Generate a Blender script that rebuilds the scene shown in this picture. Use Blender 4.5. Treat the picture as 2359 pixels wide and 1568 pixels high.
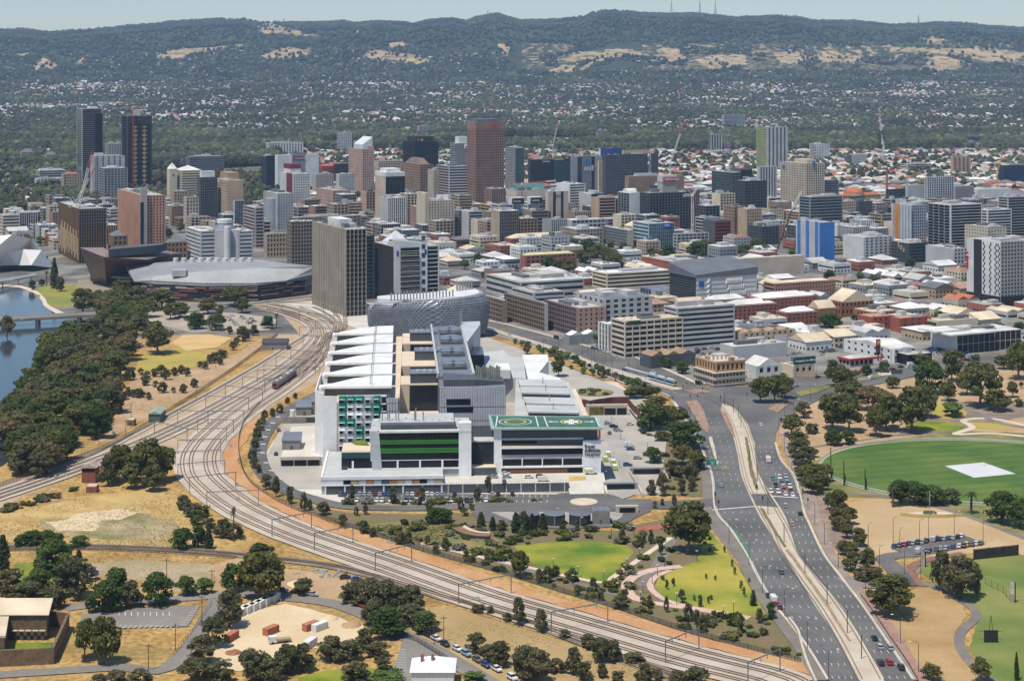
import bpy, bmesh, math, random
from mathutils import Vector, Matrix, noise
for o in list(bpy.data.objects): bpy.data.objects.remove(o)
R = math.radians
SC = bpy.context.scene; COL = SC.collection
rnd = random.Random(7)
# ---------------------------------------------------------------- camera, sky, sun, exposure
F, H, CX, HY = 3850.0, 195.0, 1179.5, 173.0        # focal length (px of a 2359 px wide picture), height (m), principal column, eye-level row
cam = bpy.data.cameras.new('camera'); camo = bpy.data.objects.new('camera', cam); COL.objects.link(camo)
cam.sensor_width = 36; cam.lens = F / 2359 * 36; cam.shift_y = -(784 - HY) / 2359
cam.clip_start = 5; cam.clip_end = 60000
camo.location = (0, 0, H); camo.rotation_euler = (R(90), 0, 0); SC.camera = camo
SUN = Vector((-.26, -.31, 1)).normalized()
world = bpy.data.worlds.new('World'); SC.world = world; world.use_nodes = True
wn = world.node_tree.nodes; wl = world.node_tree.links
sky = wn.new('ShaderNodeTexSky'); sky.sky_type = 'NISHITA'; sky.sun_disc = False
sky.sun_elevation = math.asin(SUN.z); sky.sun_rotation = math.atan2(SUN.x, SUN.y)
sky.altitude = 0; sky.air_density = 1.3; sky.dust_density = .3; sky.ozone_density = 8.0
wl.new(sky.outputs[0], wn['Background'].inputs[0]); wn['Background'].inputs[1].default_value = .115
sl = bpy.data.lights.new('sun', 'SUN'); sl.energy = 4.95; sl.angle = R(.53); sl.color = (1, .925, .80)
so = bpy.data.objects.new('sun', sl); COL.objects.link(so); so.rotation_euler = SUN.to_track_quat('Z', 'Y').to_euler()
SC.view_settings.view_transform = 'Standard'; SC.view_settings.look = 'None'
SC.view_settings.exposure = 0.1; SC.view_settings.gamma = 1
SC.render.engine = 'CYCLES'
SC.cycles.volume_bounces = 1; SC.cycles.max_bounces = 6; SC.cycles.diffuse_bounces = 3; SC.cycles.transparent_max_bounces = 6
# ---------------------------------------------------------------- terrain and picture-to-ground helpers
TP = [(0,0),(1500,0),(2400,8),(3500,20),(5000,40),(6500,90),(7800,165),(20000,700)]
def TZ(Y):
    for (a, za), (b, zb) in zip(TP, TP[1:]):
        if Y <= b: return za + (zb - za) * (Y - a) / (b - a)
    return TP[-1][1]
def W(x, y, z=0.):                                   # ray through a picture point, met with the level z
    Y = F * (H - z) / (y - HY); return Vector(((x - CX) * Y / F, Y, z))
def G(x, y):                                         # ... met with the ground
    if y > HY + F * H / 1500: return W(x, y, 0)
    a, b = 1400., 7800.
    for _ in range(40):
        m = (a + b) / 2
        if HY + F * (H - TZ(m)) / m > y: a = m
        else: b = m
    return Vector(((x - CX) * a / F, a, TZ(a)))
def PX(p): return CX + F * p[0] / p[1], HY + F * (H - p[2]) / p[1]
# ---------------------------------------------------------------- materials
MATS = {}
def lin(c): return tuple(max(0, v) for v in c) + (1,)
def M(name, col, rough=.8, var=.15, scale=.15, col2=None, metal=0., fine=2.5, bump=0., spec=.3, detail=5):
    k = name
    if k in MATS: return MATS[k]
    m = bpy.data.materials.new(name); m.use_nodes = True; MATS[k] = m
    n = m.node_tree.nodes; l = m.node_tree.links; b = n['Principled BSDF']
    b.inputs['Roughness'].default_value = rough; b.inputs['Metallic'].default_value = metal
    b.inputs['Specular IOR Level'].default_value = spec
    g = n.new('ShaderNodeNewGeometry'); t = n.new('ShaderNodeTexNoise'); t.inputs['Scale'].default_value = scale; t.inputs['Detail'].default_value = detail
    l.new(g.outputs['Position'], t.inputs['Vector'])
    cr = n.new('ShaderNodeValToRGB'); cr.color_ramp.elements[0].position = .36; cr.color_ramp.elements[1].position = .64
    c2 = col2 or tuple(v * (1 + var) for v in col); c1 = col if col2 else tuple(v * (1 - var) for v in col)
    cr.color_ramp.elements[0].color = lin(c1); cr.color_ramp.elements[1].color = lin(c2); l.new(t.outputs[0], cr.inputs[0])
    t2 = n.new('ShaderNodeTexNoise'); t2.inputs['Scale'].default_value = fine; t2.inputs['Detail'].default_value = 3; l.new(g.outputs['Position'], t2.inputs['Vector'])
    mr = n.new('ShaderNodeMapRange'); mr.inputs[1].default_value = .3; mr.inputs[2].default_value = .7; mr.inputs[3].default_value = 1 - var * .8; mr.inputs[4].default_value = 1 + var * .8
    l.new(t2.outputs[0], mr.inputs[0])
    mx = n.new('ShaderNodeMix'); mx.data_type = 'RGBA'; mx.blend_type = 'MULTIPLY'; mx.inputs[0].default_value = 1
    l.new(cr.outputs[0], mx.inputs[6]); l.new(mr.outputs[0], mx.inputs[7]); l.new(mx.outputs[2], b.inputs['Base Color'])
    if bump:
        bp = n.new('ShaderNodeBump'); bp.inputs['Strength'].default_value = bump; bp.inputs['Distance'].default_value = .5; l.new(t2.outputs[0], bp.inputs['Height']); l.new(bp.outputs[0], b.inputs['Normal'])
    return m
def CM(col, rough=.75, var=.10, metal=0.):           # plain weathered paint or cladding keyed by its colour
    return M('cladding_%d_%d_%d_%d' % tuple(int(v * 255) for v in (*col, rough)), col, rough, var, .07, metal=metal, fine=.9)
def GLASS(col=(.03, .04, .05)):
    k = 'glass_%d_%d_%d' % tuple(int(v * 500) for v in col)
    if k in MATS: return MATS[k]
    m = M(k, col, .12, .35, .05, fine=.35, spec=.22); return m
def objcol(name, rough=.3, metal=0., coat=.0):       # paint whose colour is the object's own
    if name in MATS: return MATS[name]
    m = bpy.data.materials.new(name); m.use_nodes = True; MATS[name] = m; n = m.node_tree.nodes; l = m.node_tree.links
    b = n['Principled BSDF']; oi = n.new('ShaderNodeObjectInfo'); t = n.new('ShaderNodeTexNoise'); t.inputs['Scale'].default_value = 1.5
    g = n.new('ShaderNodeNewGeometry'); l.new(g.outputs['Position'], t.inputs['Vector'])
    mr = n.new('ShaderNodeMapRange'); mr.inputs[3].default_value = .88; mr.inputs[4].default_value = 1.08; l.new(t.outputs[0], mr.inputs[0])
    mx = n.new('ShaderNodeMix'); mx.data_type = 'RGBA'; mx.blend_type = 'MULTIPLY'; mx.inputs[0].default_value = 1
    l.new(oi.outputs['Color'], mx.inputs[6]); l.new(mr.outputs[0], mx.inputs[7]); l.new(mx.outputs[2], b.inputs['Base Color'])
    b.inputs['Roughness'].default_value = rough; b.inputs['Metallic'].default_value = metal; b.inputs['Coat Weight'].default_value = coat
    return m
# ---------------------------------------------------------------- mesh builder
class MB:
    def __init__(s): s.v = []; s.f = []; s.m = []
    def add(s, vs, fs, mi=0):
        k = len(s.v); s.v += [tuple(v) for v in vs]; s.f += [[i + k for i in f] for f in fs]; s.m += [mi] * len(fs); return s
    def box(s, x0, x1, y0, y1, z0, z1, mi=0):
        return s.add([(x0,y0,z0),(x1,y0,z0),(x1,y1,z0),(x0,y1,z0),(x0,y0,z1),(x1,y0,z1),(x1,y1,z1),(x0,y1,z1)],
                     [(0,3,2,1),(4,5,6,7),(0,1,5,4),(1,2,6,5),(2,3,7,6),(3,0,4,7)], mi)
    def prism(s, poly, z0, z1, mi=0, top=None):      # poly: (x, y) list; top: list of z or a second poly
        n = len(poly); a = sum(poly[i][0] * poly[(i+1)%n][1] - poly[(i+1)%n][0] * poly[i][1] for i in range(n))
        idx = list(range(n)) if a > 0 else list(range(n))[::-1]
        zt = z1 if isinstance(z1, (list, tuple)) else [z1] * n; zb = z0 if isinstance(z0, (list, tuple)) else [z0] * n
        tp = top or poly
        vs = [(poly[i][0], poly[i][1], zb[i]) for i in idx] + [(tp[i][0], tp[i][1], zt[i]) for i in idx]
        return s.add(vs, [tuple(range(n))[::-1], tuple(range(n, 2*n))] + [(i, (i+1)%n, n+(i+1)%n, n+i) for i in range(n)], mi)
    def tube(s, pts, r, n=6, mi=0, cap=True):
        pts = [Vector(p) for p in pts]; rs = r if isinstance(r, (list, tuple)) else [r] * len(pts); vs = []; fs = []
        for i, p in enumerate(pts):
            d = (pts[min(i+1, len(pts)-1)] - pts[max(i-1, 0)]).normalized()
            a = d.cross(Vector((0,0,1)) if abs(d.z) < .9 else Vector((1,0,0))).normalized(); b = d.cross(a)
            vs += [p + (a * math.cos(2*math.pi*k/n) + b * math.sin(2*math.pi*k/n)) * rs[i] for k in range(n)]
        for i in range(len(pts) - 1): fs += [(i*n+k, i*n+(k+1)%n, (i+1)*n+(k+1)%n, (i+1)*n+k) for k in range(n)]
        if cap: fs += [tuple(range(n))[::-1], tuple(range((len(pts)-1)*n, len(pts)*n))]
        return s.add(vs, fs, mi)
    def cyl(s, x, y, z0, z1, r, n=12, mi=0, r2=None): return s.tube([(x,y,z0),(x,y,z1)], [r, r if r2 is None else r2], n, mi)
    def mesh(s, name, mats):
        me = bpy.data.meshes.new(name); me.from_pydata(s.v, [], s.f)
        for m in (mats if isinstance(mats, (list, tuple)) else [mats]): me.materials.append(m)
        me.polygons.foreach_set('material_index', s.m); me.update(); return me
    def build(s, name, mats, parent=None, **kw): return obj(name, s.mesh(name, mats), parent, **kw)
def obj(name, me, parent=None, loc=None, rz=0, label=None, cat=None, group=None, kind=None, color=None, scale=None):
    o = bpy.data.objects.new(name, me); COL.objects.link(o)
    if parent: o.parent = parent
    if loc is not None: o.location = loc
    if rz: o.rotation_euler = (0, 0, rz)
    if label: o['label'] = label
    if cat: o['category'] = cat
    if group: o['group'] = group
    if kind: o['kind'] = kind
    if color: o.color = color
    if scale: o.scale = scale
    return o
def thing(name, label, cat, loc=(0,0,0), rz=0, group=None): return obj(name, None, None, loc, rz, label, cat, group)
def smooth(me):
    me.polygons.foreach_set('use_smooth', [True] * len(me.polygons)); return me
def dup(root, loc, rz=None, label=None, group=None, color=None, scale=None):
    r = root.copy(); COL.objects.link(r); r.location = loc
    if rz is not None: r.rotation_euler = (0, 0, rz)
    if scale: r.scale = scale if isinstance(scale, (tuple, list)) else (scale,) * 3
    if label: r['label'] = label
    if group: r['group'] = group
    if color: r.color = color
    for ch in root.children:
        c = ch.copy(); COL.objects.link(c); c.parent = r
        if color and ch.get('paint'): c.color = color
        for g in ch.children:
            d = g.copy(); COL.objects.link(d); d.parent = c
    return r
def crom(pts, step=6.):                              # smooth a polyline
    P = [Vector(p) for p in pts]
    if len(P) < 3: return P
    out = []
    for i in range(len(P) - 1):
        p0, p1, p2, p3 = P[max(i-1,0)], P[i], P[i+1], P[min(i+2, len(P)-1)]
        n = max(2, int((p2 - p1).length / step))
        for k in range(n):
            t = k / n; out.append(.5 * ((2*p1) + (p2-p0)*t + (2*p0-5*p1+4*p2-p3)*t*t + (3*p1-p0-3*p2+p3)*t**3))
    return out + [P[-1]]
def offs(line, d):
    out = []
    for i, p in enumerate(line):
        t = line[min(i+1, len(line)-1)] - line[max(i-1, 0)]; t.z = 0; t.normalize(); out.append(p + Vector((t.y, -t.x, 0)) * d)
    return out
LAY = [0.]
def ribbon(name, line, w, mat, z, w2=None, parent=None, jit=0., thick=0., **kw):
    LAY[0] += .0013; z += LAY[0]
    ln = offs(line, -(w if w2 is not None else w / 2)); rn = offs(line, w2 if w2 is not None else w / 2); b = MB(); n = len(line)
    if jit:
        ln = [p + Vector((noise.noise(p * .09), noise.noise(p * .09 + Vector((9,0,0))), 0)) * jit for p in ln]
        rn = [p + Vector((noise.noise(p * .09), noise.noise(p * .09 + Vector((9,0,0))), 0)) * jit for p in rn]
    vs = [(p.x, p.y, p.z + z) for p in ln] + [(p.x, p.y, p.z + z) for p in rn]
    b.add(vs, [(i, n+i, n+i+1, i+1) for i in range(n - 1)])
    if thick:
        k = [(v[0], v[1], v[2] - thick) for v in vs]
        b.add(vs[:n] + k[:n], [(i, i+1, n+i+1, n+i) for i in range(n-1)]); b.add(vs[n:] + k[n:], [(i, n+i, n+i+1, i+1) for i in range(n-1)])
    return b.build(name, mat, parent, **kw)
def zone(name, pts, mat, z, jit=0., parent=None, thick=0., px=True, sm=False, **kw):   # a sheet of ground traced round its edge
    LAY[0] += .0013; z += LAY[0]
    P = [G(*p) for p in pts] if px else [Vector(p) for p in pts]
    if sm: P = crom(P + P[:1], 5.)[:-1]
    if jit:
        Q = []
        for i, p in enumerate(P):
            q = P[(i+1) % len(P)]; n = max(1, int((q - p).length / 2.5))
            Q += [p.lerp(q, k / n) for k in range(n)]
        P = [p + Vector((noise.noise(p * .13) + .6 * noise.noise(p * .45), noise.noise(p * .13 + Vector((7,3,0))) + .6 * noise.noise(p * .45 + Vector((3,3,0))), 0)) * jit for p in Q]
    b = MB()
    if thick: b.prism([(p.x, p.y) for p in P], z - thick, z)
    else:
        a = sum(P[i].x * P[(i+1)%len(P)].y - P[(i+1)%len(P)].x * P[i].y for i in range(len(P)))
        if a < 0: P = P[::-1]
        b.add([(p.x, p.y, p.z + z) for p in P], [tuple(range(len(P)))])
    return b.build(name, mat, parent, **kw)
def along(line, step, start=0.):                     # points every step metres: (point, tangent)
    out = []; d = start; acc = 0.
    for a, b in zip(line, line[1:]):
        L = (b - a).length
        while d <= acc + L and L > 0: out.append((a.lerp(b, (d - acc) / L), (b - a).normalized())); d += step
        acc += L
    return out
def text(s, size, mat, parent, loc, rot, depth=.15, name='lettering', bold=0., align='LEFT', label=None):
    c = bpy.data.curves.new('lettering', 'FONT'); c.body = s; c.size = size; c.extrude = depth; c.offset = bold; c.align_x = align; c.resolution_u = 2
    t = bpy.data.objects.new('t', c); COL.objects.link(t); dg = bpy.context.evaluated_depsgraph_get()
    me = bpy.data.meshes.new_from_object(t.evaluated_get(dg)); me.materials.clear(); me.materials.append(mat)
    bpy.data.objects.remove(t); o = obj(name, me, parent, loc, label=label); o.rotation_euler = rot; return o
S_ = dict(kind='structure')
# ================================================================ terrain sheet
def ground_mat():
    m = bpy.data.materials.new('ground'); m.use_nodes = True; n = m.node_tree.nodes; l = m.node_tree.links; b = n['Principled BSDF']
    b.inputs['Roughness'].default_value = .95; b.inputs['Specular IOR Level'].default_value = .1
    g = n.new('ShaderNodeNewGeometry'); sx = n.new('ShaderNodeSeparateXYZ'); l.new(g.outputs['Position'], sx.inputs[0])
    def nz(sc, det=5):
        t = n.new('ShaderNodeTexNoise'); t.inputs['Scale'].default_value = sc; t.inputs['Detail'].default_value = det; l.new(g.outputs['Position'], t.inputs['Vector']); return t.outputs[0]
    def ramp(src, *st):
        r = n.new('ShaderNodeValToRGB'); e = r.color_ramp.elements
        while len(e) < len(st): e.new(.5)
        for q, (p, c) in zip(e, st): q.position = p; q.color = lin(c)
        l.new(src, r.inputs[0]); return r.outputs[0]
    def mix(f, a, c):
        x = n.new('ShaderNodeMix'); x.data_type = 'RGBA'; l.new(f, x.inputs[0]); l.new(a, x.inputs[6]); l.new(c, x.inputs[7]); return x.outputs[2]
    def step(src, a, c):
        r = n.new('ShaderNodeMapRange'); r.inputs[1].default_value = a; r.inputs[2].default_value = c; l.new(src, r.inputs[0]); return r.outputs[0]
    near = ramp(nz(.035, 8), (.3, (.225, .145, .052)), (.45, (.34, .22, .085)), (.55, (.41, .275, .112)), (.7, (.29, .205, .10)))
    fine = ramp(nz(.45, 9), (.33, (.62, .58, .52)), (.66, (1.2, 1.17, 1.1)))
    x = n.new('ShaderNodeMix'); x.data_type = 'RGBA'; x.blend_type = 'MULTIPLY'; x.inputs[0].default_value = 1; l.new(near, x.inputs[6]); l.new(fine, x.inputs[7]); near = x.outputs[2]
    gr = ramp(nz(.02, 6), (.58, (0, 0, 0)), (.68, (1, 1, 1)))
    grn = n.new('ShaderNodeRGB'); grn.outputs[0].default_value = (.15, .14, .055, 1); f2 = n.new('ShaderNodeMath'); f2.operation = 'MULTIPLY'; l.new(gr, f2.inputs[0]); f2.inputs[1].default_value = .55
    near = mix(f2.outputs[0], near, grn.outputs[0])
    city = ramp(nz(.03, 4), (.35, (.085, .083, .08)), (.5, (.13, .125, .118)), (.65, (.22, .205, .185)))
    sub = ramp(nz(.012, 7), (.3, (.055, .06, .03)), (.45, (.085, .08, .042)), (.6, (.15, .12, .07)), (.75, (.19, .17, .13)))
    c = mix(step(sx.outputs[1], 1235, 1265), near, city); c = mix(step(sx.outputs[1], 3000, 3350), c, sub)
    l.new(c, b.inputs['Base Color']); return m
def grid_sheet(name, us, Ys, fx, fz, mat, at=None, **kw):
    b = MB(); n = len(us)
    b.v = [(fx(u, Y), Y, fz(u, Y)) for Y in Ys for u in us]
    b.f = [(j*n+i, j*n+i+1, (j+1)*n+i+1, (j+1)*n+i) for j in range(len(Ys)-1) for i in range(n-1)]; b.m = [0] * len(b.f)
    return b.build(name, mat, **kw)
us = [i / 24 for i in range(-24, 25)]
Ys = [120, 300] + [500 + 50 * i for i in range(146)]
grid_sheet('ground', us, Ys, lambda u, Y: u * (.43 * Y + 350), lambda u, Y: TZ(Y), ground_mat(), **S_)
# ================================================================ hills
RID = [(-700,75),(-300,60),(0,70),(50,68),(110,75),(175,70),(250,66),(300,60),(350,57),(405,50),(450,48),(500,45),(560,45),(600,52),(650,53),(700,53),(760,52),(790,49),(815,54),(870,50),(920,52),(950,55),(1000,46),(1040,44),(1075,49),(1100,40),(1145,33),(1170,40),(1200,48),(1260,47),(1340,40),(1370,30),(1395,25),(1440,27),(1490,32),(1545,33),(1600,32),(1650,36),(1700,40),(1720,38),(1790,36),(1830,40),(1880,49),(1960,49),(2000,52),(2050,57),(2110,56),(2160,53),(2210,54),(2290,62),(2359,65),(2700,60),(3100,75)]
def ridge(x):
    for (a, ya), (c, yc) in zip(RID, RID[1:]):
        if x <= c:
            t = (x - a) / (c - a); t = t * t * (3 - 2 * t); return ya + (yc - ya) * t
    return 75
DRY = [[(590,62),(605,55),(625,53),(680,68),(742,83),(730,90),(690,84),(640,80),(597,77)],
 [(358,130),(385,118),(420,112),(510,108),(568,100),(562,105),(520,113),(470,121),(430,130),(400,138),(370,136)],
 [(600,130),(625,118),(660,108),(715,115),(720,125),(690,132),(640,138),(605,140)],[(835,125),(860,112),(890,118),(960,127),(1000,145),(960,150),(900,140),(850,135)],
 [(885,100),(930,96),(960,105),(900,108)],[(1140,105),(1155,100),(1178,110),(1168,135),(1158,118)],
 [(1290,138),(1340,120),(1420,112),(1460,115),(1500,125),(1470,128),(1430,130),(1390,140),(1340,162),(1325,164),(1365,140),(1310,142)],
 [(1500,120),(1530,108),(1560,115),(1580,140),(1550,145),(1520,130)],[(1870,130),(1915,115),(1940,125),(2000,133),(1960,147),(1900,145)],
 [(2110,90),(2150,84),(2200,95),(2160,102)],[(2140,135),(2160,127),(2210,140),(2215,155),(2160,170),(2130,155)],[(30,125),(75,121),(65,130),(40,131)],
 [(75,152),(100,133),(130,145),(135,160),(80,164)],[(165,150),(195,130),(200,145),(190,153)],[(790,53),(830,70),(825,75),(805,65)],
 [(1600,138),(1650,126),(1720,128),(1720,150),(1640,160)],[(1990,112),(2060,108),(2330,115),(2359,130),(2300,145),(2150,122)],[(1780,120),(1850,118),(1860,140),(1800,150)],[(1240,170),(1300,150),(1330,150),(1320,168)]]
def inpoly(x, y, P):
    c = False; j = len(P) - 1
    for i in range(len(P)):
        (xi, yi), (xj, yj) = P[i], P[j]
        if (yi > y) != (yj > y) and x < (xj - xi) * (y - yi) / (yj - yi) + xi: c = not c
        j = i
    return c
Y0h, Y1h = 7700., 12600.
def HZ(X, Y):
    x = CX + F * X / Y; t = (Y - Y0h) / (Y1h - Y0h)
    if t > 1: return HZ(X / Y * Y1h, Y1h) - (Y - Y1h) * .25
    t = max(t, 0.); y = 189 + (ridge(x) - 189) * (t ** .8)
    z = H - (y - HY) * Y / F
    v = Vector((X / 1150, Y / 900, 0)); r1 = 1 - abs(noise.noise(v)) * 2.1; r2 = 1 - abs(noise.noise(v * 2.3 + Vector((5,1,0)))) * 2
    return min(z + (r1 * 150 + r2 * 80 + 9 * noise.noise(v * 9)) * 4 * t * (1 - t) * .85 * min(1, t * 3) - 12 * (1 - t) * min(1, t * 6), H - (ridge(x) + (1 - t) * 30 - HY) * Y / F)
NH, MH = 460, 170
usH = [-1 + 2 * i / NH for i in range(NH + 1)]; YsH = [Y0h - 60 + (Y1h + 60 - Y0h) * j / MH for j in range(MH + 1)] + [Y1h + 300, Y1h + 900]
hm = bpy.data.materials.new('bush_hillside'); hm.use_nodes = True
n = hm.node_tree.nodes; l = hm.node_tree.links; b = n['Principled BSDF']; b.inputs['Roughness'].default_value = .95; b.inputs['Specular IOR Level'].default_value = .05
g = n.new('ShaderNodeNewGeometry'); at = n.new('ShaderNodeAttribute'); at.attribute_name = 'dry'
def hnz(sc, d, e):
    t = n.new('ShaderNodeTexNoise'); t.inputs['Scale'].default_value = sc; t.inputs['Detail'].default_value = d; l.new(g.outputs['Position'], t.inputs['Vector'])
    r = n.new('ShaderNodeValToRGB')
    for q, (p, c) in zip(r.color_ramp.elements, e): q.position = p; q.color = lin(c)
    l.new(t.outputs[0], r.inputs[0]); return r.outputs[0], t.outputs[0]
fo, _ = hnz(.02, 8, [(.3, (.022, .03, .016)), (.7, (.062, .07, .036))]); dr, _ = hnz(.01, 6, [(.3, (.25, .18, .10)), (.7, (.40, .30, .18))])
_, tn = hnz(.03, 6, [(.3, (0,0,0)), (.7, (1,1,1))])
mt = n.new('ShaderNodeMath'); mt.operation = 'ADD'; l.new(at.outputs['Fac'], mt.inputs[0]); l.new(tn, mt.inputs[1])
st = n.new('ShaderNodeMapRange'); st.inputs[1].default_value = 1.0; st.inputs[2].default_value = 1.16; l.new(mt.outputs[0], st.inputs[0])
x = n.new('ShaderNodeMix'); x.data_type = 'RGBA'; l.new(st.outputs[0], x.inputs[0]); l.new(fo, x.inputs[6]); l.new(dr, x.inputs[7]); l.new(x.outputs[2], b.inputs['Base Color'])
hills = grid_sheet('hills', usH, YsH, lambda u, Y: u * .36 * Y, lambda u, Y: HZ(u * .36 * Y, Y), hm, **S_)
dv = []
for v in hills.data.vertices:
    px, py = PX(v.co)
    d = 0.
    if v.co.y < Y1h: d = .66 if any(inpoly(px, py, P) for P in DRY) else (.50 if 100 < py < 165 and (px > 1480 or 1200 < px < 1330) else .42 if 100 < py < 150 and 820 < px < 1050 else .2)
    dv.append(d)
a = hills.data.attributes.new('dry', 'FLOAT', 'POINT'); a.data.foreach_set('value', dv); smooth(hills.data)
# ================================================================ far trees and roofs that nobody could count (instanced stuff)
def tint(name, cols, rough=.9, tr=0.):
    if name in MATS: return MATS[name]
    m = bpy.data.materials.new(name); m.use_nodes = True; MATS[name] = m; n = m.node_tree.nodes; l = m.node_tree.links; b = n['Principled BSDF']
    b.inputs['Roughness'].default_value = rough; b.inputs['Specular IOR Level'].default_value = .15
    oi = n.new('ShaderNodeObjectInfo'); r = n.new('ShaderNodeValToRGB'); r.color_ramp.interpolation = 'CONSTANT' if rough < .9 else 'LINEAR'
    e = r.color_ramp.elements
    while len(e) < len(cols): e.new(.5)
    for q, (p, c) in zip(e, cols): q.position = p; q.color = lin(c)
    l.new(oi.outputs['Random'], r.inputs[0])
    g = n.new('ShaderNodeNewGeometry'); t = n.new('ShaderNodeTexNoise'); t.inputs['Scale'].default_value = .6; t.inputs['Detail'].default_value = 3; l.new(g.outputs['Position'], t.inputs['Vector'])
    mr = n.new('ShaderNodeMapRange'); mr.inputs[1].default_value = .3; mr.inputs[2].default_value = .7; mr.inputs[3].default_value = .65 if rough >= .9 else .9; mr.inputs[4].default_value = 1.35 if rough >= .9 else 1.08; l.new(t.outputs[0], mr.inputs[0])
    x = n.new('ShaderNodeMix'); x.data_type = 'RGBA'; x.blend_type = 'MULTIPLY'; x.inputs[0].default_value = 1; l.new(r.outputs[0], x.inputs[6]); l.new(mr.outputs[0], x.inputs[7])
    if name == 'far_foliage':
        t3 = n.new('ShaderNodeTexNoise'); t3.inputs['Scale'].default_value = .0045; t3.inputs['Detail'].default_value = 6; l.new(g.outputs['Position'], t3.inputs['Vector']); m3 = n.new('ShaderNodeMapRange'); m3.inputs[1].default_value = .35; m3.inputs[2].default_value = .65; m3.inputs[3].default_value = .55; m3.inputs[4].default_value = 1.5; l.new(t3.outputs[0], m3.inputs[0])
        m4 = n.new('ShaderNodeMath'); m4.operation = 'MULTIPLY'; l.new(mr.outputs[0], m4.inputs[0]); l.new(m3.outputs[0], m4.inputs[1]); l.new(m4.outputs[0], x.inputs[7])
    l.new(x.outputs[2], b.inputs['Base Color'])
    if tr:
        tb = n.new('ShaderNodeBsdfTranslucent'); l.new(x.outputs[2], tb.inputs[0]); ms = n.new('ShaderNodeMixShader'); ms.inputs[0].default_value = tr
        l.new(b.outputs[0], ms.inputs[1]); l.new(tb.outputs[0], ms.inputs[2]); l.new(ms.outputs[0], n['Material Output'].inputs[0])
    return m
FT = tint('far_foliage', [(0, (.028, .034, .018)), (.35, (.042, .046, .022)), (.6, (.056, .054, .030)), (.82, (.040, .062, .022)), (.95, (.09, .10, .03)), (1, (.11, .085, .13))])
RT = tint('far_roofs', [(0, (.50, .49, .47)), (.15, (.29, .28, .27)), (.38, (.16, .16, .17)), (.56, (.27, .11, .07)), (.70, (.36, .30, .22)), (.84, (.21, .09, .06)), (.92, (.40, .39, .37))], .6)
WT = M('far_house_wall', (.42, .36, .28), .9, .3, .02)
def scatter(name, pts, kind, label, cat):
    me = bpy.data.meshes.new(name); me.from_pydata([p[:3] for p in pts], [], [])
    for an, ix in (('scl', 3), ('rz', 4)):
        a = me.attributes.new(an, 'FLOAT', 'POINT'); a.data.foreach_set('value', [p[ix] for p in pts])
    o = obj(name, me, label=label, cat=cat, kind='stuff')
    ng = bpy.data.node_groups.new(name, 'GeometryNodeTree'); ng.interface.new_socket('Geometry', in_out='INPUT', socket_type='NodeSocketGeometry'); ng.interface.new_socket('Geometry', in_out='OUTPUT', socket_type='NodeSocketGeometry')
    N = ng.nodes; L = ng.links; gi = N.new('NodeGroupInput'); go = N.new('NodeGroupOutput'); ip = N.new('GeometryNodeInstanceOnPoints'); jn = N.new('GeometryNodeJoinGeometry')
    def tf(src, t, s, r=(0,0,0)):
        q = N.new('GeometryNodeTransform'); L.new(src, q.inputs[0]); q.inputs['Translation'].default_value = t; q.inputs['Scale'].default_value = s; q.inputs['Rotation'].default_value = r; return q.outputs[0]
    def sm(src, m):
        q = N.new('GeometryNodeSetMaterial'); q.inputs['Material'].default_value = m; L.new(src, q.inputs[0]); return q.outputs[0]
    if kind == 'tree':
        ico = N.new('GeometryNodeMeshIcoSphere'); ico.inputs['Radius'].default_value = 1; ico.inputs['Subdivisions'].default_value = 2
        nt = N.new('ShaderNodeTexNoise'); nt.inputs['Scale'].default_value = 1.9; mu = N.new('ShaderNodeVectorMath'); mu.operation = 'MULTIPLY_ADD'; mu.inputs[1].default_value = (1.3,)*3; mu.inputs[2].default_value = (-.65,)*3
        L.new(nt.outputs['Color'], mu.inputs[0]); sp = N.new('GeometryNodeSetPosition'); L.new(ico.outputs[0], sp.inputs[0]); L.new(mu.outputs[0], sp.inputs['Offset'])
        for t, s, r in (((0,0,.75),(.5,.48,.5),(0,0,0)), ((.32,.12,.5),(.36,.3,.38),(1,0,2)), ((-.28,.2,.55),(.33,.36,.36),(0,2,1)), ((-.05,-.3,.45),(.4,.3,.36),(2,1,0))): L.new(tf(sp.outputs[0], t, s, r), jn.inputs[0])
        L.new(sm(jn.outputs[0], FT), ip.inputs['Instance'])
    else:
        cu = N.new('GeometryNodeMeshCube'); cu.inputs[0].default_value = (1.15, .82, .3); co = N.new('GeometryNodeMeshCone'); co.inputs['Vertices'].default_value = 4; co.inputs['Radius Top'].default_value = .18; co.inputs['Radius Bottom'].default_value = .74; co.inputs['Depth'].default_value = .2
        L.new(sm(tf(cu.outputs[0], (0,0,.1), (1,1,1)), WT), jn.inputs[0]); L.new(sm(tf(tf(co.outputs[0], (0,0,.25), (1,1,1), (0,0,R(45))), (0,0,0), (1.25,.9,1)), RT), jn.inputs[0])
        L.new(jn.outputs[0], ip.inputs['Instance'])
    L.new(gi.outputs[0], ip.inputs['Points'])
    for an, sk in (('scl', 'Scale'), ('rz', 'Rotation')):
        q = N.new('GeometryNodeInputNamedAttribute'); q.data_type = 'FLOAT'; q.inputs[0].default_value = an
        if sk == 'Rotation':
            cv = N.new('ShaderNodeCombineXYZ'); L.new(q.outputs[0], cv.inputs[2]); L.new(cv.outputs[0], ip.inputs[sk])
        else: L.new(q.outputs[0], ip.inputs[sk])
    L.new(ip.outputs[0], go.inputs[0]); md = o.modifiers.new('scatter', 'NODES'); md.node_group = ng
    return o
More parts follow.
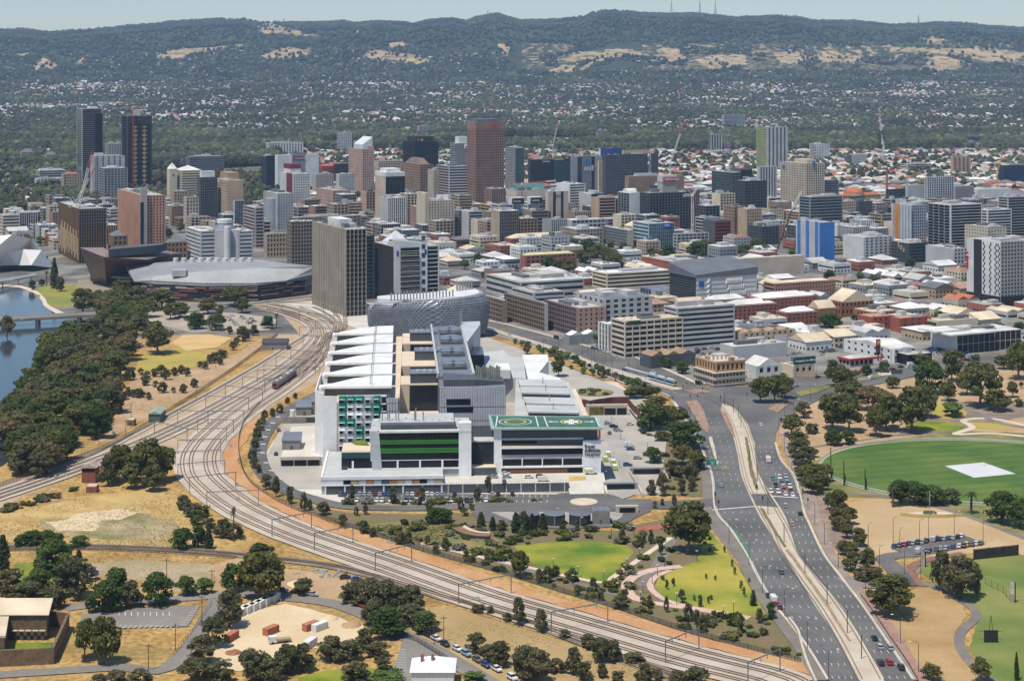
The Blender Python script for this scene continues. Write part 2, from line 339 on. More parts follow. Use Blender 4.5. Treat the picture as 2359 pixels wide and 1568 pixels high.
# parkland and suburb fields
OPEN = [[(1090,325),(1180,318),(1300,318),(1440,318),(1480,325),(1320,333),(1250,330),(1100,332)], [(715,335),(760,326),(900,330),(905,337),(760,342)], [(1000,340),(1015,328),(1090,328),(1090,338)]]
for P in OPEN: zone('parkland_grass', P, M('parkland_dry_grass', (.33, .27, .13), .95, .25, .01, col2=(.26, .25, .09)), 1.2, sm=True, **S_)
T = []; HS = []; r5 = random.Random(5)
def clear(px, py): return not any(inpoly(px, py, P) for P in OPEN) and not (2012 < px < 2046 and 250 < py < 374 and abs(px - (2026 + (py - 262) * .09)) < 5 + (py-250)*.06)
Y = 2850.
while Y < 7750:
    dY = 13 + (Y - 2850) * .0016; X = -.335 * Y - 50
    while X < .335 * Y + 50:
        X += dY * r5.uniform(.6, 1.4); yy = Y + dY * r5.uniform(-.5, .5); z = TZ(yy); px, py = PX((X, yy, z))
        if not clear(px, py): continue
        k = noise.noise(Vector((X / 420, yy / 420, 3))); left = px < 640
        city = yy < 3750 and not left
        if left and yy < 2950 + max(0, px - 100) * .6: continue
        belt = 3750 < yy < 4500 or (left and yy < 4300 and px > 130)
        if city:
            if r5.random() < .25: T.append((X, yy, z, r5.uniform(6, 11), r5.uniform(0, 6)))
            elif r5.random() < .5: HS.append((X, yy, z, r5.uniform(9, 22), R(26) + (R(90) if r5.random() < .5 else 0)))
            continue
        dens = .93 if belt and k > -.35 else (.97 if belt else .46 + .40 * k)
        if r5.random() < dens: T.append((X, yy, z, r5.uniform(8, 15) * (1.25 if belt else 1) * (1 + .25 * k), r5.uniform(0, 6)))
        elif not belt and r5.random() < .72: HS.append((X, yy, z + 1, r5.uniform(11, 19) * (1.5 if r5.random() < .06 else 1), R(26) + r5.choice((0, R(90))) + r5.uniform(-.2, .2)))
    Y += dY * .8
HS.sort(key=lambda p: p[1] / p[3]); NEARH = HS[:300]
scatter('suburban_roofs', HS[300:], 'house', 'far mass of small house roofs among the suburb trees', 'houses')
scatter('suburban_tree_canopy', T, 'tree', 'unbroken mass of far tree crowns over the plain', 'trees')
T = []; HS = []
for i in range(60000):
    Y = r5.uniform(7650, 12500); X = r5.uniform(-.335, .335) * Y; px = CX + F * X / Y; t = (Y - Y0h) / (Y1h - Y0h); z = HZ(X, Y); py = PX((X, Y, z))[1]
    dry = any(inpoly(px, py, P) for P in DRY)
    if dry and r5.random() < .93: continue
    if 100 < py < 165 and px > 1150 and noise.noise(Vector((X / 160, Y / 300, 1))) > -.05: continue
    if t < .24 and r5.random() < .13 + .12 * noise.noise(Vector((X / 300, Y / 300, 9))): HS.append((X, Y, z, r5.uniform(11, 20), r5.uniform(0, 3)))
    else: T.append((X, Y, z - 2, r5.uniform(9, 17), r5.uniform(0, 6)))
scatter('hillside_forest', T, 'tree', 'dense grey green forest covering the hillsides', 'forest')
scatter('foothill_roofs', HS, 'house', 'scattered tiny house roofs along the foot of the hills', 'houses')
hr = M('pale_street', (.2, .195, .19), .8, .15, .1)
ribbon('far_avenue', [G(2026, 262) , G(2030, 285), G(2031, 320), G(2034, 350), G(2036, 376)], 22, hr, 1.2, **S_)
# ================================================================ near ground: earth, lawns, paths (rows of the picture -> ground)
earth = M('bare_earth', (.33, .215, .115), .95, .2, .06, col2=(.40, .28, .165), fine=1.2)
orange = M('orange_dirt', (.40, .19, .078), .95, .2, .05, col2=(.44, .27, .135), fine=1)
sand = M('pale_sand', (.50, .38, .225), .95, .12, .05, col2=(.56, .45, .29))
straw = M('dry_straw_grass', (.35, .225, .072), .95, .28, .08, col2=(.45, .32, .13), fine=1.6)
yellowgrass = M('yellowed_lawn', (.37, .27, .062), .95, .2, .04, col2=(.28, .24, .055))
lawn = M('watered_lawn', (.07, .14, .010), .95, .2, .05, col2=(.25, .24, .026), fine=1.5)
ovalgrass = M('oval_turf', (.045, .10, .016), .95, .14, .035, col2=(.095, .14, .024), fine=.6)
def mown(m, sc, lo, hi, rot):
    n = m.node_tree.nodes; l = m.node_tree.links; b = n['Principled BSDF']; src = b.inputs['Base Color'].links[0].from_socket; g = n.new('ShaderNodeNewGeometry'); mp = n.new('ShaderNodeMapping'); mp.inputs['Rotation'].default_value = (0, 0, rot); l.new(g.outputs['Position'], mp.inputs[0]); w = n.new('ShaderNodeTexWave'); w.inputs['Scale'].default_value = sc; w.inputs['Distortion'].default_value = 2.5; w.inputs['Detail'].default_value = 3; w.inputs['Detail Scale'].default_value = .6; l.new(mp.outputs[0], w.inputs[0]); r = n.new('ShaderNodeMapRange'); r.inputs[3].default_value = lo; r.inputs[4].default_value = hi; l.new(w.outputs['Fac'], r.inputs[0]); x = n.new('ShaderNodeMix'); x.data_type = 'RGBA'; x.blend_type = 'MULTIPLY'; x.inputs[0].default_value = 1; l.new(src, x.inputs[6]); l.new(r.outputs[0], x.inputs[7]); l.new(x.outputs[2], b.inputs['Base Color'])
mown(ovalgrass, .03, .9, 1.1, 1.3)
roughgrass = M('rough_grass', (.10, .12, .03), .95, .25, .06, col2=(.25, .20, .085))
mulch = M('garden_mulch', (.17, .115, .07), .95, .25, .12, col2=(.125, .125, .045), fine=1.2)
weeds = M('weedy_ground', (.16, .155, .06), .95, .3, .07, col2=(.38, .29, .17), fine=1.2)
concrete = M('concrete', (.44, .41, .36), .85, .10, .05, col2=(.52, .49, .44), fine=.5)
cream = M('cream_paving', (.52, .43, .33), .85, .08, .1)
pink = M('pink_gravel_path', (.50, .345, .28), .9, .08, .2)
redpave = M('red_paving', (.32, .10, .065), .9, .15, .2)
asphalt = M('asphalt', (.085, .082, .079), .85, .16, .03, col2=(.135, .13, .123), fine=.8)
asphalt2 = M('worn_asphalt', (.17, .155, .135), .9, .12, .03, col2=(.22, .20, .175), fine=.8)
greypath = M('grey_path', (.17, .15, .13), .9, .12, .1)
ballast = M('rail_ballast', (.37, .305, .24), .95, .2, .05, col2=(.45, .385, .31), fine=3, bump=.3)
white = M('white_road_paint', (.68, .67, .63), .7, .12, .8)
kerbm = M('kerb_concrete', (.46, .40, .32), .85, .12, .1)
rustm = M('rail_steel_rust', (.085, .055, .038), .6, .25, .3)
Z = lambda k: .03 * k
zone('sandy_corridor', [(360,1020),(430,985),(520,925),(600,865),(640,820),(620,795),(640,770),(690,770),(640,712),(600,700),(730,690),(850,735),(880,770),(760,860),(735,880),(640,925),(580,975),(555,1010),(548,1070),(600,1135),(520,1150),(415,1090),(400,1040),(385,1045)], M('sandy_rail_margin', (.39, .30, .20), .95, .15, .05, col2=(.33, .24, .15)), Z(1), .8, **S_)
zone('rail_margin', [(0,1112),(120,1075),(250,1025),(345,975),(440,930),(520,885),(610,830),(650,800),(655,830),(560,915),(470,975),(330,1040),(200,1085),(60,1140),(0,1170)], MATS['sandy_rail_margin'], Z(1) + .01, .6, **S_)
zone('worn_grass_field', [(0,1180),(100,1165),(200,1140),(330,1130),(400,1140),(455,1190),(480,1235),(540,1262),(440,1262),(300,1255),(130,1252),(0,1248)], straw, Z(1), 1.5, **S_)
zone('weed_patch', [(90,1200),(180,1190),(300,1178),(390,1195),(420,1225),(340,1245),(200,1240),(110,1225)], weeds, Z(2), 3., **S_)
zone('pale_earth_patch', [(110,1205),(200,1180),(260,1172),(320,1180),(280,1195),(230,1200),(215,1222),(140,1222)], sand, Z(3), 2.5, **S_)
zone('pale_earth_lot', [(190,1300),(300,1290),(430,1295),(490,1300),(490,1350),(400,1365),(330,1335),(230,1330)], M('dusty_lot', (.36, .28, .18), .95, .15, .08, col2=(.27, .225, .12)), Z(2), 1.5, **S_)
zone('garden_lawn', [(30,1300),(85,1292),(150,1340),(170,1370),(120,1380),(40,1340)], lawn, Z(2), 1.2, **S_)
zone('dirt_road', [(490,1300),(560,1282),(575,1292),(530,1320),(520,1380),(490,1385),(497,1340)], earth, Z(3), .5, **S_)
zone('rubble_lot', [(640,1310),(780,1320),(830,1335),(840,1370),(790,1390),(640,1370)], earth, Z(2), 1.2, **S_)
zone('sand_yard', [(570,1408),(660,1390),(760,1415),(838,1440),(850,1475),(790,1485),(700,1496),(640,1515),(590,1545),(500,1545),(488,1490),(520,1450)], sand, Z(3), 1., **S_)
zone('paddock', [(960,1395),(1060,1405),(1200,1445),(1400,1510),(1560,1568),(1170,1600),(1050,1520),(900,1440)], M('mown_paddock', (.30, .205, .085), .95, .15, .04, col2=(.36, .255, .125)), Z(1), 1., **S_)
zone('back_lawn', [(690,1560),(740,1545),(830,1535),(905,1545),(915,1600),(680,1600)], lawn, Z(3), .6, **S_)
zone('yellow_lawn', [(310,848),(330,815),(420,800),(470,815),(520,810),(480,835),(430,850),(330,862)], yellowgrass, Z(3), 1.2, **S_)
zone('orange_earth_patch', [(395,790),(420,772),(480,770),(535,778),(500,800),(430,808)], M('ochre_earth', (.47, .30, .11), .95, .12, .05, col2=(.50, .36, .17)), Z(4), 1., **S_)
zone('riverside_earth', [(250,985),(300,880),(330,855),(430,850),(520,830),(600,780),(600,800),(480,890),(370,945),(260,1005),(215,1030)], earth, Z(2), 1.2, **S_)
zone('pale_car_park', [(330,720),(420,715),(560,722),(640,735),(620,760),(540,765),(440,765),(350,745)], M('dusty_pavement', (.33, .28, .22), .9, .12, .05), Z(3), .5, **S_)
zone('river_lawn', [(85,690),(75,668),(110,655),(180,655),(215,665),(205,690),(175,705),(130,708),(105,700)], M('river_lawn_grass', (.14, .17, .03), .95, .2, .03, col2=(.24, .22, .05)), Z(4), .5, **S_)
water = M('river_water', (.032, .042, .052), .1, .15, .02, fine=.1, spec=.5)
wn2 = water.node_tree.nodes; wb = wn2['Principled BSDF']; tn2 = wn2.new('ShaderNodeTexNoise'); tn2.inputs['Scale'].default_value = .35; tn2.inputs['Detail'].default_value = 3
bp2 = wn2.new('ShaderNodeBump'); bp2.inputs['Strength'].default_value = .12; water.node_tree.links.new(tn2.outputs[0], bp2.inputs['Height']); water.node_tree.links.new(bp2.outputs[0], wb.inputs['Normal'])
zone('river', [(-250,652),(0,655),(40,660),(75,672),(97,690),(103,703),(120,716),(140,728),(190,745),(180,770),(130,790),(100,830),(92,870),(50,910),(25,960),(14,1010),(18,1045),(-10,1080),(-250,1150)], water, Z(5), sm=True, **S_)
zone('river_walk', [(0,657),(38,657),(80,668),(104,688),(112,702),(150,722),(162,728),(140,728),(120,717),(101,704),(95,691),(74,674),(40,662),(0,661)], cream, Z(6), sm=True, **S_)
# hospital grounds
zone('hospital_garden', [(640,1146),(720,1166),(800,1180),(950,1184),(1100,1180),(1120,1200),(1180,1216),(1420,1222),(1480,1205),(1560,1190),(1620,1200),(1640,1235),(1700,1300),(1770,1400),(1850,1490),(1850,1525),(1681,1484),(1536,1442),(1403,1396),(1318,1372),(1180,1330),(1060,1294),(954,1263),(851,1227),(769,1200)], mulch, Z(2), .5, **S_)
zone('wetland_reeds', [(830,1210),(930,1200),(1010,1205),(1060,1225),(1140,1240),(1180,1255),(1170,1280),(1100,1285),(1000,1262),(900,1240)], M('reed_bed', (.13, .15, .045), .95, .3, .1, col2=(.24, .17, .07), fine=1.5), Z(3), 1., **S_)
zone('hospital_lawn', [(1185,1257),(1250,1250),(1333,1247),(1424,1251),(1460,1270),(1442,1291),(1409,1330),(1391,1341),(1333,1330),(1258,1312),(1212,1288)], lawn, Z(4), .6, sm=True, **S_)
zone('triangle_lawn', [(1626,1213),(1648,1239),(1678,1276),(1705,1312),(1726,1351),(1744,1381),(1764,1410),(1756,1422),(1711,1419),(1635,1406),(1560,1390),(1521,1372),(1509,1351),(1515,1333),(1560,1309),(1605,1291),(1617,1263),(1614,1230)], M('drying_lawn', (.10, .16, .012), .95, .2, .03, col2=(.33, .275, .045), fine=1.5), Z(4), .6, **S_)
PL = lambda pts, st=4.: crom([G(*p) for p in pts], st)
ribbon('grey_footpath', PL([(1000,1255),(1152,1297),(1303,1336),(1409,1366),(1480,1385)]), 3.2, greypath, Z(5), **S_)
ribbon('grey_footpath', PL([(1548,1240),(1530,1275),(1510,1310),(1478,1350)]), 5, greypath, Z(5), **S_)
ribbon('cream_footpath', PL([(969,1251),(1060,1272),(1152,1293),(1212,1306),(1333,1333),(1398,1343),(1409,1332),(1470,1290),(1545,1238)]), 2.6, cream, Z(6), **S_)
ribbon('pink_footpath', PL([(1570,1305),(1520,1310),(1484,1318),(1450,1336),(1445,1360),(1469,1381),(1530,1393),(1605,1403),(1726,1424)]), 4.2, pink, Z(7), **S_)
ribbon('pink_footpath', PL([(1545,1314),(1515,1326),(1500,1340),(1500,1357),(1530,1381),(1580,1396)]), 2.6, pink, Z(8), **S_)
zone('red_plaza', [(1455,1222),(1490,1210),(1540,1208),(1545,1215),(1490,1222)], redpave, Z(5), **S_)
zone('road_verge', [(1630,1205),(1655,1195),(1690,1240),(1730,1290),(1790,1385),(1830,1440),(1875,1505),(1912,1568),(1895,1568),(1850,1495),(1790,1420),(1745,1360),(1705,1300),(1660,1245)], greypath, Z(5), **S_)
zone('hospital_apron', [(600,1085),(615,1040),(650,985),(735,960),(745,1040),(1000,1060),(1400,1060),(1400,960),(1450,955),(1480,1000),(1520,1050),(1505,1075),(1515,1110),(1510,1140),(1300,1140),(1250,1160),(780,1160),(700,1145),(640,1125)], concrete, Z(3), **S_)
# city edge paving east of the hospital, and the park with the oval
zone('station_forecourt', [(640,700),(800,690),(1130,740),(1200,770),(1130,770),(860,770),(750,730)], concrete, Z(1), **S_)
zone('north_terrace_gardens', [(1090,770),(1180,800),(1300,840),(1420,885),(1500,910),(1560,960),(1610,1040),(1630,1100),(1630,1145),(1520,1140),(1510,1080),(1470,990),(1380,930),(1260,900),(1110,830)], mulch, Z(4), .5, **S_)
zone('garden_lawn_strip', [(1260,850),(1300,855),(1360,870),(1370,885),(1290,880)], lawn, Z(5), .6, **S_)
zone('entry_paving', [(1300,895),(1330,875),(1420,880),(1440,895),(1450,915),(1420,930),(1340,925)], cream, Z(5), **S_)
zone('park_earth', [(1790,1000),(1800,960),(1860,920),(1960,885),(2100,860),(2359,835),(2680,850),(2680,1010),(2100,1010),(1960,1040),(1900,1075),(1850,1060)], earth, Z(1), 1., **S_)
zone('park_mulch', [(2090,985),(2140,930),(2200,925),(2359,930),(2359,960),(2200,995),(2060,1005)], M('park_mulch', (.20, .15, .11), .95, .2, .08), Z(2), 1., **S_)
zone('park_green', [(2085,980),(2130,970),(2190,972),(2225,983),(2200,992),(2110,992)], lawn, Z(3), .6, sm=True, **S_)
zone('park_yellow_green', [(2150,930),(2190,925),(2225,945),(2220,960),(2180,965),(2150,958)], yellowgrass, Z(3), .6, sm=True, **S_)
zone('park_yellow_green', [(2230,972),(2300,975),(2340,990),(2250,988)], yellowgrass, Z(3), .4, **S_)
ribbon('park_path', PL([(2359,1005),(2280,998),(2200,1000),(2240,985),(2220,968),(2290,965),(2400,990)]), 4, cream, Z(4), **S_)
ribbon('park_path', PL([(2170,905),(2210,935),(2260,955),(2330,980),(2600,1010)]), 4, greypath, Z(5), **S_)
ribbon('park_path', PL([(1870,1030),(1960,1018),(2080,1000),(2200,993)]), 2.5, greypath, Z(5), **S_)
zone('oval_surround', [(1870,1065),(1910,1045),(2000,1020),(2200,992),(2359,997),(2680,1010),(2680,1330),(2359,1250),(2240,1190),(2130,1160),(1990,1145),(1900,1145),(1870,1100)], roughgrass, Z(2), 1.2, **S_)
OC = Vector((231, 825, 0)); el = lambda rx, ry, k: [OC + Vector((rx * math.cos(2*math.pi*i/k), ry * math.sin(2*math.pi*i/k), 0)) for i in range(k)]
zone('oval_boundary_track', el(78.5, 69, 96), M('boundary_paving', (.36, .34, .29), .85, .1, .2), Z(4), px=False, **S_)
zone('cricket_oval', el(77, 67.6, 96), ovalgrass, Z(5), px=False, **S_)
zone('vacant_lot', [(1935,1165),(2000,1148),(2130,1152),(2230,1190),(2359,1240),(2600,1262),(2600,1300),(2240,1275),(2020,1290),(1960,1210)], M('vacant_lot_earth', (.37, .255, .13), .95, .15, .04, col2=(.43, .31, .18)), Z(3), 1., **S_)
zone('tree_bed', [(1855,1150),(1895,1140),(1950,1180),(2000,1270),(2030,1320),(2010,1350),(1960,1310),(1900,1230)], M('bark_bed', (.23, .165, .12), .95, .2, .1), Z(4), .6, **S_)
ribbon('park_path', PL([(1890,1143),(1990,1140),(2060,1147),(2200,1180),(2359,1240),(2450,1280)]), 3, greypath, Z(6), **S_)
zone('practice_field', [(2118,1300),(2200,1290),(2300,1278),(2600,1278),(2600,1700),(2300,1600),(2260,1540),(2235,1490),(2255,1420),(2225,1375),(2160,1345),(2125,1320)], M('practice_turf', (.10, .145, .028), .95, .2, .03, col2=(.19, .20, .055)), Z(3), .6, **S_)
zone('dry_mound', [(2020,1380),(2090,1360),(2150,1352),(2220,1395),(2225,1420),(2200,1460),(2240,1530),(2320,1600),(2140,1600),(2090,1500),(2050,1440)], M('mound_grass', (.30, .19, .075), .95, .2, .06, col2=(.37, .25, .12)), Z(4), .8, **S_)
ribbon('grey_footpath', PL([(2115,1310),(2095,1340),(2150,1350),(2205,1378),(2250,1415),(2210,1465),(2230,1520),(2300,1580)]), 3.6, greypath, Z(7), **S_)
ribbon('red_footpath', PL([(2220,1275),(2130,1292),(2098,1312),(2112,1345)]), 4.2, M('red_brown_path', (.20, .10, .075), .9, .12, .2), Z(8), **S_)
# ================================================================ roads
zone('road', [(1925,1600),(1907,1568),(1870,1502),(1825,1445),(1785,1396),(1745,1330),(1719,1276),(1685,1225),(1655,1190),(1640,1172),(1640,1140),(1640,1100),(1626,1060),(1608,1025),(1588,985),(1566,948),(1543,915),(1520,905),(1440,885),(1340,842),(1240,803),(1150,775),(1090,757),(1100,735),(1179,752),(1290,782),(1400,812),(1474,829),(1554,862),(1604,886),(1640,893),(1720,890),(1790,878),(1850,868),(1900,866),(1960,860),(2030,845),(2100,836),(2200,828),(2359,812),(2680,786),(2680,812),(2359,838),(2200,852),(2110,868),(2000,890),(1930,905),(1880,925),(1835,950),(1800,975),(1786,1000),(1790,1040),(1808,1075),(1831,1100),(1852,1176),(1875,1230),(1898,1276),(1940,1335),(1988,1396),(2040,1470),(2106,1568),(2125,1600)], asphalt, Z(12), **S_)
brick = M('brick_planter_paving', (.27, .18, .125), .9, .2, .4)
TL = [(2010,1610),(1979,1568),(1930,1470),(1879,1396),(1840,1330),(1805,1276),(1770,1220),(1742,1167)]; TRr = [(1798,1172),(1812,1205),(1836,1276),(1875,1325),(1935,1396),(1985,1480),(2035,1568),(2060,1610)]
TL2 = [(1728,1140),(1720,1120),(1711,1100),(1700,1040),(1690,1000),(1670,965),(1660,945),(1664,932)]; TR2 = [(1690,940),(1707,957),(1724,982),(1737,1020),(1739,1060),(1749,1100),(1768,1140)]
zone('tram_median', TL + TRr, M('tram_median_concrete', (.40, .335, .255), .9, .12, .08, col2=(.46, .40, .315)), Z(16) + .12, thick=.3, **S_)
zone('tram_median', TL2 + TR2, MATS['tram_median_concrete'], Z(16) + .12, thick=.3, **S_)
NT = PL([(1060,742),(1120,757),(1179,775),(1279,806),(1379,845),(1479,876),(1565,899)])
ribbon('tram_median', NT, 9.5, MATS['tram_median_concrete'], Z(16) + .12, thick=.3, **S_)
tl = lambda a, b: a
for nm, off in (('', 0.3), ('', .62)):
    pass
def mid(A, B, f): return PL([(a[0] + (b[0] - a[0]) * f, a[1] + (b[1] - a[1]) * f) for a, b in zip(A, B)])
LCL = [(1907,1568),(1865,1500),(1825,1445),(1785,1396),(1745,1330),(1719,1276),(1682,1220),(1648,1176),(1640,1100),(1620,1045),(1597,1000),(1577,965)]
LCR = [(1979,1568),(1945,1500),(1913,1445),(1879,1396),(1840,1330),(1805,1276),(1770,1220),(1744,1176),(1711,1100),(1700,1045),(1688,1000),(1670,965)]
RCL = [(2035,1568),(1985,1480),(1935,1396),(1876,1330),(1836,1276),(1814,1210),(1798,1176),(1749,1100),(1739,1060),(1737,1020)]
RCR = [(2106,1568),(2046,1480),(1988,1396),(1938,1330),(1898,1276),(1866,1210),(1852,1176),(1831,1100),(1800,1060),(1787,1020)]
def dashes(name, line, z, L=2.6, gap=9.4, w=.14, full=False):
    b = MB()
    for p, t in along(line, L + gap if not full else 4., 1.):
        nrm = Vector((t.y, -t.x, 0)) * w / 2; q = p + t * (L if not full else 4.02); zz = Vector((0, 0, z))
        if 1137 < PX(p)[1] < 1172: continue
        b.add([p - nrm + zz, p + nrm + zz, q + nrm + zz, q - nrm + zz], [(0, 1, 2, 3)])
    return b.build(name, white, **S_)
for k in range(1, 5): dashes('lane_marking', mid(LCL, LCR, k / 5), Z(15) + k*.001)
for k in range(1, 4): dashes('lane_marking', mid(RCL, RCR, k / 4), Z(15) + k*.001)
dashes('edge_marking', mid(LCL, LCR, .045), Z(15) + .006, full=True, w=.18); dashes('edge_marking', mid(RCL, RCR, .955), Z(15) + .007, full=True, w=.18)
for A in (LCL, LCR, RCL, RCR): ribbon('kerb', mid(A, A, 0), .75, kerbm, Z(15) + .1, thick=.2, **S_)
WTL = PL([(1960,882),(2060,862),(2160,848),(2300,832),(2420,822)])
dashes('lane_marking', WTL, Z(15) + .011); dashes('lane_marking', offs(WTL, 3.6), Z(15) + .012); dashes('lane_marking', offs(WTL, -3.6), Z(15) + .013)
NTa = offs(NT, 9.5); NTb = offs(NT, -9.5)
dashes('lane_marking', NTa, Z(15) + .014); dashes('lane_marking', NTb, Z(15) + .015)
ribbon('kerb', PL([(1100,735),(1179,752),(1290,782),(1400,812),(1474,829),(1554,862),(1604,886)]), 2.4, kerbm, Z(15) + .1, w2=.3, thick=.2, **S_)
ribbon('kerb', PL([(1543,915),(1520,905),(1440,885),(1340,842),(1240,803),(1150,775),(1090,757)]), 1.2, kerbm, Z(15) + .1, thick=.2, **S_)
CURV = PL([(1950,898),(1900,915),(1850,940),(1812,965),(1795,995),(1800,1040),(1818,1080)])
dashes('lane_marking', offs(CURV, -3), Z(15) + .016); dashes('lane_marking', offs(CURV, -6.5), Z(15) + .017)
for nm, pts, mt_ in (('planter_island', [(1580,926),(1606,924),(1622,950),(1635,990),(1629,1000),(1614,985),(1594,950)], brick), ('planter_island', [(1660,950),(1672,952),(1688,985),(1693,1010),(1687,1005),(1676,985)], brick),
    ('traffic_island', [(1768,944),(1800,923),(1822,929),(1792,952)], brick), ('traffic_island', [(1830,905),(1880,893),(1940,884),(1880,907),(1845,915)], roughgrass),
    ('traffic_island', [(1545,922),(1556,928),(1572,950),(1577,962),(1560,945)], kerbm), ('traffic_island', [(1632,1010),(1640,1008),(1648,1040),(1655,1080),(1644,1050)], kerbm), ('traffic_island', [(1575,900),(1612,898),(1640,906),(1600,908)], brick),
    ('road_median', [(1970,875),(2060,857),(2062,862),(1985,880)], roughgrass), ('road_median', [(2020,862),(2065,857),(2080,862),(2030,868)], kerbm)):
    zone(nm, pts, mt_, Z(18) + .15, thick=.3, **S_)
zone('median_planting', [(1750,1175),(1758,1175),(1800,1245),(1812,1262),(1806,1264),(1790,1240)], mulch, Z(22) + .15, .3, **S_)
zone('median_planting', [(1716,1010),(1722,1010),(1735,1085),(1748,1130),(1740,1130),(1727,1090)], mulch, Z(22) + .15, .3, **S_)
zone('median_planting', [(1810,1270),(1816,1268),(1905,1390),(1960,1480),(1955,1480),(1898,1392)], M('median_dirt', (.27, .19, .11), .95, .2, .2), Z(22) + .15, .2, **S_)
zone('cycle_lane', [(1690,1222),(1695,1220),(1725,1265),(1735,1292),(1730,1295),(1715,1268)], M('green_lane_paint', (.075, .155, .115), .8, .2, .3), Z(15) + .02, **S_)
zone('stop_line', [(1641,1176),(1738,1168),(1738.5,1169.2),(1641,1177.4)], white, Z(15) + .03, **S_)
zone('stop_line', [(1775,1144),(1838,1148),(1838.4,1149.2),(1775,1145.3)], white, Z(15) + .031, **S_)
# hospital roads
HR = PL([(752,898),(700,925),(645,958),(608,1000),(594,1040),(606,1085),(650,1125),(720,1150),(800,1167),(950,1171),(1100,1166),(1230,1157),(1330,1158)])
ribbon('hospital_road', HR, 9, asphalt, Z(9), **S_); dashes('lane_marking', HR, Z(14) + .008)
HR2 = PL([(1345,1158),(1440,1160),(1540,1164),(1650,1158)])
ribbon('hospital_road', HR2, 14, asphalt, Z(9) + .004, **S_); dashes('lane_marking', offs(HR2, 3), Z(14) + .009); dashes('lane_marking', offs(HR2, -3), Z(14) + .010)
RC_ = G(1345, 1158); circ = lambda c, r, k=40: [c + Vector((r * math.cos(2*math.pi*i/k), r * math.sin(2*math.pi*i/k), 0)) for i in range(k)]
zone('roundabout', circ(RC_, 19), asphalt, Z(10), px=False, **S_); zone('roundabout_island', circ(RC_, 6.3), cream, Z(14) + .2, px=False, thick=.4, **S_)
ribbon('service_road', PL([(1100,1172),(1112,1192),(1180,1208),(1300,1214),(1400,1210),(1445,1195),(1450,1178)]), 6, asphalt, Z(9), **S_)
zone('tank_yard', [(1130,1180),(1440,1180),(1430,1198),(1300,1205),(1180,1200)], M('yard_concrete', (.30, .28, .25), .9, .12, .1), Z(8), **S_)
zone('car_park', [(785,1137),(1290,1140),(1295,1150),(800,1160)], asphalt, Z(10), **S_)
ribbon('ambulance_drive', PL([(1398,960),(1412,1000),(1428,1050),(1450,1100),(1445,1135),(1400,1150)]), 9, M('worn_concrete_road', (.30, .285, .26), .9, .1, .05), Z(8), **S_)
for k in range(10):
    x, y = [(640,962),(628,976),(617,992),(610,1008),(606,1025),(604,1045),(612,1068),(624,1086),(645,1105),(670,1122)][k]
    zone('chevron_marking', [(x-5,y-1.5),(x+6,y-.5),(x+6,y+.8),(x-5,y)], white, Z(14) + .012, **S_)
zone('forecourt', [(1090,1150),(1500,1150),(1500,1178),(1445,1200),(1300,1206),(1150,1200),(1105,1184)], asphalt, Z(6), **S_)
ribbon('footpath', offs(mid(LCL, LCL, 0), -2.6), 4.4, greypath, Z(8), **S_)
# streets at the foot of the picture
ST = PL([(150,1402),(196,1395),(300,1388),(393,1380),(470,1374),(559,1368),(651,1376),(757,1388),(833,1413),(908,1453),(999,1497),(1090,1550),(1170,1600)])
ribbon('street', ST, 7.5, asphalt2, Z(5), jit=.3, **S_)
ST2 = PL([(-20,1556),(100,1548),(272,1538),(360,1546),(400,1528),(430,1500),(462,1455),(490,1405),(500,1380)])
ribbon('street', ST2, 6.5, asphalt2, Z(6), jit=.4, **S_)
zone('lower_car_park', [(190,1416),(300,1403),(462,1394),(432,1444),(265,1448),(178,1442)], asphalt2, Z(7), .3, **S_)
b = MB()
def bay(x0, y0, x1, y1):
    p, q = G(x0, y0), G(x1, y1); t = (q - p).normalized(); nn = Vector((t.y, -t.x, 0)) * .09; u = Vector((0, 0, Z(14)))
    b.add([p - nn + u, p + nn + u, q + nn + u, q - nn + u], [(0, 1, 2, 3)])
for k in range(12): bay(270 + k*12, 1450, 279 + k*12, 1442)
for k in range(9): bay(274 + k*14.5, 1420, 274 + k*14.5, 1411)
for k in range(11): bay(415 + k*3.2, 1440 - k*4, 435 + k*3.2, 1439 - k*4)
for k in range(9): bay(905 + k*1.5, 1545 - k*6, 938 - k * .5, 1546 - k*6)
for k in range(34): bay(800 + k*14, 1146, 800.5 + k*14, 1141)
for k in range(33): bay(812 + k*14, 1158.5, 812.5 + k*14, 1153)
b.build('parking_bay_lines', white, **S_)
zone('small_car_park', [(930,1470),(960,1478),(1010,1520),(1040,1540),(1060,1600),(880,1600),(905,1545)], asphalt2, Z(8), **S_)
zone('oval_car_park', [(2052,1264),(2227,1236),(2270,1254),(2106,1284)], asphalt, Z(9), **S_)
ribbon('oval_car_park_road', PL([(2105,1276),(2040,1285),(2060,1310),(2090,1350)]), 8, asphalt, Z(9), **S_)
ribbon('slip_road', PL([(2085,1352),(2020,1350),(1970,1345),(1945,1330)]), 7, asphalt2, Z(10), **S_)
zone('kerbside_paving', [(1834,1100),(1856,1176),(1902,1276),(1945,1335),(1992,1396),(2044,1470),(2110,1568),(2135,1568),(2080,1470),(2015,1380),(1960,1330),(1925,1276),(1895,1210),(1880,1150),(1860,1090),(1830,1050),(1806,1000),(1796,1000),(1808,1050)], M('kerbside_paving', (.25, .20, .165), .9, .12, .1), Z(9), **S_)
ribbon('red_footpath', PL([(1995,1370),(2040,1435),(2085,1500),(2130,1575)]), 3., M('terracotta_path', (.29, .17, .13), .9, .12, .2), Z(12), **S_)
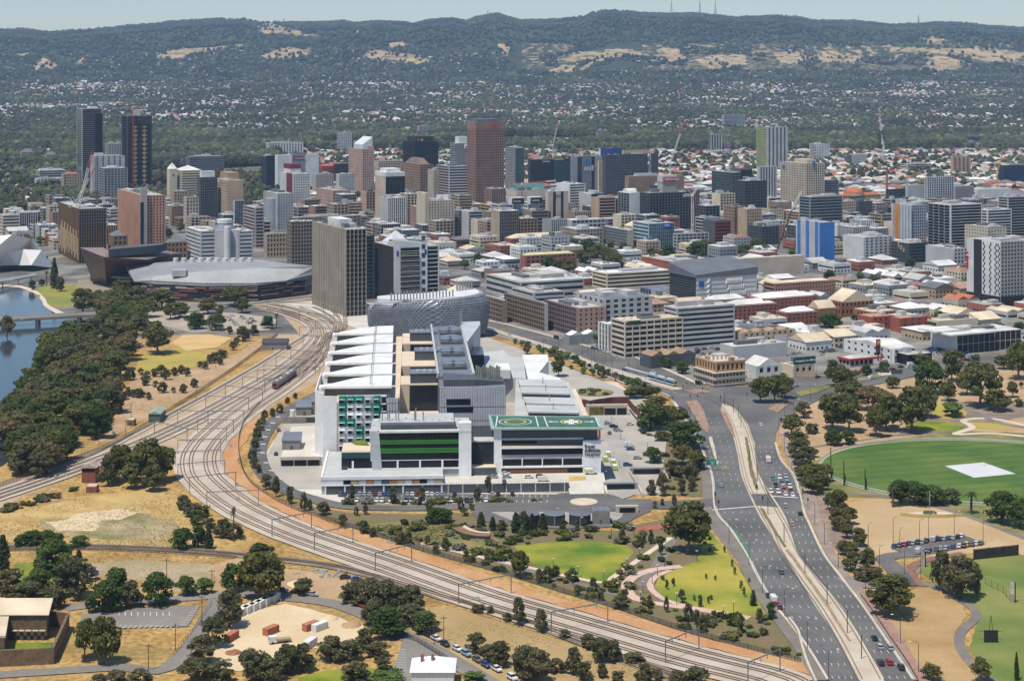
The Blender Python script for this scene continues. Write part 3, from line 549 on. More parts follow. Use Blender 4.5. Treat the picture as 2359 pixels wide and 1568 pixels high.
# river bridge
rb = thing('river_bridge', 'long low concrete road bridge crossing the river', 'bridge', (0,0,0))
BL = [W(-40,738,5.5), W(30,735,5.5), W(120,729,5.5), W(235,722,5.5)]; BL = crom(BL, 8)
ribbon('deck', BL, 13, asphalt2, .3, parent=rb, thick=1.6); ribbon('railing', offs(BL, 6.4), .3, kerbm, 1.2, parent=rb, thick=1.4); ribbon('railing', offs(BL, -6.4), .3, kerbm, 1.2, parent=rb, thick=1.4)
for f in (.22, .5, .8): p = BL[int(f * (len(BL) - 1))]; MB().box(-1.2, 1.2, -5, 5, -.5, 5).build('pier', kerbm, rb, loc=(p.x, p.y, 0), rz=.1)
# ================================================================ railway
CORR = PL([(1810,1580),(1760,1560),(1571,1512),(1333,1443),(1117,1380),(906,1306),(769,1260),(672,1225),(575,1182),(520,1148),(489,1123),(464,1097),(456,1070),(459,1045),(476,1018),(497,997),(525,972),(570,938),(632,897),(688,855),(732,815),(752,788),(752,763),(735,742),(700,725),(655,712),(610,704)], 5)
LEFT = PL([(-30,1150),(105,1105),(250,1053),(355,1010),(475,952),(590,888),(660,845),(715,800),(735,770),(720,745),(680,728),(630,712)], 5)
SIDE = PL([(60,1108),(200,1055),(330,988),(480,908),(590,845),(670,795),(715,765),(705,745),(660,725),(600,712)], 5)
LOW = PL([(-30,1262),(30,1261),(160,1259),(302,1262),(453,1270),(553,1279),(633,1288),(757,1303),(863,1327),(969,1359),(1060,1387),(1180,1422),(1267,1451),(1514,1543),(1620,1580)], 5)
ribbon('rail_bed', CORR, 24, ballast, Z(10), jit=.5, **S_); ribbon('rail_bed', LEFT, 17, ballast, Z(11), jit=.5, **S_); ribbon('rail_bed', SIDE, 6, ballast, Z(9), jit=.5, **S_); ribbon('rail_bed', LOW, 7, M('old_ballast', (.20, .155, .115), .95, .25, .1, fine=3), Z(8), jit=.5, **S_)
AC = offs([p for p in CORR if PX(p)[1] > 985 or PX(p)[0] < 560 and PX(p)[1] > 960], 16.5)
ribbon('access_track', AC, 7.5, orange, Z(5), jit=2., **S_)
stain = M('rust_stained_ballast', (.25, .18, .125), .95, .3, .3, fine=2); slp = M('concrete_sleeper', (.40, .345, .28), .9, .15, .4)
def track(line, off, label, zz):
    t = thing('railway_track', label, 'railway track', line[0], group='railway tracks'); t.location = (0,0,0)
    c = offs(line, off); z = Z(12) + zz; b = MB()
    for p, d in along(c, 1.5):
        q = Vector((d.y, -d.x, 0)); a = q * 1.25; e = d * .15; u = Vector((0,0,z + .05))
        b.add([p-a-e+u, p+a-e+u, p+a+e+u, p-a+e+u], [(0,1,2,3)])
    b.build('sleepers', slp, t, kind='stuff')
    for s in (-.8, .8):
        ribbon('rail', offs(c, s), .2, rustm, z + .2, parent=t, thick=.17)
        ribbon('stain_strip', offs(c, s), .6, stain, z + .06, parent=t)
for k, o_ in enumerate((-7.8, -3.5, 3.7, 8.0)): track(CORR, o_, ('outermost', 'second', 'third', 'innermost')[k] + ' rusty railway track of the sweeping four track curve', k * .006)
for k, o_ in enumerate((-4.6, 0, 4.6)): track(LEFT, o_, ('track nearest the river fence', 'middle track', 'track nearest the brick signal cabin')[k] + ' on the straight river branch', .03 + k * .006)
track(SIDE, 0, 'siding track passing beside the green shed', .055); track(LOW, 0, 'old single railway track curving past the dry field', .06); track([p for p in LOW if PX(p)[0] < 560], 4., 'short second track beside the old curving line', .065)
for k in range(4):
    ln = PL([(632 + k*22, 897 - k*14), (690 + k*14, 845 - k*12), (745 - k*4, 800 - k*10), (770, 762), (760 + k*5, 738), (730 + k*14, 722), (690 + k*25, 708)], 5); track(ln, k * 2.2, ('first', 'second', 'third', 'fourth')[k] + ' yard track fanning out toward the station viaduct', .07 + k * .004)
# overhead-line gantries
steel = M('galvanised_steel', (.20, .215, .23), .5, .12, .5, metal=.35)
GAN = [((1270,1458),(1400,1434)),((1533,1528),(1610,1496)),((1723,1578),(1797,1547)),((1056.6,1392),(1177.5,1368)),((864.6,1317),(948.3,1295)),((724.6,1269.5),(813,1251)),((626.7,1237),(717.4,1218.7)),((476.4,1171),(595.5,1166.7)),((436,1136),(543,1123)),((410,1104),(517.6,1095)),((404.5,1075),(508.5,1070)),((409.5,1047),(508,1043.6)),((431,1020),(521.5,1018.6)),((455,997),(538,998)),((479.5,977.5),(561.5,976)),((610,905),(660,890)),((593,880),(690,872)),((608,868),(737,872)),((636,846),(727,858)),((670,830),(745,838)),((698,795),(762,800)),((690,775),(770,780)),((727,760),(800,765)),((474,941),(572.5,945)),((519,916),(605,925)),((559,895),(640,900)),((409,975),(479,978)),((356,1001),(431,1019)),((640,735),(760,748)),((650,722),(770,735)),((615,714),(745,722)),((690,740),(800,752))]
for A, B in GAN:
    p, q = G(*A), G(*B); d = q - p; L = d.length; hh = 7.3
    wz_ = 'the long straight above the dry paddock' if A[1] > 1180 else 'the tight curve beside the hospital loop road' if A[1] > 985 else 'the junction before the green shed' if A[0] < 600 else 'the yard beside the white bladed wards' if A[1] > 800 else 'the station throat beside the finned tower'
    t = thing('overhead_line_gantry', 'grey steel portal carrying overhead wires over ' + wz_, 'gantry', p, math.atan2(d.y, d.x), 'overhead line gantries over ' + wz_)
    for x in (0, L): MB().box(x-.14, x+.14, -.14, .14, -.05, hh).build('post', steel, t); 
    MB().box(-.3, L+.3, -.12, .12, hh, hh+.34).build('beam', steel, t)
    for k in range(1, 5): x = L * k / 5; MB().box(x-.07, x+.07, -.07, .07, hh-1.4, hh).build('dropper', steel, t)
# fences along the line
fm = M('dark_fence_steel', (.035, .04, .045), .6, .15, 1.)
def fence(line, h, label, mat=fm, step=3., nm='mesh_fence', slat=None):
    t = thing(nm, label, 'fence', line[0]); o0 = line[0]; b = MB(); f = MB()
    for p, d in along(line, step): q = p - o0; b.box(q.x-.06, q.x+.06, q.y-.06, q.y+.06, q.z - .05, q.z + h)
    b.build('posts', mat, t, kind='stuff')
    for z in (h - .12, h * .5, .2): 
        f = MB(); f.tube([p - o0 + Vector((0,0,z)) for p in line], .035, 4); f.build('rail', mat, t)
    if slat:
        f = MB()
        for p, d in along(line, slat): q = p - o0; f.add([q + Vector((0,0,.1)), q + d*slat*.45 + Vector((0,0,.1)), q + d*slat*.45 + Vector((0,0,h)), q + Vector((0,0,h))], [(0,1,2,3)])
        f.build('palings', mat, t, kind='stuff')
fence(PL([(600,930),(565,970),(550,1015),(553,1060),(574,1109),(630,1150),(691,1179),(769,1203),(851,1229),(954,1264),(1060,1295),(1152,1319),(1318,1372),(1403,1397),(1536,1442),(1681,1485),(1843,1527)]), 2.1, 'long dark mesh fence between the railway and the hospital gardens', slat=.55)
fence(PL([(0,1122),(150,1068),(250,1030),(330,985),(400,942),(480,890),(540,850),(600,805),(640,772)]), 2.4, 'brown paling fence between the railway and the riverside earth', M('brown_paling', (.12, .085, .06), .9, .2, .5), 2.5, slat=.5)
fence(PL([(985,1384),(1060,1401),(1180,1440),(1300,1475),(1450,1535),(1540,1568)]), 1.2, 'low wire paddock fence with wooden posts in dry grass', M('old_timber', (.11, .085, .06), .95, .2, 1), 9., 'wire_fence')
fence(PL([(400,1510),(440,1460),(475,1410),(488,1392)]), 1.8, 'rusty chain fence beside the lower car park', M('rusty_wire', (.16, .10, .06), .9, .2, 1), 3.)
fence(PL([(922,1465),(960,1480),(1010,1510),(1040,1530),(1052,1540)]), 2.0, 'solid dark fence beside the street of parked cars', fm, 2.5, slat=.5)
# ================================================================ hospital
wpan = M('white_panel', (.68, .68, .665), .55, .08, .08, fine=.4); wroof = M('white_roof_sheet', (.64, .635, .61), .5, .10, .05, fine=.3); gpan = M('grey_panel', (.40, .41, .425), .5, .08, .08, fine=.4)
dgrey = M('dark_grey_cladding', (.075, .08, .09), .5, .12, .1, fine=.5); blk = GLASS((.012, .014, .016)); dglass = GLASS((.02, .025, .03)); groof = M('light_grey_roof', (.40, .41, .40), .7, .08, .05, fine=.3)
slate = M('blue_grey_roof', (.14, .155, .185), .55, .1, .05, fine=.4); creamroof = M('cream_gravel_roof', (.56, .46, .345), .9, .08, .06); teal = M('teal_panel', (.01, .20, .15), .4, .1, .2); teal2 = M('pale_teal_panel', (.10, .25, .21), .4, .1, .2)
green = M('green_glazing', (.045, .22, .03), .3, .08, .1); heli = M('helipad_green', (.045, .115, .085), .8, .08, .1); terra = M('terracotta_panel', (.36, .15, .06), .6, .1, .2); tan_ = M('tan_panel', (.36, .28, .15), .6, .1, .2)
steel2 = M('stainless_steel', (.42, .42, .41), .3, .1, .3, metal=.8); yel = M('yellow_paint', (.55, .42, .06), .6, .1, .4); red = M('red_paint', (.42, .03, .03), .5, .1, .4); bronze = M('rusted_steel', (.13, .045, .03), .8, .2, .3)
zone('hospital_precinct', [(640,1125),(600,1080),(650,980),(740,900),(770,770),(860,765),(1090,765),(1200,805),(1330,855),(1430,895),(1500,925),(1540,980),(1520,1140)], M('precinct_paving', (.30,.275,.24), .9, .12, .05, col2=(.38,.345,.30)), Z(1) + .02, **S_)
HA = R(3.3); HO = Vector((0, 800, 0)); HRt = Matrix.Rotation(-HA, 3, 'Z')
hosp = thing('hospital', 'huge white and grey hospital complex with helipads, green bands and bladed white roofs', 'hospital', HO, HA)
def lc(x, y, z): return HRt @ (W(x, y, z) - HO)
def lcY(x, Y, z=0): return HRt @ (Vector(((x - CX) * Y / F, Y, z)) - HO)
def zat(y, Y): return H - (y - HY) * Y / F
def bx(name, m, par, x0, x1, y0, y1, z0, z1, **k): return MB().box(x0, x1, y0, y1, z0, z1).build(name, m, par, **k)
def lpoly(name, m, par, pts, z0, z1, z=None): 
    q = [lc(px, py, z1 if z is None else z) for px, py in pts]; return MB().prism([(p.x, p.y) for p in q], z0, z1).build(name, m, par)
def mull(par, x0, x1, y, z0, z1, n, m=None, w=.12, rows=()):
    b = MB()
    for i in range(n + 1): x = x0 + (x1 - x0) * i / n; b.box(x - w/2, x + w/2, y - .1, y, z0, z1)
    for z in rows: b.box(x0, x1, y - .09, y, z - w/2, z + w/2)
    b.build('mullions', m or M('dark_mullion', (.028,.03,.034), .5, .1, .5), par, kind='stuff')
# --- front podium
a = lc(741, 1138, 0); c = lc(1021, 1138, 0); x0, x1, yf = a.x, c.x, (a.y + c.y) / 2
pod = bx('podium', groof, hosp, x0, x1, yf + .6, yf + 54, 0, 8); bx('fascia', wpan, pod, x0 - .3, x1 + .3, yf, yf + .9, 6.9, 8.4); bx('sill', wpan, pod, x0 - .3, x1 + .3, yf - .1, yf + .9, 4.1, 4.6)
bx('side_parapet', wpan, pod, x0 - .35, x0 + .6, yf + .9, yf + 54, 4.6, 8.5); bx('undercroft_shade_slab', dgrey, pod, x0 + 2, x1 - .2, yf + .3, yf + .62, .05, 4.1); bx('white_end', wpan, pod, x0 - .2, x0 + 10, yf + .2, yf + .62, 4.6, 6.9)  # undercroft: dark slab painted for the shade of an open, recessed ground floor
seq = ['d', 't', 'g', 'o', 'g', 'b', 'o', 't', 'g', 'o', 'd', 'g', 't']; pm = dict(d=blk, t=tan_, g=gpan, o=terra, b=M('navy_panel', (.06, .075, .10), .5, .1, .2)); pw = (x1 - x0 - 10.4) / len(seq)
for i, k in enumerate(seq): bx('coloured_panel', pm[k], pod, x0 + 10.2 + i*pw, x0 + 10.2 + (i+1)*pw - .25, yf + .25 + (.2 if k == 'd' else 0), yf + .6, 4.6, 6.9)
for i in range(7): bx('column', wpan, pod, x0 + 1.5 + i * 9, x0 + 2.2 + i * 9, yf + .05, yf + .75, 0, 4.1)
for k in range(7): bx('roof_strip', gpan, pod, x0 + 3 + k * 7.5, x0 + 3.2 + k * 7.5, yf + 1, yf + 14, 8.01, 8.05)
# --- theatre block with green bands
YF = 793.; tx = lambda px: lcY(px, YF).x; ty = lcY(960, YF).y
xl, xg0, xg1, xr = tx(851), tx(874), tx(1057), tx(1086)
th = bx('theatre_block', groof, hosp, xl + .5, xr - .2, ty + .8, ty + 31, 0, 26); zz = lambda zy: zat(719.9 + zy / 4, YF)
bx('glass_band', blk, th, xg0, xg1, ty + .3, ty + .82, zz(1355), zz(1105))
for z0, z1 in ((1210, 1173), (1292, 1248)): bx('green_band', green, th, xg0 + .05, xg1 - .05, ty + .12, ty + .32, zz(z0), zz(z1))
mull(th, xg0, xg1, ty + .12, zz(1355), zz(1105), 30, rows=(zz(1190), zz(1268)))
bx('roof_edge', wroof, th, xl + 4, xr, ty - .2, ty + 2.2, zz(1105), zz(1085)); bx('east_pylon', wpan, th, xg1, xr, ty - .1, ty + 5, 0, zz(1020)); bx('upper_roof', groof, th, xg0, xr - 8, ty + 9, ty + 30, 28.2, 28.6)
bx('roof_plant_wall', dgrey, th, xg0 + .5, xg1 - 1, ty + 4, ty + 9.2, 25.9, 28.4); bx('roof_plant_core', dgrey, th, xg0 + .5, xr - 8.5, ty + 9.2, ty + 29.8, 25.9, 28.2)
q0, q1, q2, q3 = [HRt @ (Vector(((px - CX) * YF / F, YF, z)) - HO) for px, z in ((851, zz(1085)), (873, zz(1085)), (880, 7.9), (858, 7.9))]
MB().add([(q.x, ty + d, q.z) for d in (-.15, 4) for q in (q0, q1, q2, q3)], [(3,2,1,0),(4,5,6,7),(0,1,5,4),(1,2,6,5),(2,3,7,6),(3,0,4,7)]).build('slanted_pylon', gpan, th)
bx('lower_band', wpan, th, xg0 - 4, xg1, ty + .05, ty + .82, 12.3, zz(1355) - .02); bx('lower_band', wpan, th, xg0 - 15, xg1, ty + .05, ty + .82, 8.05, 8.8)
bx('window', blk, th, xg0 - 14.5, xg1 - .3, ty + .4, ty + .8, 8.8, 12.3)
for i in range(6): x = xg0 - 13 + i * 10.6; bx('column', wpan, th, x, x + .9, ty + .02, ty + .81, 8.8, 12.3)
bx('west_terrace', dglass, th, tx(787), xl + .4, ty + 1.5, ty + 22, 8, 16); bx('terrace_band', M('teal_glass', (.03, .085, .095), .2, .15, .2), th, tx(787), xl + .3, ty + 1.2, ty + 1.49, 13.4, 15.9); bx('terrace_band', MATS['teal_glass'], th, tx(787), xl + .3, ty + 1.2, ty + 1.49, 8.4, 9.8)
bx('terrace_paving', creamroof, th, tx(787), xl + .4, ty + 1.5, ty + 22, 16, 16.3); mull(th, tx(787), xl + .3, ty + 1.2, 8.4, 17.2, 18, w=.08)
gl = [lc(px, py, 16.3) for px, py in ((812,1021),(820,1016),(832,1015),(846,1020),(851,1026),(840,1026),(820,1025))]; MB().prism([(p.x, p.y) for p in gl], 16.3, 16.7).build('terrace_lawn', lawn, th)
for k, px in enumerate((880, 893, 897, 912, 918, 955, 958, 975)): p = lc(px, 975, 28.6); MB().cyl(p.x, p.y + 6, 28.6, 33 if k % 3 else 35, .28, 8).build('flue', steel2, th)
for k in range(14): x = xr - 6 - k * 3.2; bx('roof_hatch', gpan, th, x, x + .8, ty + 11 + (k % 3) * 3, ty + 12 + (k % 3) * 3, 28.6, 29.3)
# --- ward block with coloured bays and six white roof blades
YW = 835.; wx = lambda px: lcY(px, YW).x; wy = lcY(830, YW).y
ax = Vector((-math.sin(0), 1))
wa, wb = wx(744), wx(906)
ward = MB().prism([(wa, wy + .4), (wx(917), wy + .4), (wx(917), wy + 14), (wb + 3, wy + 14), (wb + 3, wy + 212), (wa - 4.2, wy + 212), (wa - 4.2, wy + 9)], 0, 31.4).build('ward_block', creamroof, hosp)
wz = lambda zy: zat(719.9 + zy / 4, YW)
bx('white_wall', wpan, ward, wa, wx(776), wy, wy + .4, 0, 34.7); bx('grey_wall', gpan, ward, wx(891), wx(917), wy + .02, wy + .4, 0, 33.5); bx('top_rail', wpan, ward, wx(776), wx(891), wy + .01, wy + .4, wz(760), 34.6)
MB().prism([(wa, wy + .05), (wa - 4.4, wy + 9), (wa - 4.4, wy + 60), (wa - 3.9, wy + 60), (wa - 3.9, wy + 9.2), (wa + .4, wy + .3)], 0, 36.2).build('splayed_wall', wpan, ward)
mull(ward, wx(891), wx(917), wy + .02, 0, 33.4, 4, rows=[3 + 4 * k for k in range(8)])
cols = [(762, 840), (840, 918), (918, 1000), (1000, 1080), (1080, 1150)]
pat = ['TTTGT', 'TGGLT', 'LWWGT', 'TTGGT', 'WGTGT', 'GGLGG', 'GGGGG', 'GWGGG']; cmat = dict(T=teal, G=gpan, L=teal2, W=wpan)
for rr in range(8):
    zt, zb = wz(765 + rr * 71), wz(765 + rr * 71 + 69)
    for cc, (ca, cb) in enumerate(cols):
        X0, X1 = wx(589.7 + ca / 4), wx(589.7 + cb / 4); m_ = cmat[pat[rr][cc]]; w_ = X1 - X0
        pn = MB().prism([(X0, wy + .1), (X0 + w_ * .68, wy - .35), (X1, wy + .1), (X1, wy + .4), (X0, wy + .4)], zb, zt).build('bay_panel', m_, ward)
        MB().box(X0 + w_ * .1, X0 + w_ * .55, wy - .42, wy - .05, zb + .35, zb + 1.75).build('window', blk, pn)
        MB().box(X0 + w_ * .05, X0 + w_ * .75, wy - 1., wy - .1, zb + 1.9, zb + 2.05).build('awning', wpan, pn)
    bx('window', blk, ward, wx(878), wx(890), wy + .1, wy + .4, zb, zt - .7); bx('spandrel', wpan, ward, wx(878), wx(890), wy - .1, wy + .4, zt - .65, zt - .1)
BL0 = [lc(589.7 + px / 4, 719.9 + py / 4, 37.) for px, py in ((600, 668), (1250, 690), (1256, 590), (1080, 587), (900, 602), (640, 652))]
dB = (lc(589.7 + 722 / 4, 719.9 + 185 / 4, 37.) - lc(589.7 + 600 / 4, 719.9 + 668 / 4, 37.)) / 5
for k in range(6):
    o = dB * k; P = [(p.x + o.x, p.y + o.y) for p in BL0]
    bl = MB().prism(P, [35.2, 36.6, 36.6, 36.2, 35.8, 35.2], [36.3, 37.8, 37.8, 37.3, 36.9, 36.3]).build('roof_blade', wroof, ward)
    MB().prism([(P[0][0] + 2, P[0][1] + 1.2), (P[1][0] - .5, P[1][1] + 1.0), (P[2][0] - .5, P[2][1] - 1), (P[5][0] + 3, P[5][1] + 1.5)], 31.3, 35.9).build('clerestory_wall', dgrey, bl)
    MB().box(P[0][0] - 1.2, P[0][0] + 1.6, P[0][1] + .2, P[0][1] + 9, 29, 35.6).build('end_wall', wpan, bl)
    for s in (0, .9): MB().cyl(P[1][0] - 11 + s, P[1][1] + 7, 37, 43.5 if s else 42.5, .22, 6).build('flue', steel2, bl)
# --- cross blocks and courtyards between wards and spine
sx0, sx1 = lcY(917, 887).x, lcY(1011, 887).x
for Ya, Yb, plant in ((887, 912, (945, 1006, 868, 883)), (943, 993, (955, 1008, 808, 830)), (1021, 1062, (944, 1006, 770, 786))):
    y0, y1 = lcY(960, Ya).y, lcY(960, Yb).y
    cb = bx('link_block', creamroof, hosp, wb + 2.9, sx1 + 3, y0, y1, 0, 31); bx('glass_wall', dglass, cb, wb + 8, sx1 + 2, y0 - .3, y0, 2, 30.4)
    mull(cb, wb + 8, sx1 + 2, y0 - .3, 2, 30.4, 14, rows=[6 + 4.2 * k for k in range(6)])
    p, q = lc(plant[0], plant[3], 31), lc(plant[1], plant[3], 31); bx('plant_room', dgrey, cb, p.x, q.x, p.y, p.y + 13, 31, 36); bx('plant_roof', slate, cb, p.x - .3, q.x + .3, p.y - .3, p.y + 13.3, 36, 36.4)
    for k in range(4): bx('air_unit', groof, cb, p.x + 3 + k * 3.4, p.x + 5 + k * 3.4, p.y + 3, p.y + 5, 36.4, 37.6)
tg = bx('court_terrace', creamroof, hosp, wb + 8, sx1 + 2, lcY(960, 868).y, lcY(960, 886).y, 0, 17); bx('terrace_glass', dglass, tg, wb + 8, sx1 + 2, lcY(960, 868).y - .3, lcY(960, 868).y, 8, 16.8)
# --- grey panel block and mechanical spine
YG = 862.; gx = lambda px: lcY(px, YG).x; gy = lcY(1090, YG).y
gb = bx('grey_block', slate, hosp, gx(1012), gx(1165), gy + .4, gy + 26, 0, 34); bx('panel_wall', gpan, gb, gx(1012), gx(1165), gy, gy + .4, 0, 34.4); mull(gb, gx(1012), gx(1165), gy, 0, 34.3, 26, rows=(10, 17, 24))
for a_, b_, c_, d_ in ((1028, 1084, 918, 932), (1029, 1090, 936, 949)): bx('ribbon_window', blk, gb, gx(a_), gx(b_), gy - .15, gy, zat(d_, YG), zat(c_, YG))
MB().prism([(gx(1022), gy + 3), (gx(1092), gy + 3), (gx(1162), gy + 8), (gx(1162), gy + 22), (gx(1022), gy + 24)], 34, [37.5, 37.5, 35.5, 35.5, 37.5]).build('roof_plant_screen', dgrey, gb)
gy2 = gy + 24
sp = MB().prism([(gx(1010), gy2), (gx(1098), gy2), (gx(1088), gy2 + 150), (gx(1098), gy2 + 175), (gx(1006), gy2 + 175)], 0, 35.5).build('spine_block', slate, hosp)
for (pa, pb) in ((1008, 1013), (1092, 1098)): MB().prism([(gx(pa), gy2), (gx(pb), gy2), (gx(pb) - 2, gy2 + 175), (gx(pa) - 2, gy2 + 175)], 35.5, 37.2).build('walkway_parapet', groof, sp)
MB().prism([(gx(1090), gy2 + 100), (gx(1094), gy2 + 100), (gx(1140), gy2 + 168), (gx(1140), gy2 + 180), (gx(1085), gy2 + 178)], 0, 38).build('flared_wing', gpan, sp)
bx('wing_window', blk, sp, gx(1100), gx(1138), gy2 + 100, gy2 + 130, 6, 30)
for k, f in enumerate((20, 62, 105, 140)):
    bx('plant_deck', dgrey, sp, gx(1024), gx(1082), gy2 + f, gy2 + f + 17, 35.5, 36.9)
    for s in (0, 1):
        for r_ in (0, 1): MB().cyl(gx(1036 + 28 * s), gy2 + f + 4.5 + r_ * 8, 36.9, 38.6, 3.4, 18).build('cooling_fan', steel2, sp)
    MB().tube([(gx(1040), gy2 + f + 19, 36), (gx(1040), gy2 + f + 19, 37.6), (gx(1060), gy2 + f + 20, 37.8), (gx(1066), gy2 + f + 24, 37)], .7, 8).build('duct', steel2, sp)
for k in range(11): px = 1098 + k * 5.2; p = lc(px, 872 + (k % 3) * 2.5, 35.5); MB().cyl(p.x, p.y, 34, 42.5, .55, 8).build('exhaust_stack', steel2, gb)
p = lc(1062, 757, 35); MB().cyl(p.x, p.y, 35, 46, .9, 10).build('chimney', steel2, sp)
# --- emergency block under the helipads
YE = 801.; ex = lambda px: lcY(px, YE).x; ey = lcY(1250, YE).y; ez = lambda zy: zat(719.9 + zy / 4, YE)
em = bx('emergency_block', dgrey, hosp, ex(1140), ex(1378), ey + .8, ey + 34, 0, 24.6)
bx('west_pylon', wpan, em, ex(1138), ex(1155), ey - .2, ey + 6, 0, 25.5)
fx0, fx1 = ex(1154), ex(1345)
for nm, z0, z1, d in (('frame_top', 16.4, 17.2, -1.2), ('frame_base', 7.2, 8.0, -1.2)): bx(nm, wpan, em, fx0, fx1, ey + d, ey + .8, z0, z1)
bx('glass_band', blk, em, fx0, fx1, ey + .1, ey + .8, 13.3, 16.4); bx('light_band', M('pale_blue_panel', (.36, .38, .42), .4, .06, .2), em, fx0, fx1, ey + .05, ey + .8, 11.2, 13.3); bx('glass_band', blk, em, fx0, fx1, ey + .1, ey + .8, 8.0, 11.2)
for i in range(5): x = fx0 + (fx1 - fx0) * (i + .02) / 4.1; bx('column', wpan, em, x, x + .5, ey - .9, ey + .7, 8, 11.2)
mull(em, fx0, fx1, ey + .05, 8, 16.4, 40, w=.07)
bx('upper_band', gpan, em, fx0, ex(1345), ey + .2, ey + .8, 20.3, 21.2); bx('ledge', creamroof, em, fx0, ex(1345), ey - .8, ey + .8, 17.3, 17.5); bx('louvres', blk, em, fx0, ex(1237), ey + .5, ey + .79, 18.5, 19.8)
bx('terracotta_strip', terra, em, fx0, ex(1308), ey + .3, ey + .79, 4.4, 6.0); bx('vehicle_door', blk, em, ex(1311), ex(1342), ey + .3, ey + .79, 4.4, 7.2)
lw = bx('name_wall', wpan, em, ex(1343), ex(1384.5), ey - 1.4, ey + 8, 0, 19.9)
ink = M('charcoal_letters', (.03, .033, .036), .5, .1, .5)
for k, (s, bo) in enumerate((('Royal', .03), ('Adelaide', .03), ('Hospital', .0))): text(s, 2.2, ink, lw, (ex(1346.5), ey - 1.62, 16.6 - k * 1.95), (R(90), 0, 0), .12, bold=bo)
hp = [lc(px, py, 26.5) for px, py in ((1131, 986), (1389, 985), (1378, 959), (1125, 955))]
hd = MB().prism([(p.x, p.y) for p in hp], 25.6, 26.4).build('helipad_deck', M('pale_green_skirt', (.26, .36, .32), .5, .1, .2), hosp)
hi = [lc(px, py, 26.5) for px, py in ((1139, 983), (1383, 983), (1373, 960.5), (1131, 957))]; MB().prism([(p.x, p.y) for p in hi], 26.4, 26.5).build('landing_surface', heli, hd)
def sheet(name, m, pts, z): q = [lc(px, py, 26.5) for px, py in pts]; MB().prism([(p.x, p.y) for p in q], z - .03, z).build(name, m, hd)
def ring(name, m, px, py, r, w, z):
    c0 = lc(px, py, 26.5); b = MB(); k = 36; v = [(c0.x + rr * math.cos(2*math.pi*i/k), c0.y + rr * math.sin(2*math.pi*i/k), z) for rr in (r - w, r) for i in range(k)]
    b.add(v, [(i, k + i, k + (i+1)%k, (i+1)%k) for i in range(k)]).build(name, m, hd)
pw_ = M('helipad_white', (.62, .62, .6), .6, .06, .4)
ring('touchdown_ring', yel, 1187, 971, 5.4, .8, 26.54); ring('outer_ring', pw_, 1187, 971, 8.1, .5, 26.54); ring('touchdown_ring', yel, 1316, 971, 5.4, .8, 26.54)
for s in ((1142,982,1146,958),(1240,982,1234,958.5),(1262,982.5,1253,959),(1381,982.5,1371,960.5)): sheet('boundary_line', pw_, ((s[0]-1.2,s[1]),(s[0]+1.2,s[1]),(s[2]+1.2,s[3]),(s[2]-1.2,s[3])), 26.55)
sheet('cross', pw_, ((1300,969.4),(1332,969.4),(1333,973),(1299,973)), 26.56); sheet('cross', pw_, ((1311,966),(1321,966),(1322,976.5),(1310,976.5)), 26.565)
for s in (((1313.5,969.3),(1314.6,969.3),(1314.5,973.2),(1313.3,973.2)),((1318,969.3),(1319.1,969.3),(1319.3,973.2),(1318.1,973.2)),((1314,970.9),(1318.5,970.9),(1318.5,971.6),(1314,971.6))): sheet('letter_h', red, s, 26.575)
for d in (-1, 1): sheet('arrow', pw_, ((1316 + d*29, 970.6),(1316 + d*45, 970.6),(1316 + d*45, 969.6),(1316 + d*54, 971.1),(1316 + d*45, 972.6),(1316 + d*45, 971.6),(1316 + d*29, 971.6)), 26.56)
for k in range(9): p = lc(1145 + k * 29, 985, 26.5); bx('edge_light', yel, hd, p.x - .2, p.x + .2, p.y, p.y + .4, 26.4, 26.9)
# --- atrium between the two fronts, car deck, sawtooth roofs, east wing
bx('atrium', dglass, hosp, xr, ex(1139), ey + 3, ey + 40, 0, 19); bx('atrium_roof', groof, hosp, xr, ex(1139), ey + 3, ey + 12, 19, 19.5); mull(hosp, xr, ex(1139), ey + 3, 0, 19, 10, rows=(6, 10, 14)); bx('atrium_base', dgrey, hosp, xr, ex(1141), ey - 3, ey + 3, 0, 8); bx('atrium_terrace', creamroof, hosp, xr, ex(1141), ey - 3, ey + 3, 8, 8.3)
cd0, cd1 = lc(1021.5, 1137, 0), lc(1312, 1137, 0); cdk = bx('car_deck', concrete, hosp, cd0.x, cd1.x, cd0.y + .4, ey + .7, 3.6, 4.4); bx('deck_wall', dgrey, cdk, cd0.x, cd1.x, cd0.y + .2, cd0.y + .6, 0, 4.3)
for i in range(9): x = cd0.x + 2 + i * 6.8; bx('column', concrete, cdk, x, x + .5, cd0.y, cd0.y + .5, 0, 4.2)
mull(cdk, cd0.x, cd1.x, cd0.y + .5, 4.4, 5.5, 48, w=.06)
bx('drive_deck', concrete, hosp, cd1.x - .2, ex(1390), ey - 7, ey + .6, 0, 4.38); MB().prism([(cd1.x - .1, ey - 25), (ex(1388), ey - 25), (ex(1389), ey - 7), (cd1.x - .1, ey - 7)], 0, [.45, .45, 4.37, 4.37]).build('drive_ramp', concrete, hosp); MB().prism([(cd1.x + 1, ey - 12), (cd1.x + 9, ey - 11), (cd1.x + 9, ey - 7.1), (cd1.x + 1, ey - 7.1)], 3, [3.4, 3.6, 4.45, 4.45]).build('ochre_marking', M('ochre_paint', (.42, .28, .09), .8, .12, .2), hosp)
eb0 = [lc(px, py, 17) for px, py in ((1185, 960), (1345, 960), (1310, 880), (1188, 872))]; eb = MB().prism([(p.x, p.y) for p in eb0], 0, 17).build('outpatient_block', groof, hosp)
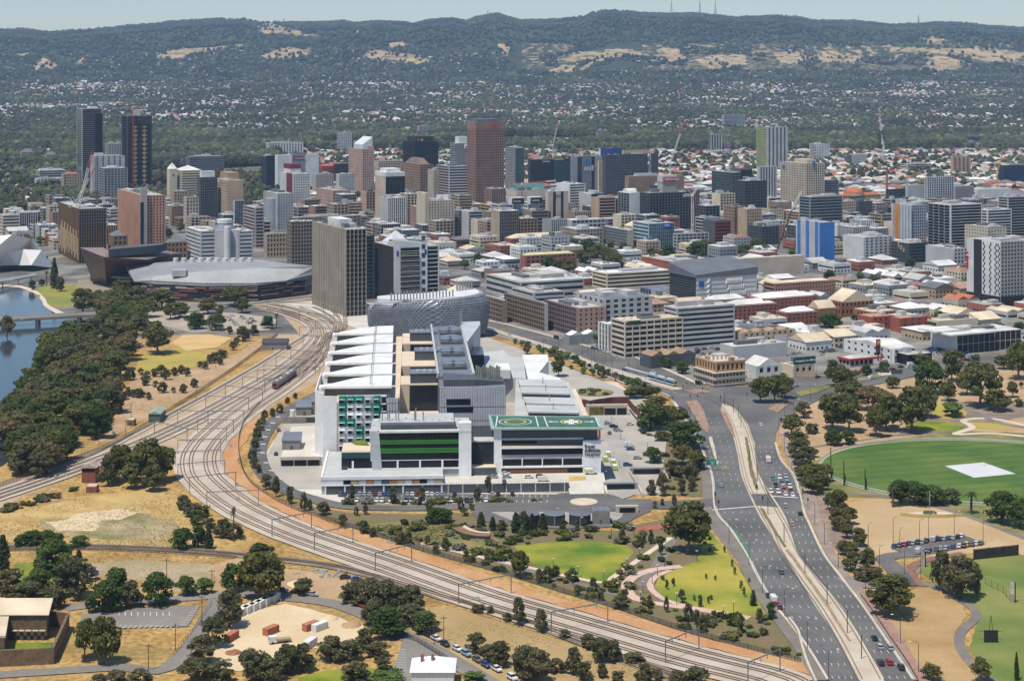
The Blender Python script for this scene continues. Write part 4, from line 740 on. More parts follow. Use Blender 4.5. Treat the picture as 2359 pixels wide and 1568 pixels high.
for pts in (((50,612),(490,622),(500,682),(75,672)),((75,682),(520,692),(530,747),(85,737)),((100,775),(560,785),(572,846),(130,832)),((130,850),(600,860),(612,922),(145,912))):
    q = [lc(1179.4 + px / 4, 719.9 + py / 4, 20.5) for px, py in pts]; sr = MB().prism([(p.x, p.y) for p in q], 19.8, 20.6).build('sawtooth_roof', groof, eb)
    MB().prism([(q[3].x + 1, q[3].y + .8), (q[2].x - 1, q[2].y + .8), (q[1].x - 1, q[1].y - .5), (q[0].x + 1, q[0].y - .5)], 17, 19.8).build('clerestory_wall', dgrey, sr); MB().cyl((q[1].x + q[0].x) / 2, (q[1].y + q[2].y) / 2, 20.6, 24, .25, 6).build('flue', steel2, sr)
lpoly('cream_walkway', creamroof, hosp, ((1309,895),(1326,895),(1355,957),(1336,957)), 0, 9)
lpoly('white_wing', wroof, hosp, ((1203,817),(1261,816),(1264,830),(1242,857),(1288,869),(1294,876),(1217,873)), 0, 15.5)
lpoly('grey_wing', groof, hosp, ((1105,812),(1160,806),(1172,820),(1205,822),(1212,872),(1150,868),(1120,860)), 0, 15); lpoly('wing_plant', wroof, hosp, ((1140,836),(1172,836),(1176,852),(1138,852)), 14.9, 20)
# --- loading deck on the river side
ld0, ld1 = lc(646, 1075, 0), lc(737, 1075, 0); ld = bx('loading_deck', concrete, hosp, ld0.x, ld1.x + 3, ld0.y + .5, ld0.y + 74, 0, 4.7); bx('lintel', kerbm, ld, ld0.x - .3, ld1.x, ld0.y - .4, ld0.y + .6, 3.4, 5.0)
for i in range(3): w_ = (ld1.x - ld0.x) / 3; bx('dock_door', blk, ld, ld0.x + i*w_ + .5, ld0.x + (i+1)*w_ - .3, ld0.y + .2, ld0.y + .52, .1, 3.4)
for (pa, pb, yb, h_, dp) in ((650, 690, 1036, 4.5, 14), (682, 717, 957, 4.5, 14), (718, 732, 955, 7, 10)):
    p, q = lc(pa, yb, 4.7), lc(pb, yb, 4.7); sh = bx('plant_shed', M('grey_block_wall', (.21, .195, .18), .9, .1, .3), ld, p.x, q.x, p.y, p.y + dp, 4.7, 4.7 + h_)
    MB().prism([(p.x - .4, p.y - .4), (q.x + .4, p.y - .4), (q.x + .4, p.y + dp + .4), (p.x - .4, p.y + dp + .4)], 4.7 + h_, [5 + h_, 5 + h_, 6.4 + h_, 6.4 + h_]).build('shed_roof', slate, sh); MB().box(p.x + 4, p.x + 5.4, p.y - .1, p.y, 4.7, 7).build('door', dgrey, sh)
p = lc(674, 968, 4.7); MB().cyl(p.x, p.y, 4.7, 10.5, 1.5, 16).build('oxygen_tank', wroof, ld); bx('tank_wall', MATS['grey_block_wall'], ld, p.x - 5, p.x + 8, p.y - 8, p.y - 7.6, 4.7, 8.2)
# entrance ramp walls and the sunken entry
ry = lc(1395, 957, 0); 
bx('ramp_wall', kerbm, hosp, lc(1350, 956, 0).x, lc(1446, 956, 0).x, ry.y + .3, ry.y + 3, 0, 6.2)
for a_, b_ in ((1392, 1418), (1421, 1443)): bx('tunnel_shade_panel', blk, hosp, lc(a_, 956, 0).x, lc(b_, 956, 0).x, ry.y + .1, ry.y + .32, 0, 4.2)  # flat black panels paint the darkness inside the tunnel mouths
bx('green_wall', M('climbing_plants', (.11, .10, .03), .95, .4, .6), hosp, lc(1357, 956, 0).x, lc(1390, 956, 0).x, ry.y, ry.y + .31, 0, 5)
rs = [lc(px, py, 7.5) for px, py in ((1341,922),(1360,926),(1380,922),(1410,918),(1445,917),(1452,926),(1462,938),(1475,945))]; b = MB()
for p, q in zip(rs, rs[1:]): b.prism([(p.x, p.y), (q.x, q.y), (q.x, q.y + .4), (p.x, p.y + .4)], 4, 8.4)
b.build('rust_screen', bronze, hosp)
# ================================================================ city buildings
TH = R(26); FOOT = []
def facade(par, side, Ln, h, spec, wm, gm, z0=0., cull=60):
    """side 'W': along local x at y=0, facing -y; side 'N': along local y at x=0, facing -x. Real piers, spandrels and fins stand proud of the glass core."""
    k = spec[0]; pr = [float(v) for v in spec[1:].split(',')] if len(spec) > 1 else []
    def piece(name, a0, a1, d, z_0, z_1, m, n=1, step=0., vert=False):
        b = MB()
        if side == 'W': b.box(a0, a1, -d, 0, z_0, z_1)
        else: b.box(-d, 0, a0, a1, z_0, z_1)
        me = b.mesh(name, m)
        for i in range(n):
            lo = (0, 0, i * step) if not vert else ((i * step, 0, 0) if side == 'W' else (0, i * step, 0)); obj(name, me, par, lo)
    if k == 'x': piece('blank_wall', 0, Ln, .4, z0, h + .6, wm); return
    fh = pr[0]; nf = max(1, int((h - z0) / fh))
    fh = (h - z0) / nf
    if k in 'bg':
        sf = pr[1]; piece('spandrel', -.02, Ln + .02, .35, z0, z0 + fh * sf, wm, nf, fh); piece('parapet', -.03, Ln + .03, .36, h - fh * .12, h + .9, wm)
        if k == 'b': piece('corner_pier', 0, .9, .38, z0, h, wm, 2, Ln - .9, True)
    if k == 'g':
        bw, pf = pr[2], pr[3]; nb = min(cull, max(1, round(Ln / bw))); bw = Ln / nb; piece('pier', -bw * pf / 2, bw * pf / 2, .46, z0, h + .4, wm, nb + 1, bw, True)
    if k == 'f':
        w_, pf = pr[1], pr[2]; nb = min(cull, max(1, round(Ln / w_))); w_ = Ln / nb; piece('fin', -w_ * pf / 2, w_ * pf / 2, .7, z0, h + .6, wm, nb + 1, w_, True); piece('floor_edge', 0, Ln, .2, z0, z0 + .3, wm, nf, fh)
    if k == 'm':
        w_ = pr[1]; nb = min(cull, max(1, round(Ln / w_))); w_ = Ln / nb; piece('mullion', -.09, .09, .12, z0, h, wm, nb + 1, w_, True); piece('transom', 0, Ln, .1, z0, z0 + .22, wm, nf, fh)
    if k == 'h':                                     # balconies: slabs and upstands
        piece('balcony_slab', 0, Ln, 1.6, z0 + fh - .25, z0 + fh, wm, nf, fh); piece('balustrade', .2, Ln - .2, 1.55, z0 + .1, z0 + 1.0, gm, nf, fh)
        bw = pr[1]; nb = max(1, round(Ln / bw)); piece('party_wall', -.15, .15, 1.5, z0, h, wm, nb + 1, Ln / nb, True)
def frame(xl, xc, xr, yb, th=TH, depth=None):
    C = G(xc, yb); u = Vector((math.cos(th), math.sin(th))); v = Vector((-math.sin(th), math.cos(th))); tl, tr = (xl - CX) / F, (xr - CX) / F
    a = (tr * C.y - C.x) / (u.x - tr * u.y); dn = v.x - tl * v.y
    b = depth or (tl * C.y - C.x) / dn if abs(dn) > .02 else 30.
    return C, max(a, 2.), max(min(b, 140.), 4.)
GR = M('roof_membrane', (.36, .35, .33), .85, .15, .06); WR = M('white_sheet_roof', (.57, .56, .53), .6, .2, .05); RR = M('orange_tile_roof', (.36, .12, .055), .8, .15, .1); CRF = M('cream_sheet_roof', (.53, .44, .31), .7, .18, .05); DR_ = M('dark_roof', (.12, .125, .13), .7, .15, .08); LR = M('pale_grey_roof', (.43, .42, .40), .7, .22, .05); YR = M('straw_roof', (.50, .44, .24), .7, .1, .06)
def roof_parts(t, a, b, h, roof, rng, style='flat', plant=True, rh=4.):
    if style == 'flat':
        MB().box(.35, a - .3, .35, b - .3, h - .3, h + .35).build('roof', roof, t)
        if plant and min(a, b) > 9:
            n = 1 + int(a * b > 500) + int(a * b > 1100)
            for i in range(n):
                w_, d_ = rng.uniform(.18, .4) * a, rng.uniform(.2, .4) * b; x_, y_ = rng.uniform(.08, .9 - w_ / a) * a, rng.uniform(.08, .9 - d_ / b) * b; MB().box(x_, x_ + w_, y_, y_ + d_, h, h + rng.uniform(1.6, 4.2)).build('plant_room', rng.choice((GR, LR, DR_, gpan)), t)
            for i in range(rng.randint(2, 6)): x_, y_, s_ = rng.uniform(.08, .88) * a, rng.uniform(.08, .88) * b, rng.uniform(.7, 1.7); MB().box(x_, x_ + s_ * 1.3, y_, y_ + s_, h + .3, h + .3 + s_).build('air_unit', rng.choice((WR, GR, LR)), t)
    elif style in ('gable', 'gablen'):
        o = .5; P = [(-o, -o), (a + o, -o), (a + o, b + o), (-o, b + o)]; mb = MB(); v = [(x, y, h) for x, y in P]
        if style == 'gable': v += [(-o, b / 2, h + rh), (a + o, b / 2, h + rh)]; f = [(0, 1, 5, 4), (2, 3, 4, 5), (1, 2, 5), (3, 0, 4), (3, 2, 1, 0)]
        else: v += [(a / 2, -o, h + rh), (a / 2, b + o, h + rh)]; f = [(0, 1, 4), (1, 2, 5, 4), (2, 3, 5), (3, 0, 4, 5), (3, 2, 1, 0)]
        mb.add(v, f).build('roof', roof, t)
    elif style == 'hip':
        o = .6; k = min(a, b) / 2; P = [(-o, -o, h), (a + o, -o, h), (a + o, b + o, h), (-o, b + o, h)]
        Q = [(k, b / 2, h + rh), (a - k, b / 2, h + rh)] if a > b else [(a / 2, k, h + rh), (a / 2, b - k, h + rh)]
        f = [(0, 1, 5, 4), (1, 2, 5), (2, 3, 4, 5), (3, 0, 4), (3, 2, 1, 0)] if a > b else [(0, 1, 4), (1, 2, 5, 4), (2, 3, 5), (3, 0, 4, 5), (3, 2, 1, 0)]
        MB().add(P + Q, f).build('roof', roof, t)
    elif style == 'saw':
        n = max(2, int(a / 9)); w_ = a / n
        for i in range(n): x_ = i * w_; MB().add([(x_, 0, h), (x_ + w_, 0, h), (x_ + w_, b, h), (x_, b, h), (x_ + w_ * .5, -.2, h + rh * .7), (x_ + w_ * .5, b + .2, h + rh * .7)], [(0, 1, 4), (1, 2, 5, 4), (2, 3, 5), (3, 0, 4, 5)]).build('roof', roof, t)
def bld(label, xl, xc, xr, yt, yb, wall, glass, Ws, Ns, roof=None, nwall=None, style='flat', plant=True, th=TH, depth=None, z0=0., rh=4., base=None, cat='building', name='city_building', group=None, zoff=0.):
    C, a, b = frame(xl, xc, xr, yb, th, depth); h = H - (yt - HY) * C.y / F - C.z; rng = random.Random(int(xl * 7 + yt * 13))
    t = thing(name, label, cat, C + Vector((0, 0, zoff)), th, group); t['dims'] = (a, b, h)
    wm = CM(wall); nm = CM(nwall or wall); gm = GLASS(glass)
    MB().box(0, a, 0, b, -1, h).build('core', gm if not (Ws == Ns == 'x') else wm, t)
    MB().box(0, a + .3, b, b + .3, -1, h + .5).build('rear_wall', wm, t); MB().box(a, a + .3, 0, b, -1, h + .5).build('rear_wall', wm, t)
    facade(t, 'W', a, h, Ws, wm, gm); facade(t, 'N', b, h, Ns, nm, gm)
    roof_parts(t, a, b, h, roof or GR, rng, style, plant, rh)
    if base: MB().box(-.5, a + .2, -.5, b + .2, -1, base[0]).build('plinth', CM(base[1]), t)
    FOOT.append((C.x, C.y, a, b, th)); return t, a, b, h
def sign(t, s, size, m, x, z, side='W', board=None, bm=None, y=-.6, align='LEFT', bold=.02):
    rot = (R(90), 0, 0) if side == 'W' else (R(90), 0, R(-90))
    if board:
        if side == 'W': MB().box(board[0], board[1], y, y + .2, board[2], board[3]).build('sign_board', bm, t)
        else: MB().box(y, y + .2, board[0], board[1], board[2], board[3]).build('sign_board', bm, t)
    text(s, size, m, t, (x, y - .06, z) if side == 'W' else (y - .06, x, z), rot, .1, bold=bold, align=align)
D1 = (.02, .022, .026); D2 = (.035, .045, .055); TG = (.02, .05, .05); BG = (.04, .075, .11); BR = (.03, .022, .018)
wh = (.56, .56, .54); lg = (.40, .40, .39); mg = (.24, .245, .25); dg = (.08, .083, .09); be = (.47, .40, .31); tn = (.40, .29, .19); br = (.26, .17, .115); rb_ = (.27, .10, .065); pk = (.42, .28, .22); cr = (.54, .46, .33); gb_ = (.16, .16, .165); tc = (.43, .24, .155); sn = (.36, .29, .20)
signw = M('sign_white', (.7, .7, .68), .5, .05, .5); signr = M('sign_red', (.42, .025, .03), .5, .05, .5); signb = M('sign_blue', (.02, .10, .35), .5, .05, .5); signk = M('sign_black', (.012, .012, .014), .5, .1, .5)
B = {}
def add(key, *a, **k): B[key] = bld(*a, **k)
# --- towers, roughly back to front
add('far1', 'distant office slab with pale blue window bands above the parkland trees', 1663,1667,1716,265,297, lg, BG, 'b3.6,.45', 'b3.6,.45', name='office_tower')
add('far2', 'slim pale tower with two white piers standing before the parkland', 1632,1638,1662,310,352, lg, D2, 'f3.4,7,.35', 'm3.4,3', name='apartment_tower')
add('far3', 'white low podium wrapped round the slim pale tower', 1625,1632,1680,350,362, wh, D2, 'b3.4,.6', 'x', WR)
add('far4', 'small blue wrapped tower block among the far trees', 2223,2228,2260,316,342, (.05,.10,.25), BG, 'b3.2,.5', 'b3.2,.5', name='apartment_tower')
add('far5', 'tan slab block with dark central panel before the southern parkland', 2190,2196,2234,363,405, tn, BR, 'g3.2,.4,10,.4', 'x', name='apartment_tower')
add('far6', 'long low beige balcony block before the southern parkland', 2075,2090,2145,379,399, be, D2, 'b3.2,.5', 'b3.2,.5', CRF)
add('far7', 'stepped white and charcoal apartment tower below the parkland', 1865,1882,1910,333,372, wh, D1, 'g3.1,.45,4,.5', 'b3.1,.4', name='apartment_tower')
add('far8', 'mottled pale grey flats with dark side beside the avenue', 1950,1964,1995,357,383, lg, D2, 'g3,.5,4,.6', 'x', nwall=dg)
add('far9', 'cream block with blue grey roof plant at the end of the avenue', 2012,2016,2044,364,381, cr, D2, 'g3,.5,3.4,.5', 'g3,.5,3.4,.5', M('blue_grey_plant', (.25,.29,.33), .7, .1, .1))
add('far10', 'tall tower with pale grey folded panels and a green balcony side', 1743,1768,1812,294,400, lg, D2, 'f3.2,9,.55', 'g3.2,.4,4,.25', nwall=(.30,.33,.14), name='apartment_tower')
add('far11', 'wide navy glass office block beside the orange tower crane', 2298,2312,2372,382,423, (.03,.05,.09), (.012,.03,.06), 'b3.6,.35', 'b3.6,.35', name='office_block')
add('far12', 'pale concrete frame building under construction beside the racecourse', 962,966,1000,290,322, lg, D1, 'g3.4,.35,4,.3', 'g3.4,.35,4,.3')
add('far13', 'grey concrete twin lift cores rising from unfinished flats', 777,786,809,306,352, lg, D2, 'g3.4,.5,5,.6', 'b3.4,.4', name='apartment_tower')
add('far14', 'cream flats with blue window bays before the parkland', 613,620,697,330,362, wh, BG, 'g3.1,.25,6,.45', 'b3.1,.5', LR)
add('far15', 'low dark slatted office block with grey side wing', 428,436,516,362,400, gb_, D1, 'b3.6,.55', 'b3.6,.55', LR)
add('far16', 'tan mansard apartment block among the garden trees', 47,50,78,351,378, tn, BR, 'g3,.4,3.4,.45', 'g3,.4,3.4,.45', DR_, style='hip', rh=7)
add('far17', 'smaller tan mansard apartment block behind the white pavilion', 103,106,131,357,381, tn, BR, 'g3,.4,3.4,.45', 'x', DR_, style='hip', rh=6)
add('a3', 'plain grey hotel slab between two dark towers', 242,250,281,332,420, (.33,.32,.31), D1, 'g3.1,.5,5,.6', 'b3.1,.5', name='hotel')
add('a1', 'tallest black glass tower with thin white floor lines', 177,189,235,251,432, lg, (.006,.008,.012), 'b3.1,.10', 'b3.1,.10', name='glass_tower', plant=False)
add('a2', 'dark tower with gold diamond screens and scaffolded crown', 281,293,350,268,440, dg, (.008,.01,.014), 'b3.1,.13', 'b3.1,.13', name='glass_tower', plant=False)
add('a4', 'pale grey campus tower with narrow vertical slots', 209,218,283,360,448, lg, D1, 'g3.4,.35,8,.7', 'g3.4,.5,6,.5', name='office_tower', plant=True)
add('a5', 'grey tiered office building with tall lower piers beside the pale campus tower', 228,240,293,389,465, mg, D2, 'g3.6,.4,5,.35', 'b3.6,.4', name='office_block')
add('a8', 'square brown stone building with small red roof behind the museum', 142,148,183,402,442, sn, BR, 'g4,.5,4,.6', 'g4,.5,4,.6', RR, style='hip', rh=3)
add('a7', 'terraced white and blue grey laboratory block among garden trees', 82,90,153,394,421, lg, D2, 'b3.4,.4', 'b3.4,.4', WR)
add('a7b', 'low pale grey annexe in front of the terraced laboratory', 80,86,146,413,432, lg, D2, 'g3,.5,5,.5', 'x', LR)
add('b3', 'dark blue glass office beside the blank white bank tower', 602,612,634,360,437, dg, (.01,.025,.035), 'b3.6,.12', 'm3.6,2', name='glass_tower')
add('b2', 'blank white office tower with dark red bank sign', 634,640,734,358,442, wh, D2, 'x', 'x', name='office_tower')
add('b6', 'red and white banded building with barrel vault red roof', 735,741,803,384,424, (.42,.09,.07), D1, 'b3.6,.5', 'b3.6,.5', plant=False)
add('b6b', 'small black glass cube beside the red vaulted building', 768,772,806,377,424, dg, D1, 'm3.4,3', 'm3.4,3')
add('b7', 'stepped pinkish stone tower crowned by a white sloping wedge', 804,836,861,345,440, pk, D1, 'g3.7,.5,3.3,.5', 'g3.7,.5,3.3,.5', name='office_tower', plant=False)
add('b8', 'low beige office with dark strip windows and blue roof box', 864,872,930,372,420, be, D1, 'g3.6,.45,3,.3', 'g3.6,.45,3,.3')
add('b9', 'black tower with stepped top and red logo sign', 929,956,1009,328,430, (.015,.017,.022), (.008,.01,.014), 'g3.7,.4,3,.4', 'g3.7,.4,3,.4', name='office_tower', plant=False)
add('b10', 'ribbed grey exchange tower with white top box and square logo', 1037,1048,1078,331,440, mg, D2, 'f3.7,2.2,.6', 'b3.7,.5', name='office_tower', plant=False)
add('b11', 'tallest brown granite office tower with square windows and red logo', 1077,1097,1160,283,480, (.245,.145,.105), D1, 'g3.75,.42,3.1,.42', 'g3.75,.42,3.1,.42', name='office_tower', plant=False)
add('c1', 'slim blue grey glass tower with pale side panels behind the granite tower', 1165,1187,1207,341,440, mg, TG, 'm3.6,2.2', 'g3.6,.5,5,.3', name='glass_tower')
add('c2', 'black ribbed office tower beside green glass neighbour', 1217,1222,1276,368,430, (.03,.03,.034), D1, 'f3.6,1.6,.45', 'x', name='office_tower')
add('c3', 'green glass office tower with dark roof sign', 1276,1281,1316,368,430, (.04,.09,.08), TG, 'm3.5,2', 'm3.5,2', name='glass_tower')
add('c4', 'smooth grey bank tower with blue flower logo', 1315,1322,1378,361,450, (.28,.29,.32), D2, 'f40,22,.55', 'x', name='office_tower', plant=True)
add('c5', 'narrow cream ribbed office beside the grey bank tower', 1377,1380,1392,371,450, be, D2, 'f3.6,2,.55', 'x')
add('c7', 'blue clad office with white end wall behind the dark grid block', 1380,1384,1432,343,420, (.04,.10,.30), BG, 'g3.6,.3,6,.2', 'x', nwall=wh)
add('c7b', 'tan rooftop block beside the blue clad office', 1433,1437,1493,347,420, tn, BR, 'x', 'x')
add('c6', 'broad charcoal office block with regular square window grid', 1389,1396,1516,358,455, (.085,.09,.10), D2, 'g3.8,.32,3.6,.25', 'g3.8,.32,3.6,.25', name='office_block')
add('c8', 'grey green banded office beneath the white lattice mast', 1452,1457,1512,378,452, mg, TG, 'b3.6,.4', 'b3.6,.4', DR_)
add('d1', 'cream hotel tower with tall ribbed bays and rooftop signs', 1799,1858,1898,378,475, be, D1, 'g3.2,.35,4,.42', 'g3.2,.35,4,.42', name='hotel')
add('c15b', 'striped grey and black slab behind the glass consulting tower', 1744,1750,1788,385,480, lg, D1, 'f3.6,5,.5', 'x', name='office_tower')
add('c15', 'dark green glass office tower with consulting firm sign', 1640,1688,1732,398,500, mg, (.008,.03,.03), 'm3.7,2.2', 'm3.7,2.2', name='glass_tower')
add('c15c', 'unfinished black framed tower joined to the green glass tower', 1692,1716,1766,418,512, dg, D1, 'g3.5,.22,3.2,.18', 'g3.5,.22,3.2,.18', name='office_tower')
add('d2', 'dark glass apartment tower with pale crown in front of the cream hotel', 1866,1876,1932,417,470, mg, TG, 'b3.3,.25', 'b3.3,.25', LR, name='apartment_tower')
add('d12', 'white gridded apartment tower with blue glass', 2131,2136,2197,409,480, wh, BG, 'g3.3,.22,4,.22', 'g3.3,.22,4,.22', name='apartment_tower')
add('d13', 'plain mid grey office block right of the white gridded tower', 2196,2201,2242,430,482, mg, D2, 'f3.6,2,.5', 'x')
add('d14', 'blank pale grey stair block left of the white gridded tower', 2086,2092,2131,428,480, lg, D2, 'x', 'x')
add('d14b', 'black glass office block with square bays', 2042,2048,2090,437,480, dg, D1, 'g3.6,.3,4,.2', 'g3.6,.3,4,.2')
add('d14c', 'long white shed roofed block behind the grey office', 2240,2250,2330,437,480, wh, D2, 'x', 'x', WR)
add('d15', 'domed orange roofed market hall of sandy stone', 1930,1942,2028,452,480, tn, BR, 'g5,.5,4,.5', 'x', RR, style='hip', rh=4)
add('a17', 'cream stepped office building with white hipped roof behind clock tower', 402,418,466,394,462, cr, D1, 'b3.5,.55', 'b3.5,.55', WR, style='hip', rh=7)
add('a17b', 'slender cream clock tower with white pyramid roof', 385,391,408,390,462, cr, BR, 'x', 'x', WR, style='hip', rh=9, name='clock_tower')
add('a15', 'dark purple grey tower with dotted red trim', 455,462,500,410,528, (.10,.095,.11), D1, 'g3.3,.35,2.6,.35', 'g3.3,.35,2.6,.35', name='office_tower')
add('a16', 'tan balconied hotel with rooftop lettering beside dark tower', 494,524,560,417,530, tn, BR, 'x', 'g3.1,.42,3,.22', name='hotel', nwall=(.46,.36,.24))
add('a18', 'tall cream stone bank building with arched top windows', 394,402,431,442,508, sn, BR, 'g4,.45,3.2,.5', 'g4,.45,3.2,.5')
add('a18b', 'narrow beige stone office beside the dark purple tower', 424,430,457,455,528, be, BR, 'g4,.45,4,.5', 'g4,.45,4,.5', LR)
add('b4', 'white egg crate office building with crimson corner strip', 646,676,713,402,488, wh, D1, 'g3.4,.42,2.6,.4', 'g3.4,.4,3,.5', name='office_tower')
add('b5', 'pale grey hotel with blue glass corner behind the curved office', 608,640,675,447,530, lg, BG, 'g3.2,.45,3,.5', 'g3.2,.5,4,.55', name='hotel')
add('b18', 'grey stone office with rows of small windows', 720,728,768,402,446, (.33,.30,.26), D1, 'g3.6,.5,3,.55', 'x')
add('b18b', 'pale grey sculpted concrete office', 774,782,817,402,446, lg, D2, 'g3.4,.5,2.4,.5', 'x')
add('b12', 'brown stepped office tower with dark mansard top', 926,968,997,380,466, br, D1, 'g3.6,.45,3,.35', 'g3.6,.45,3,.35', name='office_tower')
add('b14', 'white office with heavy black window bands beside the granite tower', 1005,1034,1078,384,478, wh, D1, 'b3.7,.4', 'b3.7,.45', nwall=(.30,.26,.22), name='office_tower')
add('b14b', 'blank taupe service block attached to the banded white office', 986,1000,1018,392,474, (.34,.29,.24), D1, 'x', 'x')
add('b13', 'black ribbed tower with blank tan side and white crown', 865,889,932,400,502, (.03,.03,.033), D1, 'f3.6,5,.12', 'x', nwall=(.44,.35,.26), name='office_tower')
add('b17', 'pink art deco building with crenellated top', 730,768,806,440,494, (.40,.27,.22), BR, 'g4,.5,3.5,.6', 'g4,.5,3,.55')
add('b15', 'beige hotel with black window slots and white rooftop sign', 961,980,1045,464,548, be, D1, 'g3.2,.5,3.6,.55', 'g3.2,.5,4,.6', WR, name='hotel')
add('b16', 'tall white wall block with pale blue lettering', 1020,1026,1057,451,505, wh, D2, 'x', 'x')
add('b23', 'black and gold banded office corner block', 1106,1130,1161,474,524, (.40,.30,.16), D1, 'b3.6,.35', 'b3.6,.35')
add('b24', 'old brown stone hall with orange tiled roof', 1075,1082,1108,490,524, br, BR, 'g4,.5,3,.5', 'x', RR, style='hip', rh=6)
add('c9', 'white office with blank corner and black window stripes', 1283,1312,1348,425,506, wh, D1, 'b3.5,.42', 'x', WR, name='office_tower')
add('c10', 'blank beige insurance office tower', 1257,1268,1304,442,524, be, D2, 'f40,9,.6', 'x', name='office_tower')
add('c11', 'dark green glass office with grey stone end', 1333,1362,1398,448,510, (.05,.06,.055), TG, 'b3.4,.25', 'x', nwall=lg)
add('c12', 'narrow black finned office beside white balcony flats', 1403,1412,1438,458,516, dg, D1, 'f3.4,2,.3', 'b3.4,.4', nwall=mg)
add('c13', 'white balcony apartment tower with barrel vault roof', 1426,1452,1476,445,524, wh, D2, 'x', 'h3.2,7', WR, name='apartment_tower', plant=False)
add('c14b', 'brown and grey boxy hotel behind the scaffolded frame', 1440,1448,1576,407,490, br, D2, 'x', 'x')
add('c14', 'large unfinished dark tower frame wrapped in scaffold', 1475,1497,1592,446,532, dg, D1, 'g3.4,.2,4.2,.2', 'g3.4,.2,4.2,.2', name='unfinished_tower')
add('c21', 'wide pale panelled hall beside the unfinished tower', 1615,1626,1712,490,528, lg, D2, 'm4,6', 'x', WR)
add('sof', 'half built concrete frame with hotel banner on lift core', 1160,1180,1268,492,534, dg, D1, 'g3.4,.25,4,.25', 'g3.4,.25,4,.25', name='unfinished_tower')
add('grn', 'beige podium with sloping green glass roof', 1168,1190,1262,440,505, be, TG, 'x', 'x', M('green_glass_roof', (.06,.16,.14), .3, .15, .2))
add('a12', 'unfinished brown and gold glass hotel tower by the river', 136,182,244,482,607, (.16,.10,.05), BR, 'f3.4,2.6,.3', 'f3.4,2.6,.3', name='unfinished_tower')
add('a13', 'terracotta hotel tower with zigzag bays and concrete lift shaft', 272,330,380,452,592, tc, D1, 'g3.0,.42,3.4,.5', 'g3.0,.42,3.4,.5', name='hotel', plant=True)
add('a20', 'pink and charcoal banded office behind the octagonal offices', 561,588,608,480,572, (.34,.29,.28), D1, 'b3.6,.45', 'b3.6,.45', name='office_tower')
add('a21', 'slim blue glass hotel corner', 538,541,563,463,540, lg, BG, 'm3.3,2.4', 'x')
add('a14', 'left wing of grey and white banded octagonal offices', 428,462,512,534,606, (.46,.46,.47), D1, 'b3.7,.62', 'b3.7,.62', WR, name='office_block')
add('a14b', 'right wing of grey and white banded octagonal offices', 534,548,582,534,606, (.46,.46,.47), D1, 'b3.7,.62', 'b3.7,.62', WR, name='office_block')
add('stn', 'long brown brick railway station behind the hotel', 380,386,430,560,600, (.25,.15,.09), BR, 'g5,.45,4,.5', 'x', DR_, style='hip', rh=5)
add('stn2', 'brown station wing with grey slate roof beside the unfinished hotel', 250,262,292,545,592, (.25,.16,.10), BR, 'g5,.45,4,.5', 'x', slate, style='hip', rh=5)
add('b19', 'brown granite and glass riverside office with flat eaves', 662,672,726,512,616, (.21,.165,.13), D1, 'g3.6,.35,3.2,.35', 'g3.6,.35,3.2,.35', WR, name='office_block')
add('b19c', 'long brown office wing with broad white eaves behind the finned tower', 668,676,830,503,590, (.24,.17,.12), D2, 'g3.6,.4,4,.4', 'b3.6,.4', WR)
add('b20', 'sandstone heritage bank with arched upper storey', 609,615,664,540,594, sn, BR, 'g4.2,.4,3.2,.45', 'x', LR)
add('b22b', 'black framed glass flats between the two riverside towers', 828,838,862,545,690, dg, TG, 'b3.2,.2', 'b3.2,.2', name='apartment_tower')
add('d3', 'grey glass office tower with orange vertical strips', 1842,1866,1941,455,545, mg, TG, 'b3.5,.28', 'b3.5,.28', LR, name='office_tower')
add('d4', 'concrete tower shell wrapped in bright blue mesh', 1834,1889,1920,514,613, (.05,.16,.45), (.03,.10,.30), 'f3.4,2,.9', 'x', nwall=(.40,.40,.39), name='unfinished_tower')
add('d5', 'white and grey student flats with charcoal panel', 1943,1992,2056,548,602, lg, D1, 'g3,.45,6,.5', 'x', nwall=wh, name='apartment_block')
add('d6', 'silver student tower with tall orange stripe', 2057,2098,2133,474,582, (.36,.38,.42), BG, 'g3,.35,3,.3', 'f3,5,.75', name='apartment_tower', nwall=(.38,.40,.43))
add('d6b', 'dark glass podium with orange and blue panels below the silver tower', 2055,2092,2134,562,606, dg, TG, 'b3.2,.3', 'g3.2,.3,4,.2')
add('d7', 'black and white balcony apartment tower', 2140,2190,2262,473,588, wh, (.012,.016,.02), 'b3.1,.16', 'h3.1,9', name='apartment_tower')
add('d7b', 'blank concrete podium wall below the black and white tower', 2133,2198,2228,574,618, lg, D2, 'g3.4,.4,4,.4', 'x')
add('d8', 'white curved balcony apartments beside the beige holed block', 2253,2275,2330,485,560, wh, D2, 'b3.1,.3', 'b3.1,.3', WR, name='apartment_tower')
add('d9', 'dark apartment tower with white balcony edges and red strip', 2300,2322,2372,455,545, lg, D1, 'b3.1,.2', 'b3.1,.35', name='apartment_tower')
add('d10', 'beige cube pierced by scattered square windows', 2225,2275,2316,524,600, (.46,.41,.33), BR, 'g3.4,.55,4,.6', 'g3.4,.55,4,.6')
add('d11', 'white and black chequered student tower on black plinth', 2228,2306,2385,559,714, (.27,.275,.27), D1, 'g3,.4,3.3,.4', 'x', nwall=wh, name='apartment_tower', base=(11, (.02,.02,.023)))
add('c19', 'office with pale panels and teal glass face', 1458,1495,1553,516,576, (.40,.42,.45), (.03,.10,.13), 'm3.6,2.4', 'b3.6,.4', LR, name='office_block')
add('c20', 'black building with red slatted face', 1620,1647,1683,513,570, (.20,.03,.02), D1, 'b3.6,.4', 'x', nwall=dg)
add('c22', 'pale grey framed flats with pink posts', 1552,1560,1632,540,578, lg, D2, 'g3.4,.3,5,.18', 'g3.4,.3,5,.18')
